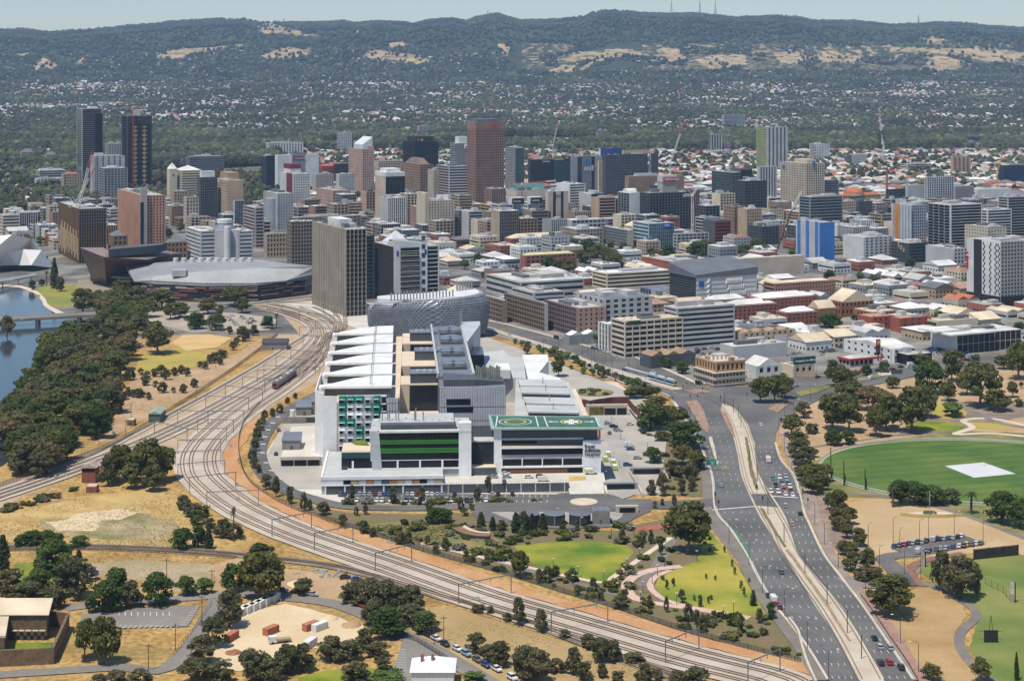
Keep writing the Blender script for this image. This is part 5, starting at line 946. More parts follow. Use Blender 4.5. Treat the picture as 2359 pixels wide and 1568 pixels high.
add('c23', 'scaffolded office with tan end wall', 1387,1445,1459,531,572, (.42,.34,.26), D2, 'x', 'g3.2,.2,2.4,.12', WR, nwall=mg)
add('c24', 'grey stone heritage emporium with tall windows', 1292,1330,1388,530,566, (.30,.27,.23), BR, 'g4,.45,4,.45', 'g4,.45,4,.45', LR)
add('c25', 'white roofed concrete hall with tilted glass', 1300,1318,1394,508,540, lg, D2, 'g5,.4,6,.2', 'x', WR)
add('c26', 'long red brick museum with tan hipped roofs', 1163,1180,1306,551,574, rb_, BR, 'g5,.6,6,.7', 'x', CRF, style='hip', rh=5)
add('c27', 'red brick hall with straw coloured roof and arches', 1200,1212,1326,590,622, rb_, BR, 'g4.5,.5,5,.5', 'x', YR, style='hip', rh=2.5)
add('c28', 'large rust red campus building with grey rooftop plant', 1486,1560,1662,607,642, (.30,.09,.055), D2, 'b6,.8', 'b6,.8', GR)
add('c30', 'cream multi storey car park with slotted decks', 1365,1398,1548,632,668, cr, D1, 'b3.2,.5', 'b3.2,.5', WR, name='car_park_building')
add('wall', 'long blank cream warehouse behind the sculpted campus hall', 1680,1690,1852,598,640, be, D2, 'x', 'x', CRF)
add('d22', 'brown brick halls of residence with banded corners', 1760,1785,1922,655,694, (.34,.19,.125), BR, 'g3.2,.5,3,.6', 'b3.2,.5', CRF, style='hip', rh=2)
add('c33', 'pale grey campus block with metal box windows', 1333,1392,1498,690,742, lg, D2, 'g4,.4,7,.45', 'g5,.45,8,.6', slate)
add('c34', 'mauve brown hotel with tan upper wing', 1254,1332,1392,712,778, (.38,.25,.19), BR, 'g3.4,.5,4.5,.65', 'g3.2,.3,3,.25', GR, nwall=(.16,.115,.12), name='hotel')
add('c35', 'long brown framed offices facing the tram street', 1163,1254,1262,700,764, lg, D1, 'x', 'g3.2,.28,3,.2', LR, nwall=(.20,.155,.12))
add('c35b', 'brown framed office end block next to the textured metal building', 1112,1158,1168,693,745, (.26,.20,.17), D1, 'x', 'g3.2,.3,3,.25', LR, nwall=(.20,.155,.12))
add('c32', 'broad flat roofed medical school with rooftop plant screens', 1120,1200,1345,652,694, lg, D2, 'b4,.5', 'b4,.5', LR)
add('c32b', 'low grey studio block with dark plant enclosures', 1180,1230,1300,676,712, lg, D1, 'b4,.5', 'b4,.5', GR)
add('c36', 'tall white banded corner office block', 1530,1560,1692,712,806, (.42,.42,.41), D1, 'b3.4,.5', 'b3.4,.5', LR, name='office_block')
add('c37', 'cream five storey medical offices with strip windows', 1409,1440,1572,742,828, (.50,.44,.35), D1, 'g3.4,.42,6,.12', 'b3.4,.45', CRF, name='office_block')
add('c37b', 'white narrow facade left of the cream medical offices', 1381,1402,1412,748,812, wh, D2, 'x', 'f3.4,4,.4', WR)
add('c38', 'low showroom with white tent roof', 1300,1312,1384,774,796, mg, D2, 'x', 'x', WR, style='saw', rh=4)
add('c39', 'low dark pub with brown gabled roofs under street trees', 1475,1500,1602,822,850, dg, D1, 'x', 'x', M('brown_sheet_roof', (.27,.18,.115), .8, .12, .1), style='saw', rh=4)
add('w1', 'white gabled warehouse beside the orange corner hotel', 1714,1745,1796,845,874, wh, D1, 'g6,.5,5,.5', 'x', WR, style='gablen', rh=5)
add('w2', 'long grey roofed warehouse behind the white gabled one', 1660,1690,1812,800,832, lg, D2, 'x', 'x', LR)
add('w3', 'cream building carrying the green billboard', 1798,1830,1872,845,868, cr, D2, 'g4,.5,5,.5', 'x', CRF)
add('red1', 'red brick townhouses with flat terraces', 1976,2010,2060,732,762, (.30,.085,.05), BR, 'g3.4,.55,5,.65', 'x', M('salmon_roof', (.42,.22,.14), .8, .1, .1))
add('red2', 'second cluster of red brick townhouses with salmon roofs', 2052,2078,2140,735,768, (.30,.085,.05), BR, 'g3.4,.6,6,.7', 'x', MATS['salmon_roof'])
add('red3', 'orange brick flats with brown fascia behind street trees', 1922,1940,2034,756,774, (.38,.26,.18), BR, 'g3.2,.5,5,.6', 'x', CRF)
add('bei', 'blank beige commercial block beside the car showroom', 2128,2160,2252,741,768, cr, D2, 'x', 'b5,.6', CRF)
add('whl', 'long two storey white showroom with parapet', 1950,2056,2112,806,836, wh, D1, 'g4,.55,8,.6', 'g4,.55,7,.65', WR, style='gable', rh=3)
add('blkc', 'black glass pavilion at the end of the white showroom', 2066,2092,2146,818,842, (.03,.03,.032), (.01,.01,.012), 'm5,6', 'm5,6', LR)
add('car', 'glass fronted car showroom with floating white roof', 2145,2205,2352,772,816, wh, D1, 'm6,5', 'x', WR)
add('h1', 'terrace house row with many chimneys', 1695,1712,1828,768,796, (.43,.35,.25), BR, 'g4,.5,5,.6', 'x', M('rusty_roof', (.33,.20,.14), .85, .2, .2), style='saw', rh=3)
add('wbk', 'white corner shop with blank side wall', 1772,1785,1812,775,790, wh, D2, 'x', 'x', WR)
add('sch', 'red brick school with steep sandy roofs', 1905,1938,2010,697,732, (.27,.115,.07), BR, 'g5,.5,4,.5', 'g5,.5,4,.5', CRF, style='gablen', rh=9)
add('sch2', 'smaller school hall with sandy gable roof', 1862,1888,1925,712,738, (.27,.115,.07), BR, 'x', 'x', CRF, style='gable', rh=6)
for i, (xl, xc, xr, yt, yb) in enumerate(((1618,1640,1722,694,724),(1660,1690,1790,706,742),(1722,1760,1880,690,734),(1790,1815,1882,722,752))):
    add('tw%d' % i, ('first', 'second', 'third', 'fourth')[i] + ' row of brick townhouses with white hipped roofs', xl, xc, xr, yt, yb, (.27,.10,.065), BR, 'g3,.5,4,.6', 'g3,.5,4,.6', WR, style='hip', rh=4, name='townhouse_row')
# --- distinctive tops, signs and marks
def part_box(key, x0, x1, y0, y1, z0, z1, m, nm='roof_block'): t, a, b, h = B[key]; return MB().box(a*x0, a*x1, b*y0, b*y1, h + z0, h + z1).build(nm, m, t)
t, a, b, h = B['b9']; part_box('b9', .1, .85, .1, .85, 0, 9, CM((.015,.017,.022)), 'upper_storey'); sign(t, 'JLL', 4, signw, a*.3, h + 2.6, y=b*.1 - .3); MB().cyl(a*.2, b*.1 - .2, h + 2, h + 6, 1.6, 12).build('red_logo', signr, t)
t, a, b, h = B['b11']; part_box('b11', -.01, 1.01, -.01, 1.01, -9, 1.5, CM((.245,.145,.105)), 'crown'); part_box('b11', .06, .94, .06, .94, 1.5, 5, DR_)
for k in range(3): x = a*.55 + k*2.6; MB().add([(x, -.9, h-2.5), (x+1.7, -.9, h-2.5), (x+2.4, -.9, h-7), (x+.9, -.9, h-7)], [(0,3,2,1)]).build('red_logo', signr, t)
for k in range(9): MB().cyl(a*(.1+.09*k), b*.5, h + 5, h + 8 + 3*((k*7)%3), .18, 5).build('antenna', steel, t)
t, a, b, h = B['b10']; part_box('b10', .35, 1, .2, .9, 0, 11, CM(wh), 'white_top'); MB().box(a*.7, a*.95, -.9, -.6, h - 8, h - 1).build('logo_board', signw, t); MB().cyl(a*.82, -.95, h - 6.5, h - 3.5, 1.4, 10).build('logo_mark', M('sign_orange', (.6,.15,.03), .5, .1, .5), t)
t, a, b, h = B['b2']; MB().box(a*.34, a*.66, -.9, -.4, 0, h + 4).build('grey_centre_panel', CM((.20,.20,.22)), t); sign(t, 'Bendigo Bank', 3.2, signw, a*.42, h - 6.2, board=(a*.38, a*.63, h - 8, h - 2), bm=M('sign_maroon', (.16,.02,.03), .5, .05, .5), y=-1.2)
t, a, b, h = B['b6']; mb = MB(); n_ = 14; R_ = b * .5; v = []
for x in (0, a):
    v += [(x, b/2 - math.cos(math.pi*i/n_) * R_, h + math.sin(math.pi*i/n_) * R_ * .55) for i in range(n_ + 1)]
mb.add(v, [(i, i+1, n_+2+i, n_+1+i) for i in range(n_)] + [tuple(range(n_+1))[::-1], tuple(range(n_+1, 2*n_+2))]).build('barrel_roof', M('red_barrel_roof', (.42,.10,.06), .6, .1, .1), t)
t, a, b, h = B['b7']; MB().prism([(a*.05, b*.05), (a*.95, b*.05), (a*.95, b*.7), (a*.05, b*.7)], h, [h + 8, h + 20, h + 20, h + 8]).build('sloping_crown', M('pale_crown', (.50,.54,.52), .5, .08, .1), t); part_box('b7', .45, 1, 0, 1, 0, 6, CM(pk), 'stepped_top')
t, a, b, h = B['b13']; part_box('b13', -.02, 1.02, -.02, 1.02, -4, 1.5, CM(wh), 'white_crown'); part_box('b13', .15, .85, .15, .85, 1.5, 6, CM(wh), 'plant_level')
t, a, b, h = B['b12']; MB().prism([(a*.1,b*.1),(a*.9,b*.1),(a*.9,b*.9),(a*.1,b*.9)], h, h + 9, top=[(a*.3,b*.3),(a*.7,b*.3),(a*.7,b*.7),(a*.3,b*.7)]).build('mansard', CM((.17,.125,.105)), t)
t, a, b, h = B['b4']; MB().box(-.7, .1, b*.05, b*.5, 0, h + 1).build('crimson_strip', M('crimson_panel', (.16,.015,.025), .6, .1, .1), t); part_box('b4', .05, .7, .3, .8, 0, 7, CM(wh)); part_box('b4', .04, .71, .29, .81, 7, 13, MATS['crimson_panel'], 'crimson_top')
t, a, b, h = B['b16']; sign(t, 'POLITES', 5.2, M('sign_pale_blue', (.16,.45,.62), .5, .05, .5), a*.12, h - 10)
t, a, b, h = B['b15']; MB().box(a*.5, a*.9, b*.3, b*.35, h, h + 7).build('sign_board', signw, t); sign(t, 'x', 4, signr, a*.63, h + 2.6, y=b*.3 - .1); sign(t, 'Chancellor', 1.8, signr, a*.53, h + .8, y=b*.3 - .1); MB().box(-.5, a*.12, -.5, b, 0, h + 10).build('stair_tower', CM(be), t)
t, a, b, h = B['c4']; sign(t, 'ANZ', 8.5, signw, a*.4, h - 20, bold=.08); MB().box(a*.33, a*.72, -.85, -.45, 0, h + 1).build('dark_centre_panel', CM((.17,.175,.20)), t); sign(t, 'ANZ', 8.5, signw, a*.4, h - 22, y=-1., bold=.1)
for dx, dz in ((-3, 0), (3, 0), (0, 3.4), (0, -2.6)): MB().tube([(a*.53 + dx, -1.1, h - 9 + dz), (a*.53 + dx, -.86, h - 9 + dz)], 2.3, 12).build('blue_logo', M('logo_blue', (.01,.20,.42), .5, .05, .5), t)
t, a, b, h = B['c3']; MB().box(a*.55, a*.95, -.5, b*.4, h, h + 6).build('roof_sign_box', signk, t); sign(t, 'ANZ', 3.2, signw, a*.58, h + 1.5, y=-.6)
t, a, b, h = B['c2']; sign(t, 'ANGAS', 4.2, signw, a*.5, h - 5, y=-.9)
t, a, b, h = B['c10']; sign(t, 'Allianz', 4, M('sign_navy', (.02,.03,.12), .5, .05, .5), a*.15, h - 6, y=-.9)
t, a, b, h = B['c15']; MB().box(a*.4, a, -1, b*.5, h, h + 5).build('sign_storey', CM(dg), t); sign(t, 'pwc', 6, signw, a*.5, h - 8, y=-1.2, board=(a*.42, a*.98, h - 12, h + 3), bm=signk)
t, a, b, h = B['a16']; sign(t, 'STAMFORD', 4.2, signw, b*.95, h - 3.6, 'N'); part_box('a16', .3, 1, .3, .9, 0, 9, CM((.33,.22,.13)))
t, a, b, h = B['d1']; part_box('d1', .2, .7, .1, .6, 0, 6, CM(be)); MB().cyl(a*.4, -.9, h, h + 4, 2, 12).build('blue_logo', signb, t); MB().box(-1.1, -.7, b*.82, b*.92, h - 9, h - 4).build('blue_logo', signb, t)
t, a, b, h = B['a13']
MB().box(-3, 3.5, -3.5, 3, 0, h + 9).build('lift_shaft', CM((.33,.31,.27)), t); MB().box(-3.3, -.5, -3.8, -.4, 8, h - 6).build('shaft_window', GLASS(D1), t)
t, a, b, h = B['a15']; part_box('a15', .1, .9, .2, .8, 0, 8, CM(wh)); MB().box(-.8, a + .1, -.8, -.4, 0, 1.4).build('red_trim', signr, t)
t, a, b, h = B['b5']; MB().cyl(-2, b*.3, 0, h - 6, 9, 20).build('curved_tower', CM((.26,.29,.34)), t)
t, a, b, h = B['c13']; v = []; mb = MB()
for x in (0, a): v += [(x, b*.5 - math.cos(math.pi*i/8) * 5, h + math.sin(math.pi*i/8) * 5) for i in range(9)]
mb.add(v, [(i, i+1, 10+i, 9+i) for i in range(8)] + [tuple(range(9))[::-1], tuple(range(9, 18))]).build('barrel_roof', WR, t)
t, a, b, h = B['c14']
for i in range(14): MB().cyl(a*(i+.5)/14, .4, h, h + 5, .2, 5).build('starter_bar', steel, t)
for x0, nm_, s_, bm_ in ((.35, 'Built Environs', 'r', signr),): MB().box(a*x0, a*(x0+.34), b*.2, b*.7, 0, h + 13).build('lift_core', CM((.30,.285,.26)), t); MB().box(a*x0 - .5, a*(x0+.34) + .5, b*.2 - .5, b*.7, h + 13, h + 21).build('jump_form', CM(lg), t); sign(t, 'Built Environs', 3.6, signw, a*x0 + 3, h + 15.2, y=b*.2 - .9, board=(a*x0 + 1, a*(x0+.33), h + 13.3, h + 18.5), bm=signr)
t, a, b, h = B['sof']
for x0, s_ in ((.02, 'Palumbo'), (.5, 'SOFITEL')): MB().box(a*x0 + 2, a*x0 + 14, b*.2, b*.5, 0, h + 10).build('lift_core', CM((.30,.285,.26)), t); MB().box(a*x0, a*x0 + 17, b*.2 - 1.5, b*.5, h + 10, h + 19).build('jump_form', CM(wh), t); sign(t, s_, 3, signw, a*x0 + 2, h + 13.5, y=b*.2 - 2, board=(a*x0 + .5, a*x0 + 16.5, h + 11, h + 18), bm=signk)
MB().prism([(0, 0), (a*.45, 0), (a*.45, b*.6), (0, b*.6)], h, h + .4).build('blue_sheeting', M('blue_tarpaulin', (.03,.12,.42), .6, .1, .3), t)
t, a, b, h = B['grn']; MB().prism([(a*.1, 0), (a, 0), (a, b*.5), (a*.1, b*.5)], h - 12, [h - 11, h - 11, h + 9, h + 9]).build('sloped_glass', M('green_glass_slope', (.07,.19,.165), .3, .12, .2), t)
t, a, b, h = B['c19']; sign(t, 'GHD', 3, signw, a*.6, h - 3.4, board=(a*.55, a*.9, h - 4.5, h + .5), bm=signb, y=-.5)
t, a, b, h = B['d15']; mb = MB(); 
for i in range(6):
    r0, r1 = 14 * math.cos(i * math.pi / 12), 14 * math.cos((i+1) * math.pi / 12); mb.tube([(a*.35, b*.5, h + 3 + 9 * math.sin(i * math.pi / 12)), (a*.35, b*.5, h + 3 + 9 * math.sin((i+1) * math.pi / 12))], [r0, max(r1, .3)], 20, cap=False)
mb.build('dome', RR, t); MB().cyl(a*.35, b*.5, h, h + 3.2, 14.3, 20).build('dome_drum', CM(tn), t)
t, a, b, h = B['d4']
for k in (.12, .5, .86): MB().box(-.75, -.3, b*k - 2.6, b*k + 2.6, 0, h + 1).build('blue_mesh', M('blue_scaffold_mesh', (.04,.15,.42), .8, .15, .3), t)
t, a, b, h = B['d6']; MB().box(-1.1, .4, b*.62, b*.86, 12, h + 1).build('orange_stripe', M('orange_panel', (.50,.21,.04), .5, .08, .1), t)
for k in range(8): MB().box(-1.3, -1.05, b*.74 + ((k % 2) - .5) * 1.5, b*.74 + ((k % 2) - .5) * 1.5 + .5, 15 + k*(h-20)/8, 15 + (k+.7)*(h-20)/8).build('slot_window', signk, t)
t, a, b, h = B['d6b']
for k, m_ in enumerate((MATS['orange_panel'], M('pale_blue_spandrel', (.22,.38,.55), .5, .1, .2), MATS['orange_panel'])): MB().box(-.9, -.4, b*(.2 + k*.16), b*(.27 + k*.16), h - 9 + k*2, h - 4 + k*2).build('coloured_panel', m_, t)
t, a, b, h = B['d11']
MB().box(-.8, -.3, b*.55, b*.78, 0, h + .4).build('black_panel', M('black_panel', (.022,.022,.026), .5, .1, .2), t); MB().box(-1.1, -.5, b*.95, b*1.0, h*.55, h*.8).build('red_sign', signr, t); sign(t, 'Uno', 2.2, signw, b*.99, h*.74, 'N', y=-1.15)
for k in range(18):
    for j, f in enumerate((.48, .14, .05, .3)): z_ = 12 + (h - 13) * k / 18; y_ = b*f + (.7 if (k + j) % 2 else -.7); MB().box(-.62, -.38, y_ - .6, y_ + .6, z_, z_ + (h - 13) / 18 * .92).build('slot_window', MATS['black_panel'], t)
t, a, b, h = B['c20']; part_box('c20', 0, 1, 0, 1, 0, 2, CM(dg), 'parapet_cap')
t, a, b, h = B['w3']; sign(t, 'Low prices on millions of items', 1.75, signw, a*.02, h + 3.1, board=(-1, a + 2, h + 1.2, h + 6.2), bm=M('billboard_green', (.02,.075,.06), .5, .05, .5), y=-.6)
t, a, b, h = B['c37']; MB().box(2, 12, -.6, -.4, h - 1.8, h + .6).build('sign_board', M('sign_dark_green', (.015,.06,.03), .5, .05, .5), t)
t, a, b, h = B['car']; MB().prism([(-9, -4), (a*.55, -4), (a*.55, b*.4), (-9, b*.4)], h + .4, h + 1.4).build('floating_roof', WR, t); MB().prism([(-14, 6), (a*.2, 6), (a*.2, b*.9), (-14, b*.9)], h + 1.6, h + 2.6).build('floating_roof', WR, t)
t, a, b, h = B['a2']
for k in range(13):
    for j in (0, 1):
        x_ = a * (.33 + .36 * j); z_ = 10 + k * (h - 26) / 13; w_ = a*.11; s_ = (h - 26) / 13
        MB().add([(x_ - w_, -.5, z_), (x_ + w_, -.5, z_), (x_, -.9, z_ + s_ * .55), (x_ - w_, -.5, z_ + s_), (x_ + w_, -.5, z_ + s_)], [(0,1,2),(4,3,2)]).build('gold_screen', M('gold_screen', (.33,.25,.11), .5, .15, .3), t)
for i in range(16): MB().box(a*i/15 - .12, a*i/15 + .12, -1.2, -.9, h - 12, h + 4).build('scaffold_pole', steel, t)
part_box('a2', .35, .6, .3, .6, 0, 10, CM(lg), 'lift_core')
t, a, b, h = B['a1']; part_box('a1', .45, .85, .2, .7, 0, 3, CM(wh)); MB().box(a*.66, a + .6, -.6, b*.5, 0, h - 8).build('lower_step', GLASS((.006,.008,.012)), t)
t, a, b, h = B['a17b']; MB().tube([(a*.5, -.5, h - 9), (a*.5, -.1, h - 9)], 2.4, 16).build('clock_face', M('clock_grey', (.22,.22,.24), .6, .1, .5), t)
t, a, b, h = B['a12']
for k in range(5): MB().box(-1, a + 1, -1, -.6, h - 2 - k*3.2, h - 1.6 - k*3.2).build('scaffold_deck', steel, t)
for i in range(12): MB().box(a*i/11 - .1, a*i/11 + .1, -1.1, -.9, h - 18, h + 3).build('scaffold_pole', steel, t)
for i in range(14): MB().box(-.9, -.3, b*i/14 + .3, b*i/14 + b/24, 4 + (i*5)%9, 26 + (i*7)%13).build('gold_panel', M('gold_glass_panel', (.40,.29,.15), .35, .15, .2), t)
# octagonal offices: service cylinder between the wings
p = G(524, 607); t = thing('service_tower', 'slender white concrete cylinder between the two octagonal office wings', 'tower', p); MB().cyl(0, 0, -1, 38, 3.6, 18).build('shaft', CM(wh), t); MB().box(-14, 12, 4, 30, -1, 34).build('link_block', CM(lg), t); MB().cyl(-6, 18, 34, 40, 12, 12, r2=7).build('crown', slate, t); MB().cyl(-6, 18, 40, 44, 8, 12).build('cap', WR, t)
# ================================================================ landmark buildings
zone('city_paving', [(1100,734),(1179,750),(1290,780),(1400,810),(1474,827),(1554,860),(1604,884),(1720,888),(1790,876),(1850,866),(1960,858),(2100,834),(2359,810),(2600,790),(2600,735),(1060,712)], M('city_paving', (.13, .125, .118), .9, .15, .04, col2=(.24, .22, .19)), Z(4), **S_)
zone('river_city_paving', [(165,690),(240,720),(330,720),(420,712),(600,705),(640,700),(720,690),(700,660),(300,640),(180,645)], M('riverside_paving', (.27, .22, .16), .9, .15, .04, col2=(.20, .18, .12)), Z(3), .6, **S_)
zone('viaduct_road', [(400,708),(560,690),(720,672),(720,684),(570,703),(420,722)], asphalt2, Z(20), **S_)
add('fin', 'tall beige finned medical school tower with dark curved end', 721,797,843,530,729, (.33,.285,.225), (.015,.016,.018), 'f3.7,3.4,.12', 'f3.7,2.0,.34', GR, name='office_tower')
t, a, b, h = B['fin']
for k in range(26): MB().box(-1.0, -.55, b*k/26, b*k/26 + .55, 6 + (k*5)%11, h + 1 + (k*3)%4).build('fin', CM((.37,.33,.27)), t)
part_box('fin', .1, .75, .25, .6, 0, 7, CM(wh)); part_box('fin', .2, .6, .65, .85, 0, 5, CM(dg))
for k in range(10): MB().box(-1.2, -.5, b*(.05 + k*.095), b*(.05 + k*.095) + .8, -1, 6).build('stilt', CM((.40,.345,.27)), t)
add('uni', 'university tower with dark mesh side, white balconies and glass end', 855,908,1011,571,699, wh, (.012,.02,.022), 'b3.6,.16', 'b1.5,.5', GR, nwall=(.05,.05,.053), name='university_tower')
t, a, b, h = B['uni']; MB().box(-.5, a*.13, -1.2, -.3, 0, h + 6).build('white_pier', CM(wh), t); MB().box(a*.56, a*.73, -1.2, -.3, 0, h + 4).build('white_pier', CM(wh), t); MB().prism([(0, -1), (a*.73, -1), (a*.73, 6), (0, 6)], h, [h + 7, h + 3, h + 3, h + 7]).build('sloped_top', CM((.5,.52,.5)), t)
for k in range(9): z_ = 5 + k * (h - 8) / 9; MB().box(a*.14, a*.55, -2.4, -.4, z_, z_ + .35).build('balcony_slab', CM(wh), t); MB().box(a*.14, a*.55, -2.4, -2.25, z_ + .35, z_ + 1.5).build('balustrade', GLASS((.10,.13,.12)), t); MB().box(a*.15, a*.54, -.5, -.32, z_ + 1.9, z_ + 2.5).build('ochre_panel', M('ochre_panel', (.40,.26,.10), .7, .1, .2), t)
for k in range(7): z_ = 8 + k * 7.5; MB().box(a*.6, a*.68, -1.35, -1.2, z_, z_ + 4).build('window', GLASS((.05,.06,.08)), t)
for x_, sd in ((a*.04, 0), (a*.66, 0)): MB().box(x_, x_ + 2.2, -1.4, -1.2, h - 7, h - 2.5).build('crest_shield', signb, t); MB().box(x_ + .5, x_ + 1.7, -1.5, -1.39, h - 4.4, h - 3.2).build('crest_mark', signr, t)
for k in range(6): part_box('uni', .1 + k*.14, .2 + k*.14, .3, .5, 0, 2.5 + k % 3, GR, 'plant_room')
p = G(912, 640); t = thing('glass_pyramid_hall', 'white glass pyramid roof peeping above the university tower', 'building', p, TH); MB().box(-11, 11, -11, 11, -1, 34).build('hall_wall', CM(lg), t); MB().prism([(-11,-11),(11,-11),(11,11),(-11,11)], 34, 45, top=[(-1,-1),(1,-1),(1,1),(-1,1)]).build('pyramid_roof', M('pale_glass_roof', (.50,.53,.53), .3, .1, .1), t)
# sculpted campus hall
add('hall', 'sculpted white campus hall with dark louvred side and slate roof', 1543,1604,1743,640,704, (.56,.55,.52), D1, 'x', 'b2.0,.4', slate, nwall=(.07,.075,.08), name='university_hall', plant=False)
t, a, b, h = B['hall']; dkz = M('charcoal_zinc', (.12,.125,.135), .5, .1, .1)
MB().prism([(-1, -1), (a + .6, -1), (a + .6, b + .6), (-1, b + .6)], h, [h + 2.5, h + 6.5, h + 12, h + 9]).build('slate_roof', dkz, t)
for k in range(5): z_ = h * (k + .5) / 6; MB().box(0, a, -.62, -.4, z_, z_ + .18).build('gap_shade_strip', CM((.30,.30,.29)), t)  # raised grey strips put the shade of panel gaps into colour
for r_ in range(4):
    for k in range(9): x_ = a * (.5 + .03 * k + .03 * ((r_ * 5) % 3 - 1)); z_ = h * (.06 + r_ * .22); MB().add([(x_, -.4, z_), (x_ + 1.2, -1.6, z_ + .3), (x_ + 1.6, -.4, z_), (x_ + 1.0, -.4, z_ + h*.2), (x_ + 2.2, -1.6, z_ + h*.2), (x_ + 2.6, -.4, z_ + h*.2)], [(0,1,4,3),(1,2,5,4),(0,2,1),(3,4,5)]).build('relief_fold', CM((.56,.55,.52)), t)
for k in range(5): z_ = h * (.05 + k * .18); MB().add([(a*.16, -.4, z_), (a*.19, -1.5, z_ + h*.05), (a*.23, -.4, z_), (a*.18, -.4, z_ + h*.17), (a*.21, -1.5, z_ + h*.17), (a*.25, -.4, z_ + h*.17)], [(0,1,4,3),(1,2,5,4),(0,2,1),(3,4,5)]).build('relief_fold', CM((.56,.55,.52)), t)
MB().box(a*.04, a*.12, -.7, -.4, h - 8, h - 3).build('crest_shield', signb, t)
add('sol', 'low hall with dark solar panels beside the sculpted hall', 1475,1500,1548,668,690, wh, D2, 'x', 'm4,5', M('solar_array', (.10,.12,.18), .3, .15, .2), plant=False)
# corner hotel
add('new', 'ornate orange corner hotel with two veranda storeys', 1605,1650,1713,838,891, (.45,.265,.13), BR, 'g5.4,.42,3.2,.5', 'g5.4,.42,3.2,.5', LR, name='corner_hotel', plant=False)
t, a, b, h = B['new']; vw = CM((.42,.40,.35)); orn = CM((.50,.31,.16))
for z_ in (4.6, 8.8):
    MB().box(-3, a + .5, -3, 0, z_, z_ + .35).build('veranda_roof', vw, t); MB().box(-3, 0, 0, b + .5, z_, z_ + .35).build('veranda_roof', vw, t)
    MB().box(-3, a + .4, -3, -2.85, z_ - 3.4, z_ - 2.4).build('balustrade', vw, t); MB().box(-3, -2.85, -2.8, b + .4, z_ - 3.4, z_ - 2.4).build('balustrade', vw, t)
for i in range(9): MB().box(a*i/8 - .12, a*i/8 + .12, -2.95, -2.7, 0, 8.9).build('veranda_post', vw, t); MB().box(-2.95, -2.7, b*i/8 - .12, b*i/8 + .12, 0, 8.9).build('veranda_post', vw, t)
MB().box(-.7, a + .7, -.7, .4, h + .2, h + 1.4).build('cornice', orn, t); MB().box(-.7, .4, .4, b + .7, h + .2, h + 1.4).build('cornice', orn, t)
for x_, y_ in ((a*.55, -.3), (-.3, b*.45)):
    MB().box(x_ - 2.2 if y_ < 0 else -.6, x_ + 2.2 if y_ < 0 else .4, -.6 if y_ < 0 else y_ - 2.2, .4 if y_ < 0 else y_ + 2.2, h + 1.4, h + 3.4).build('pediment', orn, t); MB().cyl(x_ if y_ < 0 else -.1, -.1 if y_ < 0 else y_, h + 3.4, h + 5, 1.1, 8, r2=.3).build('finial', orn, t)
for k in range(6): MB().box(a*(.1 + k*.15), a*(.1 + k*.15) + .9, b*.5, b*.5 + .9, h, h + 3).build('chimney', orn, t)
# fast-food restaurant and its pole sign
add('mcd', 'low restaurant with red fascia and grey hipped roof', 1934,1958,2010,829,847, (.36,.33,.30), D1, 'g4,.3,4,.25', 'g4,.3,4,.25', LR, style='hip', rh=2.4, name='restaurant')
t, a, b, h = B['mcd']; MB().box(-1.2, a + 9, -1.2, 0, h - .5, h + .7).build('red_fascia', signr, t); MB().box(-1.2, 0, 0, b + 1, h - .5, h + .7).build('red_fascia', signr, t)
p = G(2023, 832); t = thing('pole_sign', 'tall black restaurant sign with yellow arches', 'sign', p, TH); MB().box(-.5, .5, -.2, .2, 0, 5).build('post', signk, t); MB().box(-1.7, 1.7, -.3, .3, 4.5, 15).build('sign_box', signk, t); MB().box(-1.7, 1.7, -.36, -.3, 10.6, 15).build('red_panel', signr, t); text('M', 4.6, M('arch_yellow', (.65,.38,.02), .5, .05, .5), t, (-1.55, -.45, 11.1), (R(90), 0, 0), .05, bold=.06); MB().box(-1.4, 1.4, -.36, -.3, 6, 9.6).build('picture_panel', M('sign_purple', (.10,.04,.10), .5, .3, .6), t)
# textured metal research building
sah = thing('research_institute', 'bulging silver research building clad in triangular metal scales', 'building', (0,0,0))
cs = Vector((-63, 1252)); ang = R(12); nu, nv = 150, 15; la, lb = 45., 22.
def sp_pt(i, j):
    th_ = 2 * math.pi * i / nu; f = j / nv; z_ = 3 + 27 * f; c_, s_ = math.cos(th_), math.sin(th_); c_ = math.copysign(abs(c_) ** .6, c_); s_ = math.copysign(abs(s_) ** .6, s_)
    k = .95 + .05 * math.sin(min(1, f * 2) * math.pi / 2) - .09 * max(0, (f - .78) / .22) ** 1.5; w_ = lb * (1 + .3 * c_)
    x_, y_ = c_ * la * k, s_ * w_ * k; z_ += (3.4 * c_ - 1) * f
    return Vector((cs.x + x_ * math.cos(ang) - y_ * math.sin(ang), cs.y + x_ * math.sin(ang) + y_ * math.cos(ang), z_))
b = MB()
for j in range(nv):
    for i in range(nu):
        o_ = .5 if j % 2 else 0; A, B_, C_, D_ = sp_pt(i + o_, j), sp_pt(i + 1 + o_, j), sp_pt(i + 1.5 - o_ if j % 2 == 0 else i + 1, j + 1), sp_pt(i + .5 - o_ if j % 2 == 0 else i, j + 1)
        nn = (B_ - A).cross(D_ - A).normalized(); m1 = (A + B_ + C_ + D_) / 4
        if j % 2 == 0: P_ = (A + B_ + D_) / 3 + nn * .35; b.add([A, B_, D_, P_], [(0,1,3)], 1); b.add([A, B_, D_, P_], [(1,2,3),(2,0,3)], 0); b.add([B_, C_, D_], [(0,1,2)], 0)
        else: P_ = (A + B_ + C_) / 3 + nn * .35; b.add([A, B_, C_, P_], [(0,1,3)], 1); b.add([A, B_, C_, P_], [(1,2,3),(2,0,3)], 0); b.add([A, C_, D_], [(0,1,2)], 0)
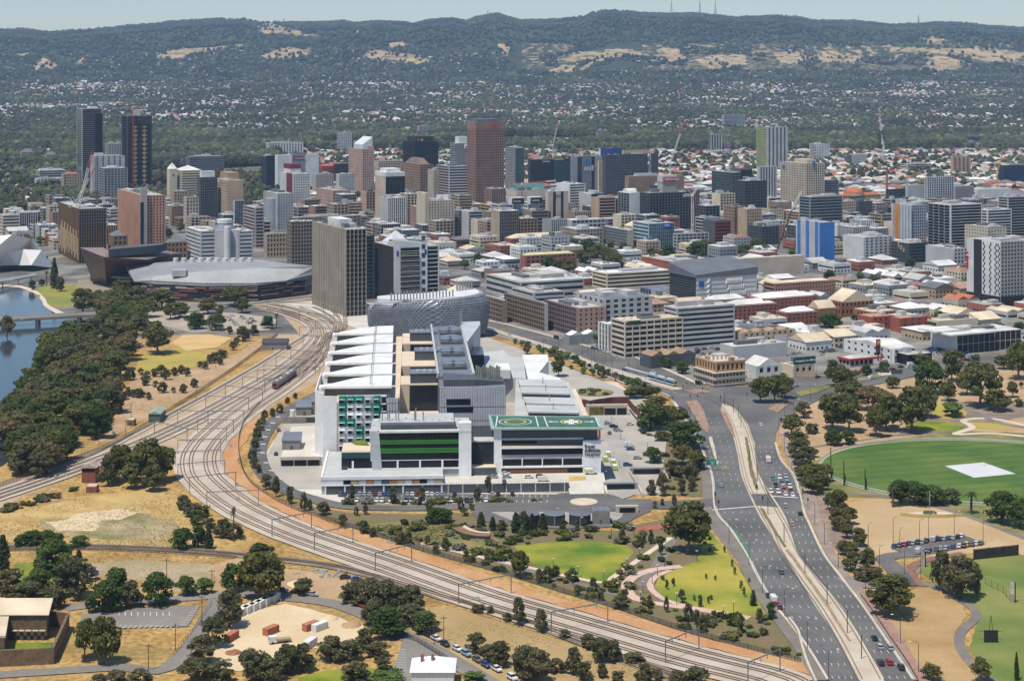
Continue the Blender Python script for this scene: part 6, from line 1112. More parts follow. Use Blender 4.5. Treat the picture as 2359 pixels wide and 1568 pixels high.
b.build('scale_panels', [M('silver_scale', (.19,.20,.22), .42, .15, .3, metal=.45), GLASS((.03,.033,.037))], sah, kind='stuff')
top = [sp_pt(i, nv) for i in range(0, nu, 3)]; MB().add([(p.x, p.y, p.z) for p in top], [tuple(range(len(top)))]).build('roof_rim', M('silver_scale2', (.36,.37,.39), .4, .1, .3, metal=.5), sah)
tc_ = Vector((cs.x, cs.y, 30)); MB().prism([(tc_.x + (p.x - tc_.x) * .93, tc_.y + (p.y - tc_.y) * .9) for p in top], 29.5, [30.4 + (p.z - 30) for p in top]).build('roof_deck', M('white_membrane', (.52,.53,.54), .7, .06, .1), sah)
for k in range(20):
    f = k / 19; x_ = -30 + 46 * f; y_ = -17 + 2 * math.sin(f * 3); q = Vector((cs.x + x_ * math.cos(ang) - y_ * math.sin(ang), cs.y + x_ * math.sin(ang) + y_ * math.cos(ang), 0)); MB().cyl(q.x, q.y, 29, 35 + (k % 2), .55, 8).build('exhaust_flue', steel2, sah)
for k in range(12): x_, y_ = 24 + (k % 6) * 2.2, 8 + (k // 6) * 3; q = Vector((cs.x + x_ * math.cos(ang) - y_ * math.sin(ang), cs.y + x_ * math.sin(ang) + y_ * math.cos(ang), 0)); MB().cyl(q.x, q.y, 30, 39, .6, 8).build('exhaust_flue', steel2, sah)
for k in range(8): q = sp_pt(nu * (.5 + k / 16), 0); MB().tube([(q.x + (cs.x - q.x) * .25, q.y + (cs.y - q.y) * .25, 0), (q.x, q.y, 4)], .5, 6).build('leaning_column', CM(lg), sah)
# convention centres and festival halls by the river
cw = thing('convention_centre', 'wide grey roofed convention centre with striped red brown walls', 'building', (0,0,0))
fr = [(288,613,17),(309,647,15),(350,646,15),(470,652,15),(590,652,15),(660,646,15.5),(722,631,17)]; bk = [(722,612,24),(655,606,25),(590,597,26),(500,597,26),(400,602,25),(290,610,19)]
P = [W(*p) for p in fr + bk]; midp = [W(352, 636, 18.5), W(470, 625, 23), W(600, 617, 24), W(720, 620, 21)]
rf = MB(); V = [tuple(p) for p in P] + [tuple(p) for p in midp]; rf.add(V, [(1,2,13),(2,3,14,13),(3,4,15,14),(4,5,6,16,15)], 1); rf.add(V, [(0,1,13,14,11,12),(14,15,9,10,11),(15,16,7,8,9),(16,6,7)], 0); rf.add([(x, y, z - 1.2) for x, y, z in V], [tuple(range(13))], 0)
n_ = 13; rf.add(V[:13] + [(x, y, z - 1.2) for x, y, z in V[:13]], [(i, n_ + i, n_ + (i+1)%n_, (i+1)%n_) for i in range(n_)], 0)
rf.build('folded_roof', [M('mauve_grey_roof', (.255,.25,.255), .5, .1, .03, fine=.3), M('pale_fold_roof', (.31,.315,.30), .5, .1, .03, fine=.3)], cw)
wl_ = [W(322,690,0), W(352,694,0), W(470,700,0), W(590,698,0), W(700,684,0), W(722,676,0)]; wb_ = [W(722,640,0), W(330,650,0)]
MB().prism([(p.x, p.y + 6) for p in wl_] + [(p.x, p.y) for p in wb_], 0, 14.4).build('glass_wall', dglass, cw)
rg = random.Random(3); bmx = [CM((.17,.05,.045)), CM((.22,.10,.08)), CM((.30,.22,.19)), CM((.10,.04,.035)), CM((.40,.33,.29))]
for p, q in zip(wl_, wl_[1:]):
    for k in range(26):
        f0 = rg.uniform(-.02, .8); f1 = min(1.02, f0 + rg.uniform(.1, .4)); z_ = rg.uniform(.8, 13); A, B_ = p.lerp(q, f0), p.lerp(q, f1); MB().prism([(A.x, A.y + 5.4), (B_.x, B_.y + 5.4), (B_.x, B_.y + 6), (A.x, A.y + 6)], z_, z_ + rg.uniform(.5, 1.0)).build('facade_board', rg.choice(bmx), cw)
for k in range(10): p = W(405 + k * 19, 603, 25); MB().cyl(p.x, p.y, 24, 28.5, 2.4, 14).build('roof_vent', CM(wh), cw)
p = W(420, 629, 22); MB().box(p.x - 9, p.x + 3, p.y, p.y + 8, 19, 24.5).build('roof_plant', CM(lg), cw)
ce = thing('convention_plenary', 'bronze faceted convention hall with upswept pointed roof', 'building', (0,0,0))
rp = [(184,570,34),(232,594,28),(270,597,27),(338,597,27),(402,582,24),(418,586,22),(418,592,20),(330,606,18),(310,609,17),(240,596,26)]
top_ = [W(184,570,36), W(240,592,31), W(338,598,27), W(400,584,27), W(417,584,25), W(390,578,29), W(250,577,35), W(237,570,37)]
bot_ = [W(212,645,2), W(245,655,2), W(330,640,2), W(405,630,2), W(415,622,2), W(390,610,2), W(250,610,2), W(225,615,2)]
mb = MB(); V = [tuple(p) for p in top_] + [tuple(p) for p in bot_]; mb.add(V, [tuple(range(8))], 0); mb.add(V, [(i, 8+i, 8+(i+1)%8, (i+1)%8) for i in range(8)], 1)
mb.build('faceted_shell', [M('bronze_roof', (.20,.145,.13), .5, .08, .05), M('bronze_cladding', (.155,.095,.075), .45, .15, .06)], ce)
q = [W(250,580,36), W(370,584,30), W(385,578,30), W(255,573,36)]; MB().prism([(p.x, p.y) for p in q], 31, 38).build('dark_roof_deck', CM(dg), ce)
gq = [W(208,650,0), W(260,662,0), W(300,664,0), W(330,650,0), W(300,630,0)]; MB().prism([(p.x, p.y) for p in gq], 0, 9).build('glass_foyer', dglass, ce); MB().prism([(p.x, p.y - 1) for p in gq], 9, 9.8).build('foyer_roof', CM((.35,.40,.38)), ce)
for lab, rd, base_, dp in (('larger white faceted festival hall roof', [(-40,548,30),(28,540,33),(72,549,27),(92,575,16)], [(-60,612,4),(20,600,5),(60,592,5),(98,588,4)], 45), ('smaller white faceted festival hall over black glass', [(-15,596,16),(18,583,20),(54,574,23),(96,576,21)], [(-20,612,7),(40,611,7),(72,611,8),(123,617,2)], 30)):
    t = thing('festival_hall', lab, 'building', (0,0,0)); r_ = [W(*p) for p in rd]; e_ = [W(*p) for p in base_]; bk_ = [Vector((p.x - 4, p.y + dp, 2)) for p in r_]; mb = MB(); V = [tuple(p) for p in e_ + r_ + bk_]; n_ = len(r_)
    for i in range(n_ - 1): mb.add(V, [(i, i+1, n_+i+1, n_+i), (n_+i, n_+i+1, 2*n_+i+1, 2*n_+i)])
    mb.add(V, [(n_-1, 3*n_-1, 2*n_-1), (0, n_, 2*n_)]); mb.build('shell_roof', M('white_shell', (.72,.69,.65), .6, .05, .1), t)
    MB().prism([(p.x + (1 if i < n_-1 else -4), p.y + 3) for i, p in enumerate(e_)] + [(p.x, p.y) for p in bk_[::-1]], 0, 4.2).build('glass_wall', blk, t)
t = thing('footbridge', 'thin pale glass footbridge over the river bank', 'bridge', W(0,655,0)); q = [W(-20,652,6) - t.location, W(82,634,6) - t.location]; MB().tube([q[0], q[1]], 1.6, 6).build('bridge_tube', M('pale_glass_deck', (.38,.45,.44), .3, .1, .1), t)
for f in (.25, .6, .9): p = q[0].lerp(q[1], f); MB().box(p.x - .5, p.x + .5, p.y - .5, p.y + .5, -1, 5).build('pier', kerbm, t)
# ================================================================ cranes and masts
def lattice(p, q, w, m, par, nm, seg=None):
    p, q = Vector(p), Vector(q); d = (q - p); L = d.length; d.normalize(); a_ = d.cross(Vector((0,0,1)) if abs(d.z) < .95 else Vector((0,1,0))).normalized() * w / 2; b_ = d.cross(a_).normalized() * w / 2; n = seg or max(3, int(L / (w * 1.3))); mb = MB(); r_ = w * .09
    cs_ = [a_ + b_, a_ - b_, -a_ - b_, -a_ + b_]
    for c_ in cs_: mb.tube([p + c_, q + c_], r_, 4)
    for i in range(n):
        A, B_ = p + d * L * i / n, p + d * L * (i + 1) / n
        for k in range(4): mb.tube([A + cs_[k], B_ + cs_[(k + 1) % 4]], r_ * .7, 3, cap=False)
    return mb.build(nm, m, par)
cw_ = M('crane_white', (.55,.55,.53), .5, .08, .3); cred = M('crane_red', (.42,.05,.04), .5, .08, .3); cyl_ = M('crane_yellow', (.50,.26,.03), .5, .08, .3)
def crane(label, xb, yb, ymt, xj, yj, m=cw_, tipm=cred, w=2.2, hammer=False, Y=None):
    p = G(xb, yb); s = p.y / F; pt = lambda x, y: Vector(((x - xb) * s, 0, (yb - y) * s))
    t = thing('tower_crane', label, 'crane', p); mt_ = pt(xb, ymt); lattice((0,0,-.5), mt_, w, m, t, 'mast'); j = pt(xj, yj); d = j - mt_
    lattice(mt_, mt_ + d * .7, w * .8, m, t, 'jib'); lattice(mt_ + d * .7, j, w * .7, tipm, t, 'jib_tip'); cj = Vector((-d.x, 0, 0)).normalized() * (9 if abs(d.x) > 1 else -9); lattice(mt_, mt_ + cj + Vector((0,0,.5)), w * .8, m, t, 'counter_jib'); MB().box(mt_.x + cj.x - 1.6, mt_.x + cj.x + 1.6, -1.4, 1.4, mt_.z - 1.8, mt_.z + .6).build('counterweight', CM((.25,.25,.25)), t); MB().box(mt_.x - 1.2, mt_.x + 1.2, -2.6, -1, mt_.z - 1, mt_.z + 1.6).build('cab', cw_, t)
    if not hammer: e = mt_ + cj * .6 + Vector((0, 0, 7)); MB().tube([mt_, e], .3, 4).build('back_mast', m, t); MB().tube([e, j], .12, 3).build('stay', steel, t)
crane('white luffing crane rising beside the unfinished brown hotel', 182, 603, 474, 213, 349, w=2.6); crane('shorter red tipped crane behind the unfinished brown hotel', 172, 570, 470, 219, 386, w=2.2)
crane('flat top crane with red and white jib beside the black tower', 236, 430, 237, 306, 236, hammer=True, w=2); crane('short red and white crane on the diamond screened tower', 307, 440, 247, 340, 247, cred, cw_, hammer=True, w=1.8)
crane('thin white luffing crane near the parkland oval', 1274, 425, 335, 1286, 277); crane('tall white luffing crane with red tip above the city centre', 1544, 470, 375, 1577, 280, w=2.4); crane('red and white crane leaning over the unfinished tower', 1595, 560, 450, 1645, 367, w=2.4); crane('orange masted crane with red and white jib beside the navy office', 2297, 470, 398, 2312, 346, cyl_, cred, w=2.2); crane('low red and white crane above the half built hotel', 1202, 520, 424, 1281, 416, cred, cw_, hammer=True, w=2)
p = G(1787, 588); s = p.y / F; t = thing('mobile_crane', 'black telescopic mobile crane boom leaning beside the blue wrapped tower', 'crane', p); j0, j1, j2 = Vector((0,0,2)), Vector(((1825-1787)*s, 0, (588-482)*s)), Vector(((1846-1787)*s, 0, (588-441)*s)); MB().tube([j0, j1], [.9, .6], 6).build('boom', CM((.04,.045,.05)), t); lattice(j1, j2, 1.2, cw_, t, 'boom_tip'); MB().box(-5, 3, -1.5, 1.5, -.2, 3).build('carrier', CM((.3,.3,.3)), t)
p = G(1497, 452); s = p.y / F; t = thing('radio_mast', 'white lattice radio mast with drum dishes on the grey green office', 'mast', p); lattice((0,0,20), (0,0,(452-345)*s), 2.6, cw_, t, 'lattice'); MB().cyl(0,0,-1,20,1.5,8).build('stem', CM(lg), t)
for z_ in ((452-358)*s, (452-376)*s): MB().tube([(-1.5,-2.5,z_),(-3,-2.9,z_)], 2.2, 12).build('dish', cw_, t)
for x_, y0, y1, lab in ((1547, 33, 0, 'tallest'), (1612, 36, 0, 'middle'), (1648, 36, 1, 'shortest'), (1124, 36, 22, 'small summit'), (2116, 56, 33, 'lone southern'), (1417, 27, 18, 'tiny summit'), (653, 53, 42, 'northern ridge')):
    Yh = 12550.; X_ = (x_ - CX) * Yh / F; z0_ = HZ(X_, Yh) - 3; h_ = H - (y1 - HY) * Yh / F - z0_; t = thing('hilltop_mast', lab + ' lattice broadcast mast on the hill skyline', 'mast', (X_, Yh, z0_)); mb = MB()
    for sx_, sy_ in ((-1,-1),(1,-1),(1,1),(-1,1)): mb.tube([(sx_*7, sy_*7, 0), (sx_*1.5, sy_*1.5, h_*.75), (0, 0, h_)], [1.5, 1.2, .8], 4)
    for k in range(8): w_ = 7 - 5.5 * k / 8; z_ = h_ * .75 * k / 8; mb.tube([(-w_, -w_, z_), (w_, -w_, z_ + h_*.09)], .6, 3); mb.tube([(w_, -w_, z_), (-w_, -w_, z_ + h_*.09)], .6, 3)
    mb.build('lattice', M('mast_grey', (.16,.17,.19), .6, .1, .1), t)
p = G(1839, 480); t = thing('factory_chimney', 'round red brick chimney standing among low roofs', 'chimney', G(2043, 462)); MB().cyl(0, 0, -1, 48, 2.2, 12, r2=1.5).build('shaft', CM((.27,.10,.065)), t); MB().cyl(0, 0, 47.5, 49, 1.9, 12).build('cap', CM((.2,.08,.05)), t)
p = G(1321, 277); t = thing('water_tower', 'old grey stone water tower among suburban trees', 'tower', p); MB().cyl(0, 0, -1, 26, 6, 14, r2=5).build('shaft', CM((.27,.24,.22)), t); MB().cyl(0, 0, 26, 36, 6, 14, r2=7.5).build('tank', CM((.22,.22,.23)), t)
# ================================================================ low city fabric
FILL = [(1130,738),(1179,746),(1290,776),(1400,806),(1474,823),(1600,870),(1720,880),(1850,860),(1960,852),(2100,828),(2359,806),(2520,795),(2520,382),(660,392),(590,430),(590,500),(640,540),(740,560),(860,560),(860,600),(1010,640),(1040,690),(1110,700)]
FILL2 = [(0,420),(150,430),(260,445),(420,460),(590,470),(590,560),(380,560),(250,560),(130,580),(0,560)]
rf_ = random.Random(11); nfill = 0
def hit(x, y, r):
    for fx, fy, a, b, th in FOOT:
        dx, dy = x - fx, y - fy; c_, s_ = math.cos(th), math.sin(th); u_, v_ = dx * c_ + dy * s_, -dx * s_ + dy * c_
        if -r < u_ < a + r and -r < v_ < b + r: return True
    return False
cand = []
for iu in range(-10, 110):
    for iv in range(-60, 110):
        if iu % 5 == 4 or iv % 6 == 5: continue
        u_ = iu * 27 + rf_.uniform(-3, 3); v_ = iv * 30 + rf_.uniform(-3, 3) + 1150; x = u_ * math.cos(TH) - v_ * math.sin(TH) + 400 * 0; y = u_ * math.sin(TH) + v_ * math.cos(TH)
        if y < 1050 or y > 3700: continue
        px, py = PX((x, y, TZ(y)))
        if inpoly(px, py, FILL) or inpoly(px, py, FILL2): cand.append((y, x, px, py))
cand.sort(); walls = [(wh, 'white'), (cr, 'cream'), (be, 'beige'), ((.30,.11,.07), 'red brick'), (lg, 'pale grey'), (mg, 'grey'), (tn, 'tan'), ((.27,.12,.08), 'dark brick')]
roofs = [(WR, 'white'), (LR, 'pale grey'), (CRF, 'cream'), (GR, 'weathered'), (RR, 'orange tiled'), (DR_, 'dark'), (MATS['rusty_roof'], 'rusty')]
CT = []; REST = []; nmid = 0
for y, x, px, py in cand:
    s_ = rf_.uniform(.75, 1.0); a, b = 24 * s_, 26 * rf_.uniform(.7, 1.0)
    if hit(x + a/2*math.cos(TH) - b/2*math.sin(TH), y + a/2*math.sin(TH) + b/2*math.cos(TH), 13): continue
    if rf_.random() < .15 or (py < 690 and 1290 < px < 1480 and py > 545 and rf_.random() < .6): CT.append((x, y)); continue
    if y > 1850 and nmid < 190 and rf_.random() < .62:
        nmid += 1; core = 650 < px < 1750; h = rf_.uniform(16, 40 if core else 24); wc = rf_.choice((wh, be, cr, lg, mg, tn, dg, br, pk, lg, sn)); gl_ = rf_.choice((D1, D1, D2, TG, BG, BR)); sp = rf_.choice(('b3.5,.45', 'b3.6,.3', 'g3.5,.45,3.2,.45', 'g3.4,.3,4.5,.25', 'f3.6,2.6,.4', 'm3.6,2.6'))
        sd_ = rf_.choice((sp, sp, 'x')); t = thing('midrise_building', 'mid height %s block with %s between the city towers' % ({wh: 'white', be: 'beige', cr: 'cream', lg: 'pale grey', mg: 'grey', tn: 'tan', dg: 'charcoal', br: 'brown', pk: 'pinkish', sn: 'sandstone'}[wc], dict(b='window bands', g='a window grid', f='vertical fins', m='glass walls')[sp[0]]), 'building', (x, y, TZ(y)), TH, 'mid height blocks between the city towers')
        MB().box(0, a, 0, b, -1, h).build('core', GLASS(gl_), t); MB().box(0, a + .3, b, b + .3, -1, h + .5).build('rear_wall', CM(wc), t); MB().box(a, a + .3, 0, b, -1, h + .5).build('rear_wall', CM(wc), t); facade(t, 'W', a, h, sp, CM(wc), GLASS(gl_)); facade(t, 'N', b, h, sd_, CM(wc), GLASS(gl_)); roof_parts(t, a, b, h, rf_.choice((GR, LR, WR, DR_)), rf_); FOOT.append((x, y, a, b, TH)); continue
    if nfill >= 280: REST.extend((x + 4 + 13 * q_, y + 6 + 14 * rf_.random(), TZ(y), rf_.uniform(11, 19), TH + rf_.choice((0, R(90)))) for q_ in (0, 1)); continue
    (wc, wn_), (rm, rn_) = rf_.choice(walls), rf_.choices(roofs, (7, 4, 3, 3, 1.2, 1, 1))[0]; far = y > 2000
    h = rf_.uniform(5, 10) if y < 1700 else rf_.uniform(7, 17) * (1.4 if rf_.random() < .15 else 1)
    st = rf_.choices(('flat', 'gable', 'gablen', 'hip', 'saw'), (5, 1.5, 1.2, 1.5, .8))[0] if h < 11 else 'flat'
    t = thing('low_building', 'low %s walled building with %s %s roof in the city blocks' % (wn_, rn_, dict(flat='flat', gable='gabled', gablen='gabled', hip='hipped', saw='sawtooth')[st]), 'building', (x, y, TZ(y)), TH, 'low buildings filling the city blocks')
    MB().box(0, a, 0, b, -1, h).build('wall', CM(wc), t); roof_parts(t, a, b, h, rm, rf_, st, not far, rh=rf_.uniform(2.5, 4.5)); nfill += 1
    nf = max(1, int(h / 3.6)); gm = GLASS(D1)
    for f in range(nf):
        z_ = f * 3.5 + 1.1
        if far or rf_.random() < .4: MB().box(1.2, a - 1.2, -.08, 0, z_, z_ + 1.4).build('window_band', gm, t); MB().box(-.08, 0, 1.2, b - 1.2, z_, z_ + 1.4).build('window_band', gm, t)
        else:
            nw = int(a / 4); me = MB().box(0, 1.7, -.08, 0, 0, 1.6).mesh('window', gm); me2 = MB().box(-.08, 0, 0, 1.7, 0, 1.6).mesh('window', gm)
            for i in range(nw): obj('window', me, t, (1.2 + i * 4, 0, z_)); obj('window', me2, t, (0, 1.2 + i * 4, z_))
    FOOT.append((x, y, a, b, TH))
scatter('city_roof_mass', REST, 'house', 'crowded low roofs between the far city towers', 'roofs')
for _ in range(2600):
    y = rf_.uniform(1800, 3000); x = rf_.uniform(-.33, -.14) * y
    if not hit(x, y, 9) and PX((x, y, TZ(y)))[1] < 600: CT.append((x, y)) if y > 2100 else 0
CT2 = [(x, y, TZ(y), rf_.uniform(7, 12), rf_.uniform(0, 6)) for x, y in CT if y > 2100]; CT = [c for c in CT if c[1] <= 2100]
scatter('city_tree_mass', CT2, 'tree', 'small green tree crowns between the far city blocks', 'trees')
# nearest suburban houses, one by one
hw = CM((.42,.36,.28)); ROOFC = [((.56,.55,.52), 'white sheet'), ((.30,.29,.28), 'grey sheet'), ((.32,.11,.065), 'red tiled'), ((.40,.32,.23), 'tan tiled')]
hm_ = []
for c_, nm_ in ROOFC:
    wm_ = MB().box(-.58, .58, -.42, .42, -.1, .25).mesh('wall', hw); v = [(-.66,-.48,.24),(.66,-.48,.24),(.66,.48,.24),(-.66,.48,.24),(-.2,0,.42),(.2,0,.42)]; rm_ = MB().add(v, [(0,1,5,4),(1,2,5),(2,3,4,5),(3,0,4),(3,2,1,0)]).mesh('roof', CM(c_)); hm_.append((wm_, rm_, nm_))
for k, (x, y, z, s, rz) in enumerate(NEARH):
    wm_, rm_, nm_ = hm_[(k * 7 + k // 5) % 4]; t = thing('suburban_house', 'small house with %s roof beyond the city centre' % nm_, 'house', (x, y, z), rz, 'houses beyond the city centre'); t.scale = (s,) * 3; obj('wall', wm_, t); obj('roof', rm_, t)
# ================================================================ trees and shrubs
bark = M('bark', (.17,.135,.105), .95, .25, 1.); bark2 = M('dark_bark', (.085,.065,.05), .95, .25, 1.)
LEAF = dict(gum=tint('gum_leaves', [(0, (.115,.120,.036)), (.35, (.150,.148,.046)), (.7, (.128,.142,.044)), (.85, (.20,.155,.07)), (1, (.15,.16,.06))], .92, .45), shade=tint('shade_leaves', [(0, (.060,.100,.026)), (.5, (.082,.125,.032)), (1, (.110,.145,.042))], .92, .45),
 street=tint('street_leaves', [(0, (.10,.16,.035)), (.5, (.12,.18,.045)), (1, (.09,.14,.035))], .92, .25), olive=tint('olive_leaves', [(0, (.120,.125,.055)), (1, (.165,.155,.078))], .92, .45), palm=tint('palm_fronds', [(0, (.06,.08,.025)), (1, (.09,.09,.03))], .92, .2),
 shrub=tint('shrub_leaves', [(0, (.045,.06,.018)), (.3, (.07,.085,.02)), (.55, (.12,.125,.022)), (.75, (.15,.14,.07)), (.9, (.16,.165,.12)), (1, (.15,.10,.05))], .92, .2), conifer=tint('conifer_leaves', [(0, (.036,.056,.020)), (1, (.056,.074,.028))], .92, .15), purple=tint('jacaranda_bloom', [(0, (.13,.10,.16)), (1, (.10,.09,.12))], .92, .2))
def clump(b, c, r, n, s, rg, fl=.8):
    for _ in range(n):
        d = Vector((rg.gauss(0,1), rg.gauss(0,1), rg.gauss(0,1) + .25)).normalized(); p = c + Vector((d.x * r, d.y * r, d.z * r * fl)) * rg.uniform(.72, 1.06)
        nn = (d + Vector((rg.gauss(0,.5), rg.gauss(0,.5), rg.gauss(0,.5)))).normalized(); t_ = nn.cross(Vector((rg.gauss(0,1), rg.gauss(0,1), rg.gauss(0,1)))).normalized(); u_ = nn.cross(t_); q = s * rg.uniform(.6, 1.3)
        b.add([p - t_*q - u_*q*.5, p + t_*q*.2 - u_*q, p + t_*q + u_*q*.4, p - t_*q*.3 + u_*q], [(0,1,2,3)])
def make_tree(kind, seed):
    rg = random.Random(seed); tr = MB(); cr_ = MB()
    if kind in ('gum', 'olive', 'shade', 'street', 'purple'):
        hb = dict(gum=2.3, olive=1.4, shade=1.5, street=2.2, purple=1.8)[kind]; wide = dict(gum=3.4, olive=3.6, shade=3.7, street=2.7, purple=3.5)[kind]; nc = dict(gum=28, olive=28, shade=32, street=18, purple=24)[kind]
        lean = Vector((rg.uniform(-.5,.5), rg.uniform(-.5,.5), 0)); fork = Vector((0,0,hb)) + lean; tr.tube([(0,0,-.3), tuple(lean*.5 + Vector((0,0,hb*.5))), tuple(fork)], [.38,.28,.24], 7)
        C = []
        for i in range(nc):
            f = rg.random(); z = hb + .6 + (9.2 - hb - .6) * f; rr = wide * (math.sin(math.pi * (.16 + .78 * f)) ** .7) * rg.uniform(.25, 1.0) ** .6; an = rg.uniform(0, 6.283) if i > 4 else i * 1.26; rad = rg.uniform(.9, 1.75) * (1.12 if kind == 'shade' else 1)
            C.append((Vector((rr * math.cos(an), rr * math.sin(an), z)) + lean, rad))
        for c, r in C[:7]: m = fork.lerp(c, .5) + Vector((0,0,-.4)); tr.tube([fork, m, c], [.17,.11,.04], 5)
        for c, r in C: clump(cr_, c, r, 66, .36 if kind != 'shade' else .36, rg)
        for c, r in C[:5]: clump(cr_, c * .6 + Vector((0,0,3)), r * 1.1, 40, .4, rg)
    elif kind == 'conifer':
        tr.cyl(0, 0, -.3, 8, .25, 6, r2=.05)
        for i in range(17): f = i / 16; z = .9 + 8.8 * f; w = 2.0 * (1 - f) ** .8 * (.6 + .4 * min(1, f * 5)); [clump(cr_, Vector((w*.55*math.cos(a), w*.55*math.sin(a), z)), .4 + w*.42, 34, .26, rg, .9) for a in (rg.uniform(0,2), rg.uniform(2,4), rg.uniform(4,6))]
    elif kind == 'palm':
        tr.tube([(0,0,-.3),(.1,0,4),(0,.1,8)], [.42,.34,.3], 8)
        for i in range(34):
            an = i * 2.4; el = rg.uniform(-.5, 1.2); d = Vector((math.cos(an)*math.cos(el), math.sin(an)*math.cos(el), math.sin(el))); prev = Vector((0,0,8.1)); sd = Vector((-math.sin(an), math.cos(an), 0)); L = rg.uniform(1.9, 2.7); pts = [Vector((0,0,8.1)) + d * L * f + Vector((0,0,-1.3 * f * f)) for f in (0, .35, .7, 1)]
            for (p, q), w in zip(zip(pts, pts[1:]), (.22, .3, .2)): cr_.add([p - sd*w, p + sd*w, q + sd*w*.8 - Vector((0,0,.1)), q - sd*w*.8 - Vector((0,0,.1))], [(0,1,2,3)])
    else:                                            # shrub, unit height 1
        for i in range(7): a = rg.uniform(0, 6.3); r = rg.uniform(0, .5); clump(cr_, Vector((r*math.cos(a), r*math.sin(a), rg.uniform(.25,.6))), rg.uniform(.28,.42), 34, .13, rg, .85)
        tr.cyl(0, 0, -.1, .3, .05, 5)
    return tr.mesh('trunk', bark if kind in ('gum', 'street') else bark2), cr_.mesh('crown', LEAF[kind])
TV = {k: [make_tree(k, 100 * i + len(k)) for i in range(n)] for k, n in (('gum', 5), ('shade', 4), ('olive', 4), ('street', 3), ('conifer', 3), ('palm', 2), ('shrub', 5), ('purple', 1))}
NMK = dict(gum='gum_tree', shade='shade_tree', olive='olive_tree', street='street_tree', conifer='conifer', palm='palm_tree', shrub='shrub', purple='jacaranda')
CATK = dict(gum='tree', shade='tree', olive='tree', street='tree', conifer='tree', palm='palm', shrub='shrub', purple='tree')
rt = random.Random(21)
def tree(kind, p, h, w, label, group):               # h metres tall, w metres wide
    tm, cm = TV[kind][rt.randrange(len(TV[kind]))]; base = dict(shrub=1.1, palm=4.4, conifer=3.2, street=5.6, gum=6.9, olive=7.0, shade=7.6, purple=7.)[kind]; hz = h / (.9 if kind == 'shrub' else 9.5); sx = w / base
    t = thing(NMK[kind], label, CATK[kind], p, rt.uniform(0, 6.28), group); t.scale = (sx, sx * rt.uniform(.9, 1.1), hz); obj('trunk', tm, t); obj('crown', cm, t)
def lot(x0, y0, k, label, group, kind, data):
    for e in data:
        x, yb, yt = e[:3]; w = e[3] if len(e) > 3 else (yb - yt) * .85; kd = e[4] if len(e) > 4 else kind
        if isinstance(w, str): kd = w; w = (yb - yt) * .85
        p = G(x0 + x / k, y0 + yb / k); s = p.y / F
        nm = dict(gum='olive green gum tree ', shade='dense dark green tree ', olive='grey green bushy tree ', street='young bright green tree ', conifer='slim dark evergreen ', palm='shaggy palm tree ', shrub='low garden shrub ', purple='faded purple jacaranda ')[kd]
        hh = max(1, (yb - yt) / k * s); sz = ('tiny ' if hh < 3.5 else 'small ' if hh < 6 else 'medium height ' if hh < 9 else 'tall ' if hh < 13 else 'very tall ') + ('broad ' if w / (yb - yt) > 1.05 else 'narrow ' if w / (yb - yt) < .6 else '')
        tree(kd, p, hh, w / k * s, sz + nm + label, NMK[kd].replace('_', ' ') + 's ' + group)
q1 = 719.9; q2 = 1094.2; K4 = 3.998; K3 = 3.308
lot(0, q1, K4, 'on the riverside earth bank', 'on the riverside earth bank', 'olive', [(1460,380,105,270,'gum'),(1800,150,10,180,'shade'),(1990,165,30,170,'shade'),(1205,620,505),(1300,575,515),(1420,590,515),(1490,590,490),(1530,620,530),(1605,580,507),(1672,565,487),(1720,585,510),(1360,615,540),(1840,510,450),(1895,520,450),(1930,470,390),(1980,465,370),(2040,420,345),(2070,410,350),(2145,345,270),(2180,300,230),(2240,265,135),(2270,240,150),(2115,200,130),(2340,210,120),(1180,770,690),(1145,785,730),(1230,780,710),(1280,785,700),(1365,800,735),(1320,780,730),(1490,740,640),(1430,690,630),(1790,690,610),(1690,740,660),(1600,740,690),(1330,670,580),(985,1010,940),(1015,1030,960),(920,1110,1000),(975,1070,1010),(1115,915,870),(1100,815,770),(60,220,40,110,'gum'),(1130,520,360,170,'gum'),(2030,480,400,60)])
lot(0, q1, K4, 'beside the brick signal cabin', 'beside the signal cabin', 'gum', [(1080,1560,1240,240),(1340,1590,1190,290),(1520,1540,1260,220),(1200,1620,1400,200),(1420,1640,1420,180),(1000,1590,1340,160,'olive')])
lot(1179.4, q1, K4, 'lining the tram street gardens', 'lining the tram street', 'street', [(30,290,240),(95,310,255),(145,385,270,75,'olive'),(250,350,295),(285,385,320),(345,405,330),(390,400,310),(455,425,350),(515,435,360),(575,465,385),(620,495,430),(655,515,445),(712,505,465),(780,525,470),(820,600,490,75,'olive'),(890,580,515),(952,600,545),(1010,630,570),(1070,665,590),(1120,690,610),(1155,675,600),(430,590,390,130,'gum'),(545,525,480),(660,570,510),(735,575,510),(1215,765,650,70,'olive'),(1270,785,680,80,'gum'),(1330,775,690,70,'gum'),(1335,505,370,115,'shade'),(1430,515,420,90,'shade'),(1570,565,460,120,'shade'),(1680,600,440,70,'palm'),(1620,455,380,50,'palm'),(1000,395,340),(800,320,190,115,'street')])
lot(1179.4, q1, K4, 'on the bank above the ambulance drive', 'on the bank above the ambulance drive', 'gum', [(1140,790,680,190),(1330,870,770,200),(1280,1085,850,260,'shade'),(1480,1045,870,240),(1580,1245,1010,330,'shade'),(1390,1180,1090,140),(1310,1385,1250,160,'shade'),(1470,1500,1360,110,'olive'),(1560,1400,1230,180),(1690,1450,1280,170),(1640,1540,1380,120,'olive'),(1240,980,880,150),(1740,1440,1350,100,'olive'),(1540,1520,1420,90,'olive')])
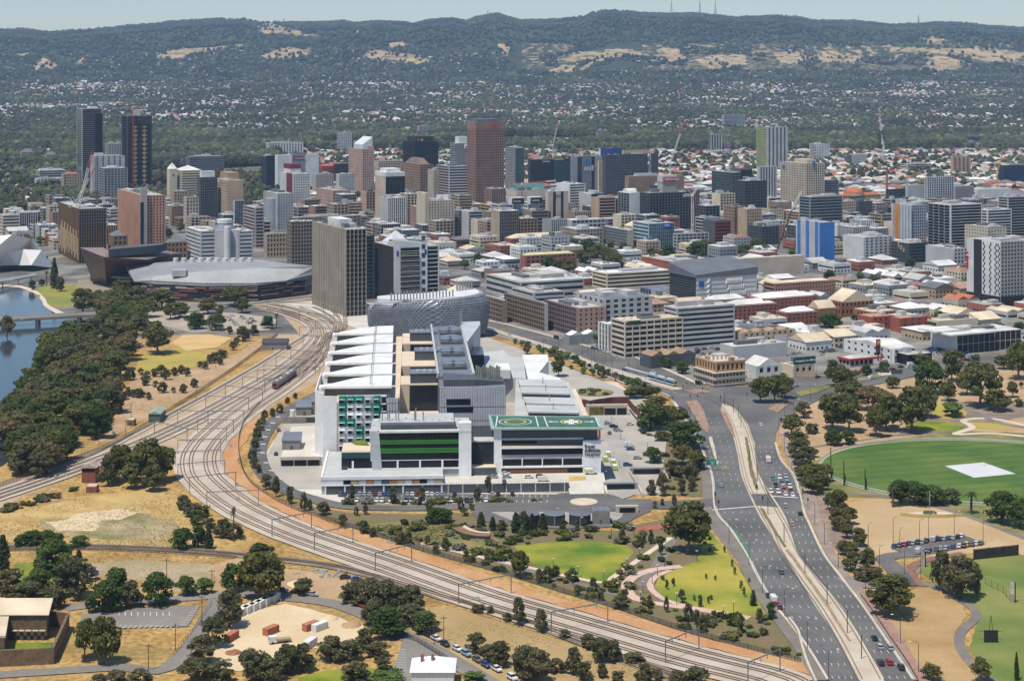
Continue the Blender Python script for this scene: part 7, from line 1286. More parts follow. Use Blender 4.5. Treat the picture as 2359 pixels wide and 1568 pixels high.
lot(1769.2, q1, K4, 'in the park beyond the oval', 'in the oval park', 'gum', [(60,835,590,210),(165,795,575,150),(-60,830,610,180),(575,605,505,100,'shade'),(700,695,500,260),(750,780,640,250),(1420,485,385,150),(1690,635,360,200),(1500,755,480,290,'shade'),(1655,815,640,140),(1955,870,480,300),(2100,905,720,220),(2310,615,290,240),(2330,695,640,45),(2310,865,800,100),(590,1085,770,300),(745,1095,770,240),(960,900,700,290),(1100,1085,760,280),(985,1140,880,200),(1325,1095,700,300),(1440,965,690,200),(1150,1045,930,100),(590,1220,1080,150,'shade'),(745,1215,1090,130,'shade'),(1690,960,830,180,'street'),(1150,695,590,120),(1830,760,560,180),(2250,780,640,100),(2180,520,400,150)])
lot(1769.2, q1, K4, 'beside the turning lanes along the oval', 'along the oval side of the road', 'olive', [(210,1130,950,220,'gum'),(260,1220,1100,170,'gum'),(330,970,830,120),(310,1330,1180,220),(330,1450,1290,180),(390,1550,1400,200,'gum'),(500,1550,1400,150,'gum'),(330,1555,1420,140,'gum'),(410,1110,1020,120),(250,1290,1190,130)])
lot(1769.2, q1, K4, 'on the shop lined street', 'on the shop lined street', 'street', [(910,585,490,100,'shade'),(1070,560,450,90,'shade'),(590,510,440,100,'shade'),(255,195,95,150),(420,235,150,110),(500,255,180,110),(665,295,170,140),(820,345,230,110),(1090,405,295,110),(570,140,10,210,'shade'),(25,100,30,110),(1930,150,90,70),(1780,430,360,60),(1910,440,380,80),(2130,150,90,80),(2320,170,90,90)])
lot(589.7, q1, K4, 'along the hospital loop road', 'along the hospital loop road', 'olive', [(115,145,40,135,'shade'),(190,145,0,55,'palm'),(85,970,900,60),(150,960,885,60),(215,930,840,60),(290,840,780,45),(365,795,740,40),(40,1090,990,70),(10,1180,1060,80),(-10,1280,1160,80),(-30,1380,1260,80),(20,1480,1400,60),(-20,1440,1340,80),(60,1030,960,60),(530,1310,1260,30)])
lot(0, q2, K3, 'round the old gaol and lower car park', 'round the lower car park', 'shade', [(410,755,510,280),(160,540,460,130),(250,535,430,150),(350,535,435,150),(450,530,450,110),(600,540,470,160),(600,645,570,50,'conifer'),(20,740,470,120,'conifer'),(80,940,720,200,'olive'),(200,980,830,240,'olive'),(310,890,730,200),(570,935,640,250,'olive'),(690,800,700,110,'purple'),(780,1040,820,250),(900,955,730,200),(1000,1005,820,150,'olive'),(1210,995,770,220),(1430,915,780,140),(1545,900,790,130,'street'),(1380,560,420,170),(1510,555,390,100),(1590,560,400,70,'conifer'),(1985,650,530,190),(1980,945,610,310,'gum'),(1790,885,680,180),(1750,1155,880,200,'olive'),(1630,1310,1100,200,'olive'),(1530,1430,1230,190,'olive'),(1500,1575,1400,200,'olive'),(1650,1575,1420,200,'olive'),(640,1405,1120,180,'gum'),(790,1435,1100,220,'gum'),(1900,1510,1340,170,'olive'),(2030,1540,1370,130,'olive'),(2200,1510,1300,170,'olive'),(900,1590,1490,150,'olive'),(1080,1600,1480,160,'olive'),(750,1600,1520,120,'olive'),(400,1015,860,160,'olive'),(1780,505,220,60,'palm'),(1700,470,340,130,'olive'),(1790,475,370,140,'olive'),(1400,260,160,110,'olive'),(1470,310,210,120,'olive'),(1540,315,230,110,'olive'),(1490,375,310,100),(1590,400,330,90,'olive')])
lot(575.9, q2, K3, 'along the street of parked cars', 'along the street of parked cars', 'olive', [(405,905,790,130),(800,985,820,180),(900,985,800,210),(1010,995,820,260),(1120,1005,850,170),(1230,975,850,170),(1040,1225,1020,270,'shade'),(930,1150,980,170),(1220,1140,1000,200),(1330,1185,1050,190,'shade'),(870,1315,1180,130),(620,1410,1240,190),(300,1490,1310,170),(400,1490,1300,170),(150,1568,1400,200),(980,1390,1280,180),(760,1410,1270,180),(30,1560,1340,150),(820,1575,1430,200),(1010,1485,1400,130),(1060,1590,1490,220,'street'),(1720,1355,1215,130),(1810,1420,1300,120),(1890,1440,1280,130),(2080,1560,1310,170),(2180,1580,1340,180),(1720,1575,1500,140,'street'),(2040,1140,945,100),(2210,1195,1030,100),(1740,1040,980,90),(1830,1055,1000,60),(1960,1110,1050,70)])
lot(575.9, q2, K3, 'in the hospital wetland garden', 'in the wetland garden', 'olive', [(1410,365,255,140,'shade'),(1490,360,265,130,'shade'),(705,400,305,65),(870,445,350,75),(935,475,400,50),(1140,525,430,80),(1200,525,430,70),(1350,535,460,45),(1485,575,480,60),(1650,655,570,45),(1700,665,610,40),(2055,765,590,120,'gum'),(1760,390,285,65,'conifer'),(1850,420,320,55,'conifer'),(1920,420,345,75),(2025,435,290,75,'conifer'),(2110,440,310,70,'conifer'),(2230,435,300,75,'conifer'),(1420,600,530,50),(2200,820,720,70),(560,305,210,100),(1370,275,190,60),(1610,275,170,45),(1820,640,560,70),(1640,310,250,50)])
lot(575.9, q2, K3, 'beside the hospital staff car park', 'beside the hospital car park', 'conifer', [(775,205,80,50,'olive'),(1090,215,95,50,'olive'),(1305,225,95,55,'olive'),(1810,135,10,50,'olive'),(1735,195,90,55,'olive'),(200,165,20,65,'olive'),(305,215,85,60,'olive'),(405,275,140,50,'olive'),(455,265,190,40,'olive'),(120,110,0,80,'olive'),(880,300,230,40,'olive'),(808,310,240,35,'olive'),(1690,270,210,40,'street')])
lot(1151.8, q2, K3, 'in the triangular hospital park', 'in the triangular park', 'olive', [(1430,590,230,300,'gum'),(120,425,310,70,'conifer'),(180,385,280,55),(245,435,300,70,'conifer'),(320,435,300,75,'conifer'),(480,435,330,45),(585,405,345,30),(645,395,340,30),(935,525,410,45),(1150,525,420,40),(1100,515,450,40),(1225,610,490,40),(1180,255,200,30),(1240,235,180,30),(1325,240,150,40),(1155,150,40,70),(1240,160,-10,70),(1385,155,30,60),(1460,125,20,60),(150,785,590,120,'gum'),(370,815,700,75),(425,755,690,60),(555,815,715,70),(590,915,835,55),(710,845,780,50),(770,955,880,50),(950,965,870,60),(905,1015,920,100),(1265,1045,925,35),(1390,975,875,50),(1525,1005,915,35),(1440,1115,975,70),(1500,1140,1030,55),(1550,1195,1060,55),(1140,1015,920,45),(1930,995,880,50,'conifer'),(1975,1125,1020,50),(2065,1095,970,65,'shade'),(1835,1205,1065,40),(1630,1105,1035,50),(1240,800,760,30,'street'),(1270,870,790,25,'street'),(1320,850,780,25,'street'),(1640,800,760,20,'street'),(1790,760,700,22,'street'),(1840,880,800,22,'street'),(1860,930,850,22,'street'),(1770,700,640,22,'street'),(1590,980,920,22,'street'),(1480,960,910,22,'street'),(1610,950,910,25,'street'),(1710,590,540,20,'street'),(1600,590,550,25,'street'),(1900,820,780,20,'street'),(1570,790,750,20,'street')])
lot(1151.8, q2, K3, 'in the dry paddock below the tracks', 'in the dry paddock', 'olive', [(490,1245,1180,70),(680,1320,1220,120),(780,1420,1250,150),(860,1425,1270,130),(1020,1425,1360,150),(20,1460,1275,110),(170,1525,1310,130),(250,1530,1320,140),(440,1500,1400,120),(560,1510,1320,120),(640,1550,1420,120),(780,1540,1440,80),(1100,1580,1440,130),(1200,1580,1480,90),(1350,1580,1490,130),(1500,1590,1470,200),(340,1500,1380,90),(900,1590,1490,100)])
lot(1667.8, q2, K3, 'beside the tan vacant lot', 'beside the vacant lot', 'gum', [(810,265,140,100),(880,325,120,130),(870,420,260,150),(960,375,250,110),(930,480,370,100),(1030,540,410,110),(900,610,500,80),(960,610,510,120),(960,725,590,110),(1090,725,560,130),(1070,800,700,140,'olive'),(1170,805,710,140,'olive'),(1265,1060,770,320,'gum'),(1660,885,600,150,'olive'),(1800,945,630,230,'olive'),(1930,925,710,80,'olive'),(1590,1560,1440,130),(1960,1575,1400,140),(2230,1565,1360,40,'conifer'),(1290,245,50,100,'palm'),(1885,295,110,110,'palm'),(1345,225,55,170,'shade'),(1480,225,70,200,'shade'),(1610,225,90,180,'shade'),(1740,220,110,130,'olive'),(2110,365,135,230,'shade'),(2250,405,200,150,'shade'),(670,145,0,150,'gum'),(760,115,0,100,'gum')])
lot(0, 345.5, K4, 'near the convention centre forecourt', 'near the convention centre', 'gum', [(500,1275,1010,80,'conifer'),(550,1305,1170,70,'olive'),(430,1250,1100,60,'palm'),(300,1290,1205,60,'shade'),(385,1250,1195,60,'shade'),(760,1500,1290,200),(900,1440,1300,120),(1140,1360,1210,220),(1350,1540,1380,180),(1500,1470,1290,230),(1660,1540,1410,160),(1570,1560,1420,120),(1920,1510,1370,160),(2150,1440,1260,220),(2230,1500,1360,130),(1940,1390,1260,140),(2030,1540,1430,70),(220,660,590,210,'shade'),(470,650,580,150,'shade'),(370,880,800,80,'street'),(455,850,800,70,'street'),(430,800,730,150,'olive'),(300,800,740,120,'olive'),(60,760,700,120,'olive'),(30,700,640,100,'street'),(215,780,690,70,'conifer'),(1000,620,520,90,'shade'),(1060,670,530,80,'shade'),(960,600,480,90,'shade'),(870,540,440,130,'shade'),(1560,680,605,80,'street'),(1780,700,610,90,'street'),(1660,760,660,70,'street')])
# the riverside grove, tree by tree
GROVE = [(185,768),(300,772),(308,800),(280,860),(255,930),(235,985),(205,1030),(150,1062),(90,1098),(35,1092),(14,1030),(24,965),(62,905),(90,855),(98,815),(135,788)]; GROVE2 = [(232,705),(318,700),(326,765),(290,772),(232,765)]
done = []
for P, n_, h0, h1 in ((GROVE, 130, 11, 17), (GROVE2, 26, 14, 19)):
    k = 0; tries = 0; xs = [p[0] for p in P]; ys = [p[1] for p in P]
    while k < n_ and tries < 4000:
        tries += 1; x, y = rt.uniform(min(xs), max(xs)), rt.uniform(min(ys), max(ys))
        if not inpoly(x, y, P): continue
        p = G(x, y + 6)
        if any((p - d).length < 5.2 for d in done): continue
        done.append(p); k += 1; kd = rt.choices(('gum', 'olive', 'shade'), (6, 2, 2))[0]; h = rt.uniform(h0, h1)
        tree(kd, p, h, h * rt.uniform(.85, 1.1), ('very tall ' if h > 15 else 'tall ' if h > 13 else 'lower ') + dict(gum='olive gum tree', olive='grey green tree', shade='dark green tree')[kd] + ' crowded in the riverside grove', NMK[kd].replace('_', ' ') + 's in the riverside grove')
for k, (x, y) in enumerate(CT[:110]):
    h = rt.uniform(7, 12); tree(rt.choice(('street', 'shade', 'gum')), (x + 8, y + 8, TZ(y)), h, h * .9, 'leafy street tree between the city blocks', 'street trees between the city blocks')
for x, y in [(1300,590),(1318,582),(1335,596),(1352,580),(1360,600),(1375,588),(1395,592),(1408,602),(1420,610),(1440,588),(1330,570),(1312,575),(1490,575),(1500,590),(1590,585),(1608,588),(1625,583),(1645,590),(1662,586),(1680,592),(1698,585),(1715,595),(1732,588),(1750,595),(1765,590),(1730,575),(1745,580),(1265,615),(1290,620),(1310,625),(1512,600),(1540,590)]:
    p = G(x, y + 6); h = rt.uniform(10, 17); tree(rt.choice(('shade', 'gum', 'shade')), p, h, h * 1.0, 'full crowned tree in the city square gardens', 'trees in the city square gardens')
# shrubs
SHP = [([(800,1205),(1000,1200),(1180,1225),(1480,1212),(1545,1235),(1545,1300),(1450,1345),(1500,1400),(1760,1425),(1845,1500),(1845,1520),(1540,1438),(1180,1325),(860,1225)], 170, 'in the hospital garden beds'), ([(1470,1000),(1520,1050),(1530,1130),(1620,1135),(1610,1060),(1540,960)], 40, 'on the bank above the ambulance drive'), ([(800,1159),(1280,1152),(1290,1156),(800,1165)], 24, 'in the strip beside the staff car park'), ([(0,1172),(90,1150),(180,1122),(185,1128),(100,1160),(0,1185)], 26, 'along the embankment of the river branch')]
NOGO = [[(1185,1257),(1250,1250),(1333,1247),(1424,1251),(1460,1270),(1442,1291),(1409,1330),(1391,1341),(1333,1330),(1258,1312),(1212,1288)], [(1626,1213),(1648,1239),(1705,1312),(1764,1410),(1756,1422),(1635,1406),(1521,1372),(1505,1351),(1515,1333),(1605,1291)]]
for P, n_, lab in SHP:
    k = 0; xs = [p[0] for p in P]; ys = [p[1] for p in P]
    for _ in range(5000):
        if k >= n_: break
        x, y = rt.uniform(min(xs), max(xs)), rt.uniform(min(ys), max(ys))
        if not inpoly(x, y, P) or any(inpoly(x, y, Q) for Q in NOGO): continue
        k += 1; s = rt.uniform(.9, 2.6); tree('shrub', G(x, y), s, s * rt.uniform(1.3, 2.6), 'low rounded shrub ' + lab, 'shrubs ' + lab)
lot(589.7, q1, K4, 'on the planted hospital island', 'on the hospital island', 'shrub', [(690,1,0)] if 0 else [])
c0 = G(1368, 905)
zone('garden_island', circ(c0, 12), roughgrass, Z(10) + .2, px=False, thick=.4, **S_)
for k in range(22): an = k * .9; r = 11 * ((k % 7) / 7) ** .5; tree('shrub', c0 + Vector((r*math.cos(an), r*math.sin(an), .3)), 1.8, 3.4, 'low rounded shrub on the round garden island', 'shrubs on the round garden island')
# ================================================================ vehicles
paint = objcol('car_paint', .3, 0., .5); cgl = GLASS((.015,.018,.02)); tyre = M('tyre_rubber', (.02,.02,.02), .9, .1, 2.); lampw = M('lamp_glass', (.6,.6,.58), .2, .05, 2.); lampr = M('tail_lamp', (.30,.01,.01), .3, .05, 2.)
def profile(b, pts, w, mi=0, taper=None):            # side outline (x, z) extruded across y
    n = len(pts); w2 = taper or [w] * n; b.add([(x, -ww/2, z) for (x, z), ww in zip(pts, w2)] + [(x, ww/2, z) for (x, z), ww in zip(pts, w2)], [tuple(range(n)), tuple(range(n, 2*n))[::-1]] + [(i, n+i, n+(i+1)%n, (i+1)%n) for i in range(n)], mi); return b
def make_vehicle(kind):
    t = thing('parked_car', 'x', 'car')
    if kind == 'car': L, w = 4.5, 1.82; body = [(-2.25,.3),(-2.25,.85),(-2.0,.98),(-1.2,1.0),(.9,.98),(1.9,.82),(2.25,.65),(2.25,.3)]; cab = [(-1.75,.98),(-1.3,1.43),(.35,1.45),(1.05,.97)]; rf = [(-1.33,1.42),(-1.2,1.5),(.25,1.52),(.42,1.44)]
    elif kind == 'suv': L, w = 4.6, 1.9; body = [(-2.3,.35),(-2.3,1.0),(-2.2,1.12),(1.0,1.1),(2.1,.98),(2.3,.75),(2.3,.35)]; cab = [(-2.15,1.1),(-1.9,1.66),(.3,1.68),(1.1,1.08)]; rf = [(-1.95,1.65),(-1.8,1.75),(.2,1.76),(.4,1.67)]
    else: L, w = 5.4, 1.98; body = [(-2.7,.4),(-2.7,2.2),(-2.6,2.3),(1.2,2.3),(1.9,1.35),(2.6,1.1),(2.7,.8),(2.7,.4)]; cab = [(1.05,1.35),(1.15,2.2),(1.32,2.2),(1.95,1.3)]; rf = [(-2.5,2.3),(-2.4,2.42),(1.0,2.42),(1.1,2.3)]
    o = profile(MB(), body, w).build('body', paint, t, rz=0); o['paint'] = 1
    profile(MB(), cab, w * .93, taper=[w*.95, w*.78, w*.78, w*.93]).build('windows', cgl, t); o = profile(MB(), rf, w * .78).build('roof', paint, t); o['paint'] = 1
    wm_ = MB().tube([(0,-.11,0),(0,.11,0)], .33, 12).mesh('wheel', tyre)
    for sx in (-L*.3, L*.3):
        for sy in (-w*.45, w*.45): obj('wheel', wm_, t, (sx, sy, .33))
    for sy in (-w*.34, w*.34): MB().box(L/2-.08, L/2+.02, sy-.2, sy+.2, .6, .76).build('headlight', lampw, t); MB().box(-L/2-.02, -L/2+.06, sy-.18, sy+.18, .68, .84).build('tail_light', lampr, t)
    return t
PROTO = {k: make_vehicle(k) for k in ('car', 'suv', 'van')}; first = {k: True for k in PROTO}
PCOL = dict(w=((.62,.62,.61),'white'), k=((.018,.019,.022),'black'), s=((.34,.35,.36),'silver'), g=((.10,.105,.115),'dark grey'), r=((.33,.02,.02),'red'), b=((.03,.07,.20),'blue'), m=((.13,.02,.025),'maroon'), l=((.22,.32,.40),'pale blue'), y=((.55,.38,.03),'yellow'), o=((.52,.17,.02),'orange'), n=((.04,.22,.07),'green'), e=((.36,.31,.24),'beige'))
rv = random.Random(4)
def car(x, y, hd, c=None, kind=None, where='parked', z=0., group=None):
    p = W(x, y, z) if z else G(x, y); p.z = max(p.z, z) + (.42 if not z else .02); c = c or rv.choices('wksgrbml', (30,14,20,14,6,6,4,3))[0]; kind = kind or rv.choices(('car', 'suv', 'van'), (6, 4, .4))[0]; col, cn = PCOL[c]; pr = PROTO[kind]
    lab = '%s %s %s' % (cn, dict(car='car', suv='tall hatchback', van='van')[kind], where); grp = group or 'vehicles ' + where
    if first[kind]: first[kind] = False; o = pr; o.location = p; o.rotation_euler = (0,0,hd); o['label'] = lab; o['group'] = grp; o.color = (*col, 1); [setattr(ch, 'color', (*col, 1)) for ch in o.children]
    else: o = dup(pr, p, hd, lab, grp, (*col, 1))
    o.name = 'parked_car' if 'park' in where else 'road_car'
def hdg(line, p):
    best = min(range(len(line) - 1), key=lambda i: (line[i] - p).length); d = line[best + 1] - line[best]; return math.atan2(d.y, d.x)
RCM = mid(RCL, RCR, .5); LCM = mid(LCL, LCR, .5)
def cz4(lst, line, where, flip=0.):
    for x, y, c, *k in lst: X_, Y_ = 1667.8 + x / K3, q2 + y / K3; car(X_, Y_ + 2, hdg(line, G(X_, Y_)) + flip, c, (k or [None])[0], where)
cz4([(373,30,'n'),(422,25,'w','suv'),(468,15,'s'),(475,40,'l'),(395,85,'k','suv'),(443,65,'g'),(452,95,'w'),(492,70,'k'),(502,95,'w'),(358,132,'w','suv'),(413,135,'w'),(460,120,'r'),(469,152,'w'),(510,125,'m'),(523,158,'w')], RCM, 'queueing at the lights on the wide road', math.pi)
cz4([(467,240,'s','suv'),(580,300,'k'),(519,377,'e'),(1145,1252,'k'),(1185,1318,'s'),(1265,1325,'s'),(1195,1442,'k','suv'),(1260,1438,'r'),(1350,1477,'k')], RCM, 'driving beside the tram median')
cz4([(435,745,'g','suv'),(1685 - 516*3.308 + 0 - 0, 90, 'l')] if 0 else [(435,745,'g','suv')], LCM, 'driving toward the city')
for x, y, c in ((1661,1122,'l'),(1670,1083,'y'),(1752,982,'w'),(1642,1122 - 300 + 300,'w')) [:3]: car(x, y, hdg(LCM, G(x, y)), c, 'car', 'driving past the green road sign')
cz4([(338,925,'k'),(374,957,'w','van'),(398,990,'r'),(420,1015,'m')], LCM, 'parked in the kerbside bay')
HV = HA + math.pi / 2
for x in (687,722,836,872,911,953,989,1025,1062,1103,1199,1236,1272,1350,1385,1427,1466,1560,1850,1890,2000): car(575.9 + x / K3, q2 + 158 / K3, HV, None, None, 'parked in the row under the hospital deck')
for x in (738,815,893,968,1006,1078,1190,1232,1270,1424,1460,1500,1538,1576,1650,1685,1800): car(575.9 + x / K3, q2 + 206 / K3, -HV, None, None, 'parked in the outer row of the staff car park')
for x, y, c, k in ((1853,14,'s','car'),(1955,12,'w','car'),(1937,50,'g','suv'),(2125,14,'w','car'),(2215,12,'m','suv'),(2235,38,'w','van')): car(575.9 + x / K3, q2 + y / K3 + 2, HA if c != 'g' else HV, c, k, 'parked on the raised hospital deck', 4.42)
for x, y in ((2190,1510),(2300,1478),(2310,1512)): car(589.7 + x / 4, q1 + y / 4 + 2, HA, None, None, 'parked on the raised hospital deck', 4.42)
for x, y, c in ((870,1018,'g'),(885,1027,'s'),(905,1035,'g'),(925,1045,'s'),(940,1055,'k'),(970,1085,'b'),(985,1092,'s'),(898,1115,'g'),(1087,1032,'w'),(1077,1232,'w'),(1092,1262,'b'),(1157,1345,'s'),(1065,1410,'b')): car(1179.4 + x / 4, q1 + y / 4 + 2, HA if c != 'g' else HV, c, None, 'parked beside the ambulance drive')
for x, y in ((410,242),(467,258),(515,272),(745,334),(785,349),(830,359),(870,369),(915,386),(972,404),(1135,419)): car(1179.4 + x / 4, q1 + y / 4 + 1, hdg(NT, G(1179.4 + x / 4, q1 + y / 4)), None, None, 'parked along the tram street')
for x, y, c in ((1665,664,'e'),(1722,664,'k'),(1760,660,'w'),(1300,560,'w')): car(1179.4 + x / 4, q1 + y / 4 + 1, hdg(NT, G(1179.4 + x / 4, q1 + y / 4)), c, None, 'waiting by the orange corner hotel')
for x, y in ((1705,342),(1775,342),(1835,328),(1715,360),(1712,378),(1760,388),(1835,384),(1860,394),(2040,388),(1900,345)): car(1179.4 + x / 4, q1 + y / 4 + 1, TH, None, None, 'parked behind the orange corner hotel')
for x, y, c in ((460,602,'k'),(955,614,'w'),(850,556,'o'),(828,549,'b'),(1010,542,'k'),(1150,532,'m'),(1225,509,'k'),(1315,489,'w'),(1297,514,'w')): car(1769.2 + x / 4, q1 + y / 4 + 1, hdg(WTL, G(1769.2 + x / 4, q1 + y / 4)), c, None, 'driving past the restaurant')
for x, y, c in ((260,687,'s'),(115,716,'k'),(210,709,'w')): car(1769.2 + x / 4, q1 + y / 4 + 1, hdg(WTL, G(1769.2 + x / 4, q1 + y / 4)), c, None, 'turning below the restaurant')
for i in range(9):
    for j in range(4): car(1769.2 + (1495 + i * 42 + j * 14) / 4, q1 + (338 + j * 24 + i * 5) / 4 + 1, TH + math.pi / 2, None, None, 'parked on the showroom forecourt')
for x, y in ((400,200),(430,235),(470,245),(400,262),(440,270),(500,245),(570,270),(600,285),(665,295),(665,325),(825,368),(915,388),(968,402),(280,374),(240,384),(500,374),(495,394),(545,360),(590,362),(620,355)): car(1769.2 + x / 4, q1 + y / 4 + 1, TH + rv.choice((0, math.pi / 2)), None, None, 'parked behind the restaurant')
for x, y in ((1300,548),(1342,543),(1380,538),(1410,528),(1443,525),(1480,521),(1515,518),(1543,511),(1603,500),(1645,495),(1680,491),(1715,488),(1752,486),(1787,478),(1812,473)): car(1667.8 + x / K3, q2 + y / K3 + 1.5, R(62), None, None, 'parked in the upper row of the oval car park')
for x, y in ((1485,593),(1520,586),(1560,585),(1622,573),(1655,568),(1692,565),(1748,553),(1795,548),(1830,546),(1853,538),(1895,535),(1925,528),(1957,525)): car(1667.8 + x / K3, q2 + y / K3 + 1.5, R(62), 'y' if x == 1853 else None, None, 'parked in the lower row of the oval car park')
for x, y, c in ((245,890,'m'),(355,898,'k'),(475,917,'s'),(742,967,'s'),(852,1002,'r'),(1185,1135,'r'),(1270,1180,'g'),(1360,1225,'k'),(1418,1255,'w'),(1485,1295,'k'),(1578,1333,'w'),(1648,1372,'l'),(1730,1415,'g'),(1795,1455,'b'),(1880,1488,'w'),(1998,1555,'w')): p_ = G(575.9 + x / K3, q2 + y / K3); car(575.9 + x / K3, q2 + y / K3 + 1.5, hdg(ST, p_), c, None, 'parked along the lower street')
for x, y, c in ((725,790,'k'),(812,806,'b')): car(575.9 + x / K3, q2 + y / K3, .2, c, None, 'parked on the rubble lot')
for x, y in ((2110,50),(2130,75),(2165,100),(2230,45),(2250,60),(2285,90),(2315,62),(2340,85),(2305,103),(2180,115),(2140,35),(1410,114),(1415,134),(1400,104)): car(x / 4, q1 + y / 4 + 1, R(20), None, None, 'parked by the viaduct car park')
for x, y in ((180,88),): car(x / 4, q1 + y / 4 - 4, .02, 's', None, 'driving over the river bridge', 5.8)
for x, y in ((208,1095),(185,1315)): car(589.7 + x / 4, q1 + y / 4, HV, None, None, 'parked beside the loading dock')
for i in range(16): car(1150 + i * 26 + rv.uniform(-4, 4), 771 + i * 8.2 + rv.choice((-4.5, 4)), hdg(NT, G(1150 + i * 26, 771 + i * 8)), None, None, 'driving along the tram street') if i in (1, 4, 6, 9, 11) else None
# ambulances
def ambulance(x, y, hd, z=0.):
    p = W(x, y, z) if z else G(x, y); p.z += .3; t = thing('ambulance', 'white ambulance with yellow green chequers at the hospital', 'ambulance', p, hd, 'ambulances at the emergency entrance'); aw = CM((.6,.6,.58)); profile(MB(), [(-3,.4),(-3,2.5),(1.6,2.5),(2.2,1.5),(2.9,1.2),(3,.4)], 2.1).build('body', aw, t); MB().box(-2.9, 1.2, -1.07, 1.07, 1.0, 1.7).build('chequer_band', M('chequer_lime', (.36,.50,.04), .5, .3, 3.), t); MB().box(-3.03, -2.95, -1, 1, .6, 2.2).build('rear_panel', MATS['chequer_lime'], t); profile(MB(), [(1.55,1.6),(1.62,2.35),(1.75,2.4),(2.22,1.55)], 1.9).build('windscreen', cgl, t); MB().box(1, 1.4, -.8, .8, 2.5, 2.68).build('light_bar', signb, t)
    wm_ = MB().tube([(0,-.12,0),(0,.12,0)], .36, 10).mesh('wheel', tyre); [obj('wheel', wm_, t, (sx, sy, .36)) for sx in (-1.9, 1.9) for sy in (-.95, .95)]
for x, y in ((885,1315),(858,1360),(930,1390),(945,1440)): ambulance(1179.4 + x / 4, q1 + y / 4 + 2, HV)
ambulance(1179.4 + 728 / 4, q1 + 1486 / 4, HA, 4.42)
# truck, lorry, tram and train
t = thing('flatbed_truck', 'white flatbed truck with orange load on the wide road', 'truck', G(1769, 1064) + Vector((0,0,.45)), hdg(RCM, G(1769, 1064)) + math.pi); MB().box(1.8, 4, -1.2, 1.2, .5, 2.9).build('cab', CM((.6,.6,.58)), t); MB().box(-4, 1.7, -1.2, 1.2, .9, 1.3).build('tray', CM((.12,.12,.12)), t); MB().box(-3, .5, -.9, .9, 1.3, 2.6).build('load', CM((.5,.2,.03)), t); [MB().tube([(x_, -1.25, .5), (x_, 1.25, .5)], .5, 10).build('wheels', tyre, t) for x_ in (-3, -1.8, 2.8)]
t = thing('tray_truck', 'white tray truck parked on the pale sand yard', 'truck', G(575.9 + 235 / K3, q2 + 1275 / K3) + Vector((0,0,.1)), .35); MB().box(-4.2, -1.6, -1.1, 1.1, .5, 2.6).build('cab', CM((.6,.6,.58)), t); MB().box(-4.25, -4.15, -.95, .95, 1.5, 2.3).build('windscreen', cgl, t); MB().box(-1.4, 3.4, -1.15, 1.15, .9, 1.5).build('tray', CM((.3,.24,.15)), t); [MB().tube([(x_, -1.15, .45), (x_, 1.15, .45)], .45, 10).build('wheels', tyre, t) for x_ in (-3, 1.8)]
def railcar(label, A, B_, n, L, w, h, body, stripe, roofm, name, cat, front=None):
    p, q = G(*A), G(*B_); d = (q - p); t = thing(name, label, cat, p + Vector((0,0,.9)), math.atan2(d.y, d.x))
    for i in range(n):
        x0 = i * (L + .6); c = MB().box(x0, x0 + L, -w/2, w/2, .5, h).build('carriage', body, t); MB().box(x0 + .5, x0 + L - .5, -w/2 - .04, w/2 + .04, h * .5, h * .78).build('window_band', cgl, c); MB().box(x0 + .02, x0 + L - .02, -w/2 - .05, w/2 + .05, .5, h * .38).build('stripe', stripe, c); MB().box(x0 + .3, x0 + L - .3, -w/2 + .2, w/2 - .2, h, h + .25).build('roof', roofm, c)
        for k in (.25, .6): MB().box(x0 + L*k, x0 + L*k + 2.6, -.8, .8, h + .25, h + .75).build('roof_unit', CM(wh), c)
        for k in (.15, .85): MB().box(x0 + L*k - 1.3, x0 + L*k + 1.3, -w*.4, w*.4, 0, .55).build('bogie', tyre, c)
    e = MB().box(-.12, .02, -w/2 + .05, w/2 - .05, .6, h - .1).build('nose', front or stripe, t); MB().box(-.16, -.1, -w*.4, w*.4, h * .55, h * .85).build('windscreen', cgl, e)
railcar('red and silver two car commuter train on the curve', (632,899), (688,860), 2, 24, 2.9, 3.7, CM((.30,.29,.28)), CM((.22,.05,.05)), CM((.14,.14,.15)), 'commuter_train', 'train')
railcar('blue wrapped tram with yellow nose at the stop', (1556,893), (1490,874), 3, 9.6, 2.5, 3.3, CM((.16,.28,.42)), CM((.35,.42,.48)), CM((.3,.3,.3)), 'city_tram', 'tram', yel)
for s_ in (-1, 1):
    sh = thing('tram_shelter', 'long flat roofed tram stop canopy', 'shelter', NT[-12] + Vector((0,0,.6)), 0, 'tram stop canopies'); ln = [p - NT[-12] for p in NT[-17:-6]]; ribbon('canopy', offs(ln, s_ * 5), 2.2, CM(lg), 3.1, parent=sh, thick=.15); [MB().cyl(p.x, p.y, -.2, 3.1, .09, 6).build('post', steel, sh) for p in offs(ln, s_ * 5)[::3]]
# tram rails in the median
trm = PL([(1060,742),(1179,775),(1279,806),(1379,845),(1479,876),(1565,899),(1620,912),(1665,930),(1693,965),(1712,1010),(1726,1070),(1740,1120),(1768,1172),(1795,1222),(1820,1276),(1857,1328),(1907,1396),(1957,1475),(2007,1568)], 4)
for o_ in (-3.6, 3.6):
    t = thing('tram_track', ('inner' if o_ < 0 else 'outer') + ' tram track curving down the median', 'tram track'); t['group'] = 'tram tracks'
    for s_ in (-.72, .72): ribbon('rail', offs(trm, o_ + s_), .32, M('tram_rail_groove', (.16,.135,.105), .7, .15, .3), Z(19) + .17, parent=t)
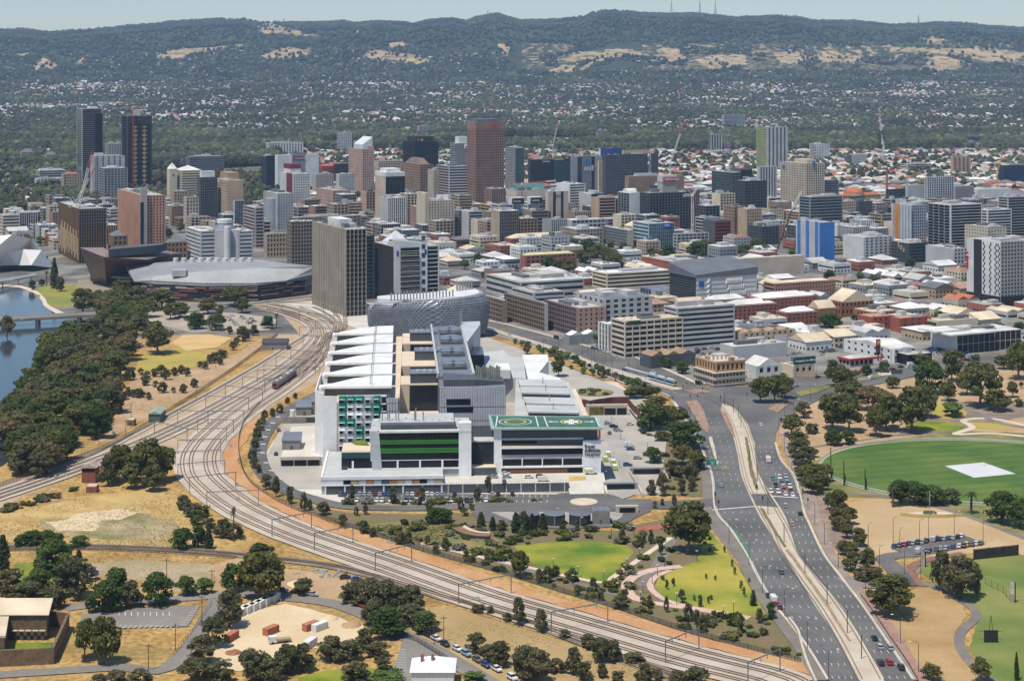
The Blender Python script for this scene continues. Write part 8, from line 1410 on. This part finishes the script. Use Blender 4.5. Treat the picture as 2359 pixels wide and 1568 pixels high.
# ================================================================ street furniture
lampm = M('dark_pole', (.06,.065,.07), .5, .1, 1.)
def mk_lamp(h, arm):
    t = thing('street_lamp', 'x', 'street lamp'); MB().tube([(0,0,-.1),(0,0,h*.9)] + ([(.25,0,h*.97),(arm*.5,0,h),(arm,0,h)] if arm else [(0,0,h)]), [.13,.10] + ([.08,.07,.06] if arm else [.08]), 6).build('pole', lampm, t); MB().box(arm - .5, arm + .5, -.2, .2, h - .08, h + .12).build('lamp_head', CM((.55,.55,.54)), t); return t
LP = mk_lamp(10.5, 3.); LP2 = mk_lamp(4.5, 0)
def lamp(pr, p, rz, label, group): 
    if pr.get('used'): dup(pr, p, rz, label, group)
    else: pr['used'] = 1; pr.location = p; pr.rotation_euler = (0,0,rz); pr['label'] = label; pr['group'] = group
for x, y in ((39,530),(191,695),(292,905),(463,1085),(635,1330),(797,1575)): lamp(LP, G(1667.8 + x / K3, q2 + y / K3), .1, 'curved arm street lamp on the lawn side of the wide road', 'street lamps along the wide road')
for x, y in ((575,105),(692,385),(765,540),(872,715),(1080,915),(1207,1090),(1345,1290),(1483,1510)): lamp(LP, G(1667.8 + x / K3, q2 + y / K3), math.pi + .1, 'curved arm street lamp on the oval side of the wide road', 'street lamps along the oval side')
for x, y in ((1715,1240),(1690,1110),(1640,1015),(1795,1445),(1220,1060),(1455,900)): lamp(LP, G(1179.4 + x / 4, q1 + y / 4), .2, 'street lamp on the curved approach road', 'street lamps on the approach road')
for x, y in ((150,970),(235,960),(100,1140),(150,1290),(220,1455),(290,1540),(390,820),(255,600),(1040,600),(445,640)): lamp(LP, G(1769.2 + x / 4, q1 + y / 4), -.5, 'street lamp beside the turning lanes', 'street lamps by the turning lanes')
for x, y in ((290,380),(130,430),(430,340),(560,280),(650,385),(700,400),(760,450),(860,485),(915,470),(1075,555),(1155,550),(735,490),(925,570)): lamp(LP, G(1179.4 + x / 4, q1 + y / 4), -.3, 'tall dark pole lamp along the tram street', 'lamps along the tram street')
for x, y in ((1034,1210),(1003,1160),(1063,1245),(920,1010),(970,1060),(938,1345),(993,1420),(865,1530),(705,1520),(1250,1255)): lamp(LP2, G(1179.4 + x / 4, q1 + y / 4 + 4), 0, 'slim lamp post beside the ambulance drive', 'lamp posts by the ambulance drive')
for x, y in ((220,690),(405,720),(595,780),(790,820),(440,330),(625,400),(1065,640),(970,720),(950,770),(1200,770),(1160,830),(1090,900),(1070,980),(895,910),(1345,990),(1705,1090),(1780,1055),(850,460),(1020,470),(555,850),(1500,660),(1255,700)): lamp(LP2, G(1151.8 + x / K3, q2 + y / K3), 0, 'small park lamp beside the pale footpaths', 'park lamps by the footpaths')
for x, y in ((1290,510),(1340,600),(1490,530),(1560,490),(1755,470),(1975,520),(1100,560),(1185,740),(1500,790),(1375,760)): lamp(LP, G(1667.8 + x / K3, q2 + y / K3), .6, 'thin street lamp round the oval car park', 'lamps round the oval car park')
for x, y in ((617,760),(786,995),(940,1215),(1048,1410),(458,520),(335,310)): t = thing('tram_pole', 'plain dark tram wire pole standing in the median', 'pole', G(1667.8 + x / K3, q2 + y / K3), 0, 'tram wire poles in the median'); MB().cyl(0, 0, -.1, 8.5, .16, 8).build('mast', lampm, t); MB().cyl(0, 0, -.1, .5, .3, 8).build('base', lampm, t)
for x, y in ((2185,1430),(2260,1560),(2110,1060),(2090,990),(2040,930),(1960,870)): t = thing('tram_pole', 'plain dark tram wire pole above the junction', 'pole', G(1179.4 + x / 4, q1 + y / 4), 0, 'tram wire poles above the junction'); MB().cyl(0, 0, -.1, 8.5, .16, 8).build('mast', lampm, t); MB().cyl(0, 0, -.1, .5, .3, 8).build('base', lampm, t)
for x, y in ((1576,735),(1755,755),(1642,825),(1712,825),(1922,835),(1485,840),(2165,805),(1610,705)): 
    t = thing('traffic_light', 'black traffic signal on a short pole at the junction', 'traffic light', G(1179.4 + x / 4, q1 + y / 4), 0, 'traffic lights at the junction'); MB().cyl(0, 0, -.1, 3.4, .09, 6).build('pole', lampm, t); MB().box(-.28, .28, -.2, .2, 3.2, 4.5).build('signal_head', signk, t); MB().cyl(0, -.22, 4.1, 4.3, .12, 6).build('red_lens', M('signal_red', (.6,.02,.02), .4, .05, 1.), t)
for x, y in ((295,250),(250,160),(600,190),(640,265),(-65,220),(-40,280)): t = thing('traffic_light', 'black traffic signal by the hospital crossing', 'traffic light', G(1667.8 + x / K3, q2 + y / K3), 0, 'traffic lights at the hospital crossing'); MB().cyl(0, 0, -.1, 4.4, .1, 6).build('pole', lampm, t); MB().box(-.3, .3, -.2, .2, 4.0, 5.4).build('signal_head', signk, t)
def board(label, x, yb, zb, w, h, m, rz=0., posts=2, name='road_sign'):
    t = thing(name, label, 'sign', G(x, yb), rz); MB().box(-w/2, w/2, -.1, .1, zb, zb + h).build('panel', m, t)
    for i in range(posts): xx = -w/2 + w * (i + .5) / posts; MB().cyl(xx, .15, -.1, zb + h * .9, .1, 6).build('post', steel, t)
    return t
sg = M('sign_green', (.02,.20,.11), .5, .08, .5)
t = board('green direction sign with white curving arrows', 1642, 1085, 3, 6.4, 2.9, sg); [MB().tube([(dx, -.13, 3.3), (dx * .8, -.13, 4.3), (dx * 2, -.13, 5.3)], .1, 4).build('arrow', signw, t) for dx in (-.6, 0, .6)]; MB().box(-2.9, -1.6, -.14, -.1, 3.4, 4.4).build('blue_patch', signb, t); MB().box(1.7, 2.9, -.14, -.1, 3.5, 5.4).build('white_lines', signw, t)
board('wide green overhead sign seen from behind near the restaurant', 2066, 877, 4.5, 9, 2.6, CM((.05,.09,.07)), TH); board('small red menu board by the restaurant car park', 1868, 806, 2.5, 8, 3.2, signr, TH); board('green arrow sign by the hospital roundabout', 1363, 1108, 1.2, 2.6, 1.6, sg); board('tall red pillar sign beside the helipad block', 1381, 1018, 2, 1.2, 9, signr, 0, 1); board('red information pillar in the tram street gardens', 1418, 879, .2, 1, 4, signr, 0, 1)
# ================================================================ small buildings and yards at the foot of the picture
gaol = thing('gaol_compound', 'brown stone gaol block with cream roof inside high walls', 'building', (0,0,0)); stn_ = M('brown_rubble_stone', (.15,.10,.06), .95, .25, .6, fine=2); 
def wallseg(A, B_, h, th=.9): p, q = G(*A), G(*B_); d = (q - p).normalized(); n_ = Vector((d.y, -d.x, 0)) * th / 2; MB().prism([(p + n_).to_2d(), (q + n_).to_2d(), (q - n_).to_2d(), (p - n_).to_2d()], 0, h).build('yard_wall', stn_, gaol)
wallseg((-60,1537), (122,1528), 5.4); wallseg((121,1529), (157,1447), 5.4); wallseg((157,1447), (112,1441), 5.4)
bp_ = [G(-60,1472), G(108,1472), G(116,1440), G(-60,1440)]; MB().prism([(p.x, p.y) for p in bp_], 0, 8.5).build('cell_block', stn_, gaol); rr_ = [(p.x + (0.8 if i in (1, 2) else 0), p.y + (-.6 if i < 2 else .6)) for i, p in enumerate(bp_)]; MB().prism(rr_, 8.5, [8.7, 8.7, 9.6, 9.6]).build('cream_roof', CRF, gaol)
wg = [G(-60,1520), G(10,1520), G(18,1472), G(-60,1472)]; MB().prism([(p.x, p.y) for p in wg], 0, 7.5).build('side_wing', stn_, gaol); MB().prism([(p.x + .4, p.y) for p in wg], 7.5, 8.2).build('cream_roof', CRF, gaol)
zone('gaol_yard', [(14,1522),(112,1518),(122,1482),(20,1482)], lawn, Z(8), **S_)
for k in range(5): p = G(34 + k * 16, 1474); MB().box(p.x - 1, p.x + 1, p.y - .6, p.y + .2, 3.2, 3.6).build('hood', CRF, gaol); MB().box(p.x - .6, p.x + .6, p.y - .1, p.y + .2, .2, 3.1).build('doorway', dgrey, gaol)
def hut(label, x0, x1, yb, h, d, wm, rm, name='shed', style='gable', rh=1.6, cat='shed', rz=0., parts=()):
    p, q = G(x0, yb), G(x1, yb); a = (q - p).length; t = thing(name, label, cat, p, math.atan2(q.y - p.y, q.x - p.x) + rz); MB().box(0, a, 0, d, -.1, h).build('wall', wm, t); roof_parts(t, a, d, h, rm, rv, style, False, rh); MB().box(a*.4, a*.4 + 1, -.06, .02, 0, 2.1).build('door', dgrey, t); return t, a
hut('green metal equipment shed beside the siding', 342, 368, 974, 5, 16, CM((.09,.14,.10)), CM((.26,.32,.26)), style='gablen'); hut('small brown relay hut by the paling fence', 292, 309, 981, 3.2, 5, CM((.17,.13,.07)), CRF, style='flat')
t, a = hut('old red brick signal cabin with rusty roof', 188, 220, 1112, 7.2, 8, CM((.22,.075,.055)), M('rust_streaked_roof', (.36,.29,.24), .85, .25, .4), 'signal_cabin', 'gablen', 2.2, 'cabin'); MB().box(.4, a - .4, -.08, 0, 5.2, 6.8).build('window_band', cgl, t); hut('small red brick hut below the signal cabin', 198, 222, 1135, 2.8, 5, CM((.25,.075,.055)), CRF, 'brick_hut', 'flat')
hut('grey sloped roof pump house beside the sandy rail margin', 604, 660, 806, 5, 12, CM((.20,.19,.18)), CM((.05,.05,.052)), style='gable', rh=2.4, name='pump_house'); hut('low pavilion with cream roof beside the riverside grove', 272, 326, 782, 3.4, 8, CM(wh), CRF, 'pavilion', 'gable', 1.2, 'pavilion', R(14))
t, a = hut('white roofed cottage beside the small car park', 948, 1045, 1590, 6, 12, CM(wh), M('bright_white_roof', (.74,.74,.73), .4, .03, .1), 'cottage', 'hip', 3., 'house'); [MB().box(a*f, a*f + 1, 4, 5, 6, 10).build('chimney', CM((.24,.11,.075)), t) for f in (.2, .45)]
for k in range(3):
    p = G(1218 + k * 59, 1206); t = thing('water_tank', ('first', 'second', 'third')[k] + ' round black water tank counted from the reed bed', 'tank', p, 0, 'black water tanks'); MB().cyl(0, 0, -.1, 4.6, 4.7, 32).build('tank_wall', CM((.035,.038,.042)), t); MB().cyl(0, 0, 4.6, 5.1, 4.85, 32, r2=.5).build('tank_roof', CM((.12,.13,.15)), t); MB().box(-.3, .3, -5.1, -4.6, 0, 4.8).build('ladder', steel, t)
hut('grey block pump house beside the water tanks', 1366, 1405, 1208, 5.6, 8, MATS['grey_block_wall'], slate, 'pump_house', 'flat')
p = G(1440, 1182); t = thing('underpass', 'concrete underpass mouth below the hospital road', 'underpass', p, HA); MB().box(-4, 6, 0, 2, 0, 3.3).build('portal_wall', kerbm, t); MB().box(-2.5, 4.5, -.2, .05, 0, 2.6).build('opening_shade_panel', blk, t)  # black panel on the portal wall stands in for the unlit depth
for x, yb, lab in ((1430, 1128, 'concrete basement ramp mouth beside the roundabout'), (1490, 1093, 'dark ramp mouth below the ambulance drive')): p = G(x, yb); t = thing('ramp_portal', lab, 'ramp', p, HA); MB().box(-8, 8, 0, 2.5, 0, 3.4).build('portal_wall', CM(mg), t); MB().box(-6.5, 6.5, -.2, .05, 0, 2.8).build('opening_shade_panel', blk, t); MB().box(-8.6, -8, -14, 0, 0, 2.2).build('side_wall', kerbm, t); MB().box(8, 8.6, -14, 0, 0, 2.2).build('side_wall', kerbm, t)  # black panel in each portal paints the dark of the ramp inside
dk = crom([W(1048,1212,1.2), W(1070,1224,1.2), W(1100,1231,1.2), W(1128,1232,1.2)], 2); t = thing('viewing_deck', 'curved timber boardwalk deck over the reed bed', 'deck', (0,0,0)); ribbon('deck_boards', dk, 4.5, M('timber_decking', (.24,.135,.075), .85, .15, .5), 0, parent=t, thick=.3); ribbon('pale_walk', offs(dk, -3.4), 2, cream, .05, parent=t, thick=.3); ribbon('handrail', offs(dk, 2.1), .12, fm, 1.1, parent=t, thick=.15); ribbon('skirt', offs(dk, 2.2), .2, fm, -.1, parent=t, thick=1.1)
# containers and site huts
def container(label, x, y, rz, m, L=6.1, group=None, h=2.6):
    t = thing('shipping_container', label, 'container', G(x, y), rz, group); MB().box(0, L, 0, 2.44, 0, h).build('shell', m, t); [MB().box(L*k/12 + .1, L*k/12 + .3, -.05, 0, .2, h - .2).build('rib', m, t) for k in range(12)]; MB().box(-.05, 0, .1, 2.34, .15, h - .15).build('door', m, t)
orc = M('orange_container', (.37,.13,.07), .7, .12, .5); container('lone orange container at the edge of the sand yard', 530, 1480, 1.2, orc); container('orange container beside the white tray truck', 617, 1466, 1.0, orc); container('orange container joined to a white one on the sand yard', 707, 1456, .9, orc); container('white container joined to an orange one on the sand yard', 728, 1457, .9, CM(wh)); container('white site hut near the olive trees', 712, 1496, 1.2, CM(wh))
for k in range(6): container('white storage container in the row under the gum tree', 557 + k * 14.5, 1421 - k * 6.2, 1.25, CM(wh), group='white storage containers in a row')
# cricket oval: pitch cover, boundary fence, screens, memorial
q = [G(2177,1074), G(2265,1066), G(2340,1092), G(2244,1101)]; t = thing('pitch_cover', 'large pale grey cover spread over the cricket pitch', 'cover', q[0]); MB().prism([(p.x - q[0].x, p.y - q[0].y) for p in q], .15, .34).build('tarpaulin', M('pale_tarpaulin', (.50,.50,.50), .7, .06, .1), t); MB().prism([((p.x - q[0].x) * .2 + 18, (p.y - q[0].y) * .12 + 3) for p in q], .34, .37).build('fold', CM((.4,.4,.4)), t)
bf = el(77.8, 68.3, 120); t = thing('boundary_fence', 'low white picket fence ringing the cricket oval', 'fence', OC); ribbon('fence_band', [p - OC for p in bf + bf[:1]], .15, CM((.5,.5,.48)), 1.15, parent=t, thick=.5); MB().tube([p - OC + Vector((0,0,1.1)) for p in bf + bf[:1]], .06, 4).build('rail', CM((.55,.55,.53)), t); b = MB(); [b.box(p.x - OC.x - .05, p.x - OC.x + .05, p.y - OC.y - .05, p.y - OC.y + .05, 0, 1.15) for p in bf]; b.build('posts', CM((.5,.5,.48)), t, kind='stuff')
for x, y, h in ((1914,1102,15),(1944,1118,12),(1993,1128,10)): t = thing('net_mast', 'black mast with furled dark netting at the oval edge', 'mast', G(x, y), 0, 'net masts at the oval edge'); MB().cyl(0, 0, -.1, h, .22, 8).build('mast', signk, t); MB().tube([(.2,0,.3),(.4,0,2.5),(.4,0,4.5),(.2,0,6)], [.25,.6,.5,.2], 8).build('furled_net', CM((.03,.03,.03)), t)
p = G(2142, 1187); t = thing('memorial', 'cream curved memorial wall with flagpole on the tan lot', 'memorial', p); MB().prism([(-13,-1),(-6,-4),(6,-4),(14,-2),(8,2),(-4,3)], 0, 1.0).build('paved_base', cream, t); MB().prism([(-13,-1),(-6,-4),(6,-4),(14,-2),(14,-2.4),(6,-4.6),(-6,-4.6),(-13.5,-1.4)], 0, 1.7).build('curved_wall', CM((.46,.36,.15)), t); MB().cyl(0, 0, 0, 11, .1, 6).build('flagpole', CM(wh), t); MB().cyl(0, 0, 1, 1.6, 3, 14).build('planter', CM((.06,.08,.03)), t)
for A, B_, lab in (((2243,1290),(2346,1279),'long black practice net screen beside the oval path'),): p, q_ = G(*A), G(*B_); d = q_ - p; t = thing('net_screen', lab, 'net', p, math.atan2(d.y, d.x)); L = d.length; MB().box(0, L, -.05, .05, .4, 4.2).build('net', M('black_netting', (.035,.032,.03), .95, .3, .8), t); [MB().cyl(L*k/3, 0, -.1, 4.6, .15, 6).build('post', signk, t) for k in range(4)]; MB().tube([(0,0,4.4),(L,0,4.4)], .12, 5).build('top_rail', signk, t)
p = G(2283, 1480); t = thing('light_frame', 'small black goal frame with square panel on the practice field', 'frame', p); MB().box(-2.4, 2.4, -.1, .1, .3, 4.4).build('panel', CM((.02,.02,.022)), t); [MB().tube([(s_*.6,0,4.4),(0,0,9.5)], .09, 5).build('strut', signk, t) for s_ in (-1, 1)]; [MB().tube([(-4,0,z_),(4,0,z_)], .07, 5).build('cross_bar', signk, t) for z_ in (1.4, 4.1)]
for x, y, rz in ((2127,1306,.2),(2333,1387,-.1)): t = thing('sight_screen', 'weathered pale panel leaning on a black post', 'screen', G(x, y), rz, 'weathered sight screens'); MB().box(-1, .5, -.1, .1, 0, 7.4).build('panel', M('worn_canvas', (.40,.38,.34), .9, .3, .5), t); MB().cyl(.9, 0, -.1, 7.6, .22, 6).build('post', signk, t)
fence(PL([(2270,1345),(2310,1365),(2335,1388),(2400,1388)]), 2.6, 'thin dark mesh fence beside the practice field', fm, 4.)
fence(PL([(1982,1372),(2010,1410),(2050,1470),(2085,1520),(2115,1570)]), 1.3, 'dark road barrier above the terracotta path', fm, 3., slat=.5)
wq = PL([(1818,1432),(1838,1460),(1846,1490),(1858,1530),(1880,1580)]); t = thing('retaining_wall', 'pale concrete bridge parapet at the road edge', 'wall', (0,0,0)); ribbon('coping', wq, .8, kerbm, 1.6, parent=t, thick=1.8)
for x, y in ((465,1428),(404,1497),(342,1545),(440,1535),(1022,1478),(1190,1553),(191,1385),(384,1340),(488,1365),(290,1005),(228,1025),(93,1060),(452,920),(302,965),(1000,1485),(800,1370)): t = thing('power_pole', 'brown timber power pole with short crossarm', 'pole', G(x, y), rv.uniform(-.4, .4), 'timber power poles'); MB().cyl(0, 0, -.2, 9.2, .17, 6, r2=.12).build('pole', CM((.10,.075,.055)), t); MB().box(-1.1, 1.1, -.07, .07, 8.2, 8.4).build('crossarm', CM((.10,.075,.055)), t)
for k in range(46): x, y = rv.choice(((770 + rv.uniform(-30, 30), 1322 + rv.uniform(-5, 8)), (735 + rv.uniform(-15, 15), 1316 + rv.uniform(-3, 5)))); s_ = rv.uniform(.4, 1.1); t = thing('rubble_stone', 'grey broken stone on the rubble heap', 'stone', G(x, y), rv.uniform(0, 3), 'stones of the rubble heap'); MB().prism([(-s_,-s_*.6),(s_*.7,-s_),(s_,s_*.5),(-s_*.4,s_)], -.1, s_ * .9, top=[(-s_*.6,-s_*.3),(s_*.4,-s_*.5),(s_*.5,s_*.2),(-s_*.2,s_*.6)]).build('block', CM((.28,.25,.21)), t)
for x, y, r, m in ((540,1503,3.2,M('red_soil', (.26,.12,.065), .95, .2, .3)), (500,1530,3.,CM((.16,.145,.13))), (760,1425,4,sand), (812,1440,4,earth), (526,1520,1.6,CM((.16,.145,.13))), (690,1345,5,sand)): t = thing('soil_heap', 'low heap of loose soil on the yard', 'heap', G(x, y), 0, 'soil heaps on the yard'); MB().tube([(0,0,-.1),(.1,0,.5*r*.4),(0,.1,r*.42)], [r, r*.6, .15], 12).build('mound', m, t)
for x, y in ((262,1000),(530,1030),(545,1120),(548,1153),(700,1140),(895,1253),(1100,1385),(153,1098),(128,1102)): t = thing('trackside_cabinet', 'small grey equipment cabinet beside the tracks', 'cabinet', G(x, y), 0, 'cabinets beside the tracks'); MB().box(-.7, .7, -.5, .5, 0, 1.7).build('case', CM(lg), t); MB().box(-.75, .75, -.55, .55, 1.7, 1.8).build('lid', CM(mg), t)
# dry tussocks and weeds: uncountable ground cover
def tufts(name, P, n, s0, s1, mat, label):
    rg = random.Random(len(P) * 3 + n); b = MB(); xs = [p[0] for p in P]; ys = [p[1] for p in P]; k = 0; tr = 0
    while k < n and tr < n * 12:
        tr += 1; x, y = rg.uniform(min(xs), max(xs)), rg.uniform(min(ys), max(ys))
        if not inpoly(x, y, P): continue
        p = G(x, y)
        if noise.noise(p * .03) + .5 * noise.noise(p * .11) < -.05 + rg.uniform(-.2, .2): continue
        k += 1; s = rg.uniform(s0, s1) * .75
        for j in range(4): a = rg.uniform(0, 6.28); d = Vector((math.cos(a), math.sin(a), 0)); e = Vector((-d.y, d.x, 0)) * s * .6; u_ = Vector((0, 0, s * rg.uniform(.2, .4))); b.add([p - e, p + e, p + e * .5 + d * s * .6 + u_, p - e * .5 + d * s * .6 + u_], [(0,1,2,3)])
    return b.build(name, mat, label=label, cat='grass', kind='stuff')
drym = M('dry_tussock', (.30,.21,.09), .95, .3, .2, col2=(.40,.30,.15)); weedm = M('green_weed', (.10,.11,.035), .95, .3, .2, col2=(.17,.16,.06))
tufts('dry_tussocks', [(0,1170),(200,1130),(400,1130),(540,1260),(700,1300),(880,1340),(700,1330),(560,1290),(400,1280),(0,1270)], 5000, .3, .9, drym, 'dry straw tussocks covering the field inside the curve'); tufts('green_weeds', [(80,1190),(300,1170),(440,1220),(540,1262),(440,1262),(100,1250)], 1500, .3, .8, weedm, 'green weeds on the worn field'); tufts('dry_tussocks', [(960,1390),(1200,1440),(1560,1560),(1500,1600),(1100,1600),(900,1440)], 5000, .25, .7, drym, 'dry straw tussocks across the paddock'); tufts('green_weeds', [(560,1010),(545,1060),(600,1140),(760,1215),(1000,1285),(1400,1400),(1840,1535),(1840,1545),(1400,1420),(980,1310),(740,1240),(590,1165),(530,1070),(545,1010)], 900, .3, .7, weedm, 'scattered weeds along the orange dirt strip'); tufts('dry_tussocks', [(250,985),(300,880),(430,850),(600,780),(600,800),(480,890),(260,1005)], 3000, .3, .9, drym, 'dry tussocks on the riverside earth'); tufts('dry_tussocks', [(2020,1390),(2150,1360),(2220,1420),(2240,1530),(2320,1600),(2140,1600),(2060,1450)], 3000, .25, .7, drym, 'dry grass over the mound beside the road'); tufts('reeds', [(830,1210),(1010,1205),(1140,1240),(1180,1255),(1100,1285),(900,1240)], 3500, .5, 1.5, M('reeds', (.12,.14,.04), .95, .3, .15, col2=(.24,.18,.08)), 'green and brown reeds filling the wetland'); tufts('dry_tussocks', [(0,1270),(560,1295),(650,1310),(640,1370),(500,1380),(200,1390),(0,1300)], 3500, .25, .7, drym, 'dry tussocks round the dusty lots'); tufts('dry_tussocks', [(1800,980),(1960,900),(2359,850),(2359,990),(2050,1010),(1880,1050)], 5000, .25, .6, drym, 'dry litter and tussocks under the park trees'); tufts('bank_grass', [(1880,1060),(2000,1025),(2200,995),(2359,1000),(2359,1012),(2200,1008),(2010,1040),(1915,1075)], 3000, .3, .7, M('bank_grass', (.13,.15,.04), .95, .3, .2, col2=(.28,.22,.10)), 'rough green and brown grass on the oval bank')
# ================================================================ air
hz_ = bpy.data.materials.new('haze'); hz_.use_nodes = True; hn = hz_.node_tree.nodes; hn.remove(hn['Principled BSDF']); pv = hn.new('ShaderNodeVolumePrincipled'); pv.inputs['Color'].default_value = (.42, .65, 1, 1); pv.inputs['Density'].default_value = 3.1e-5; pv.inputs['Density Attribute'].default_value = ''; pv.inputs['Anisotropy'].default_value = .0
hz_.node_tree.links.new(pv.outputs[0], hn['Material Output'].inputs['Volume'])
MB().box(-6200, 6200, -200, 13700, -2.5, 800).build('haze', hz_, kind='stuff', label='pale blue summer haze filling the air over the plain', cat='haze')
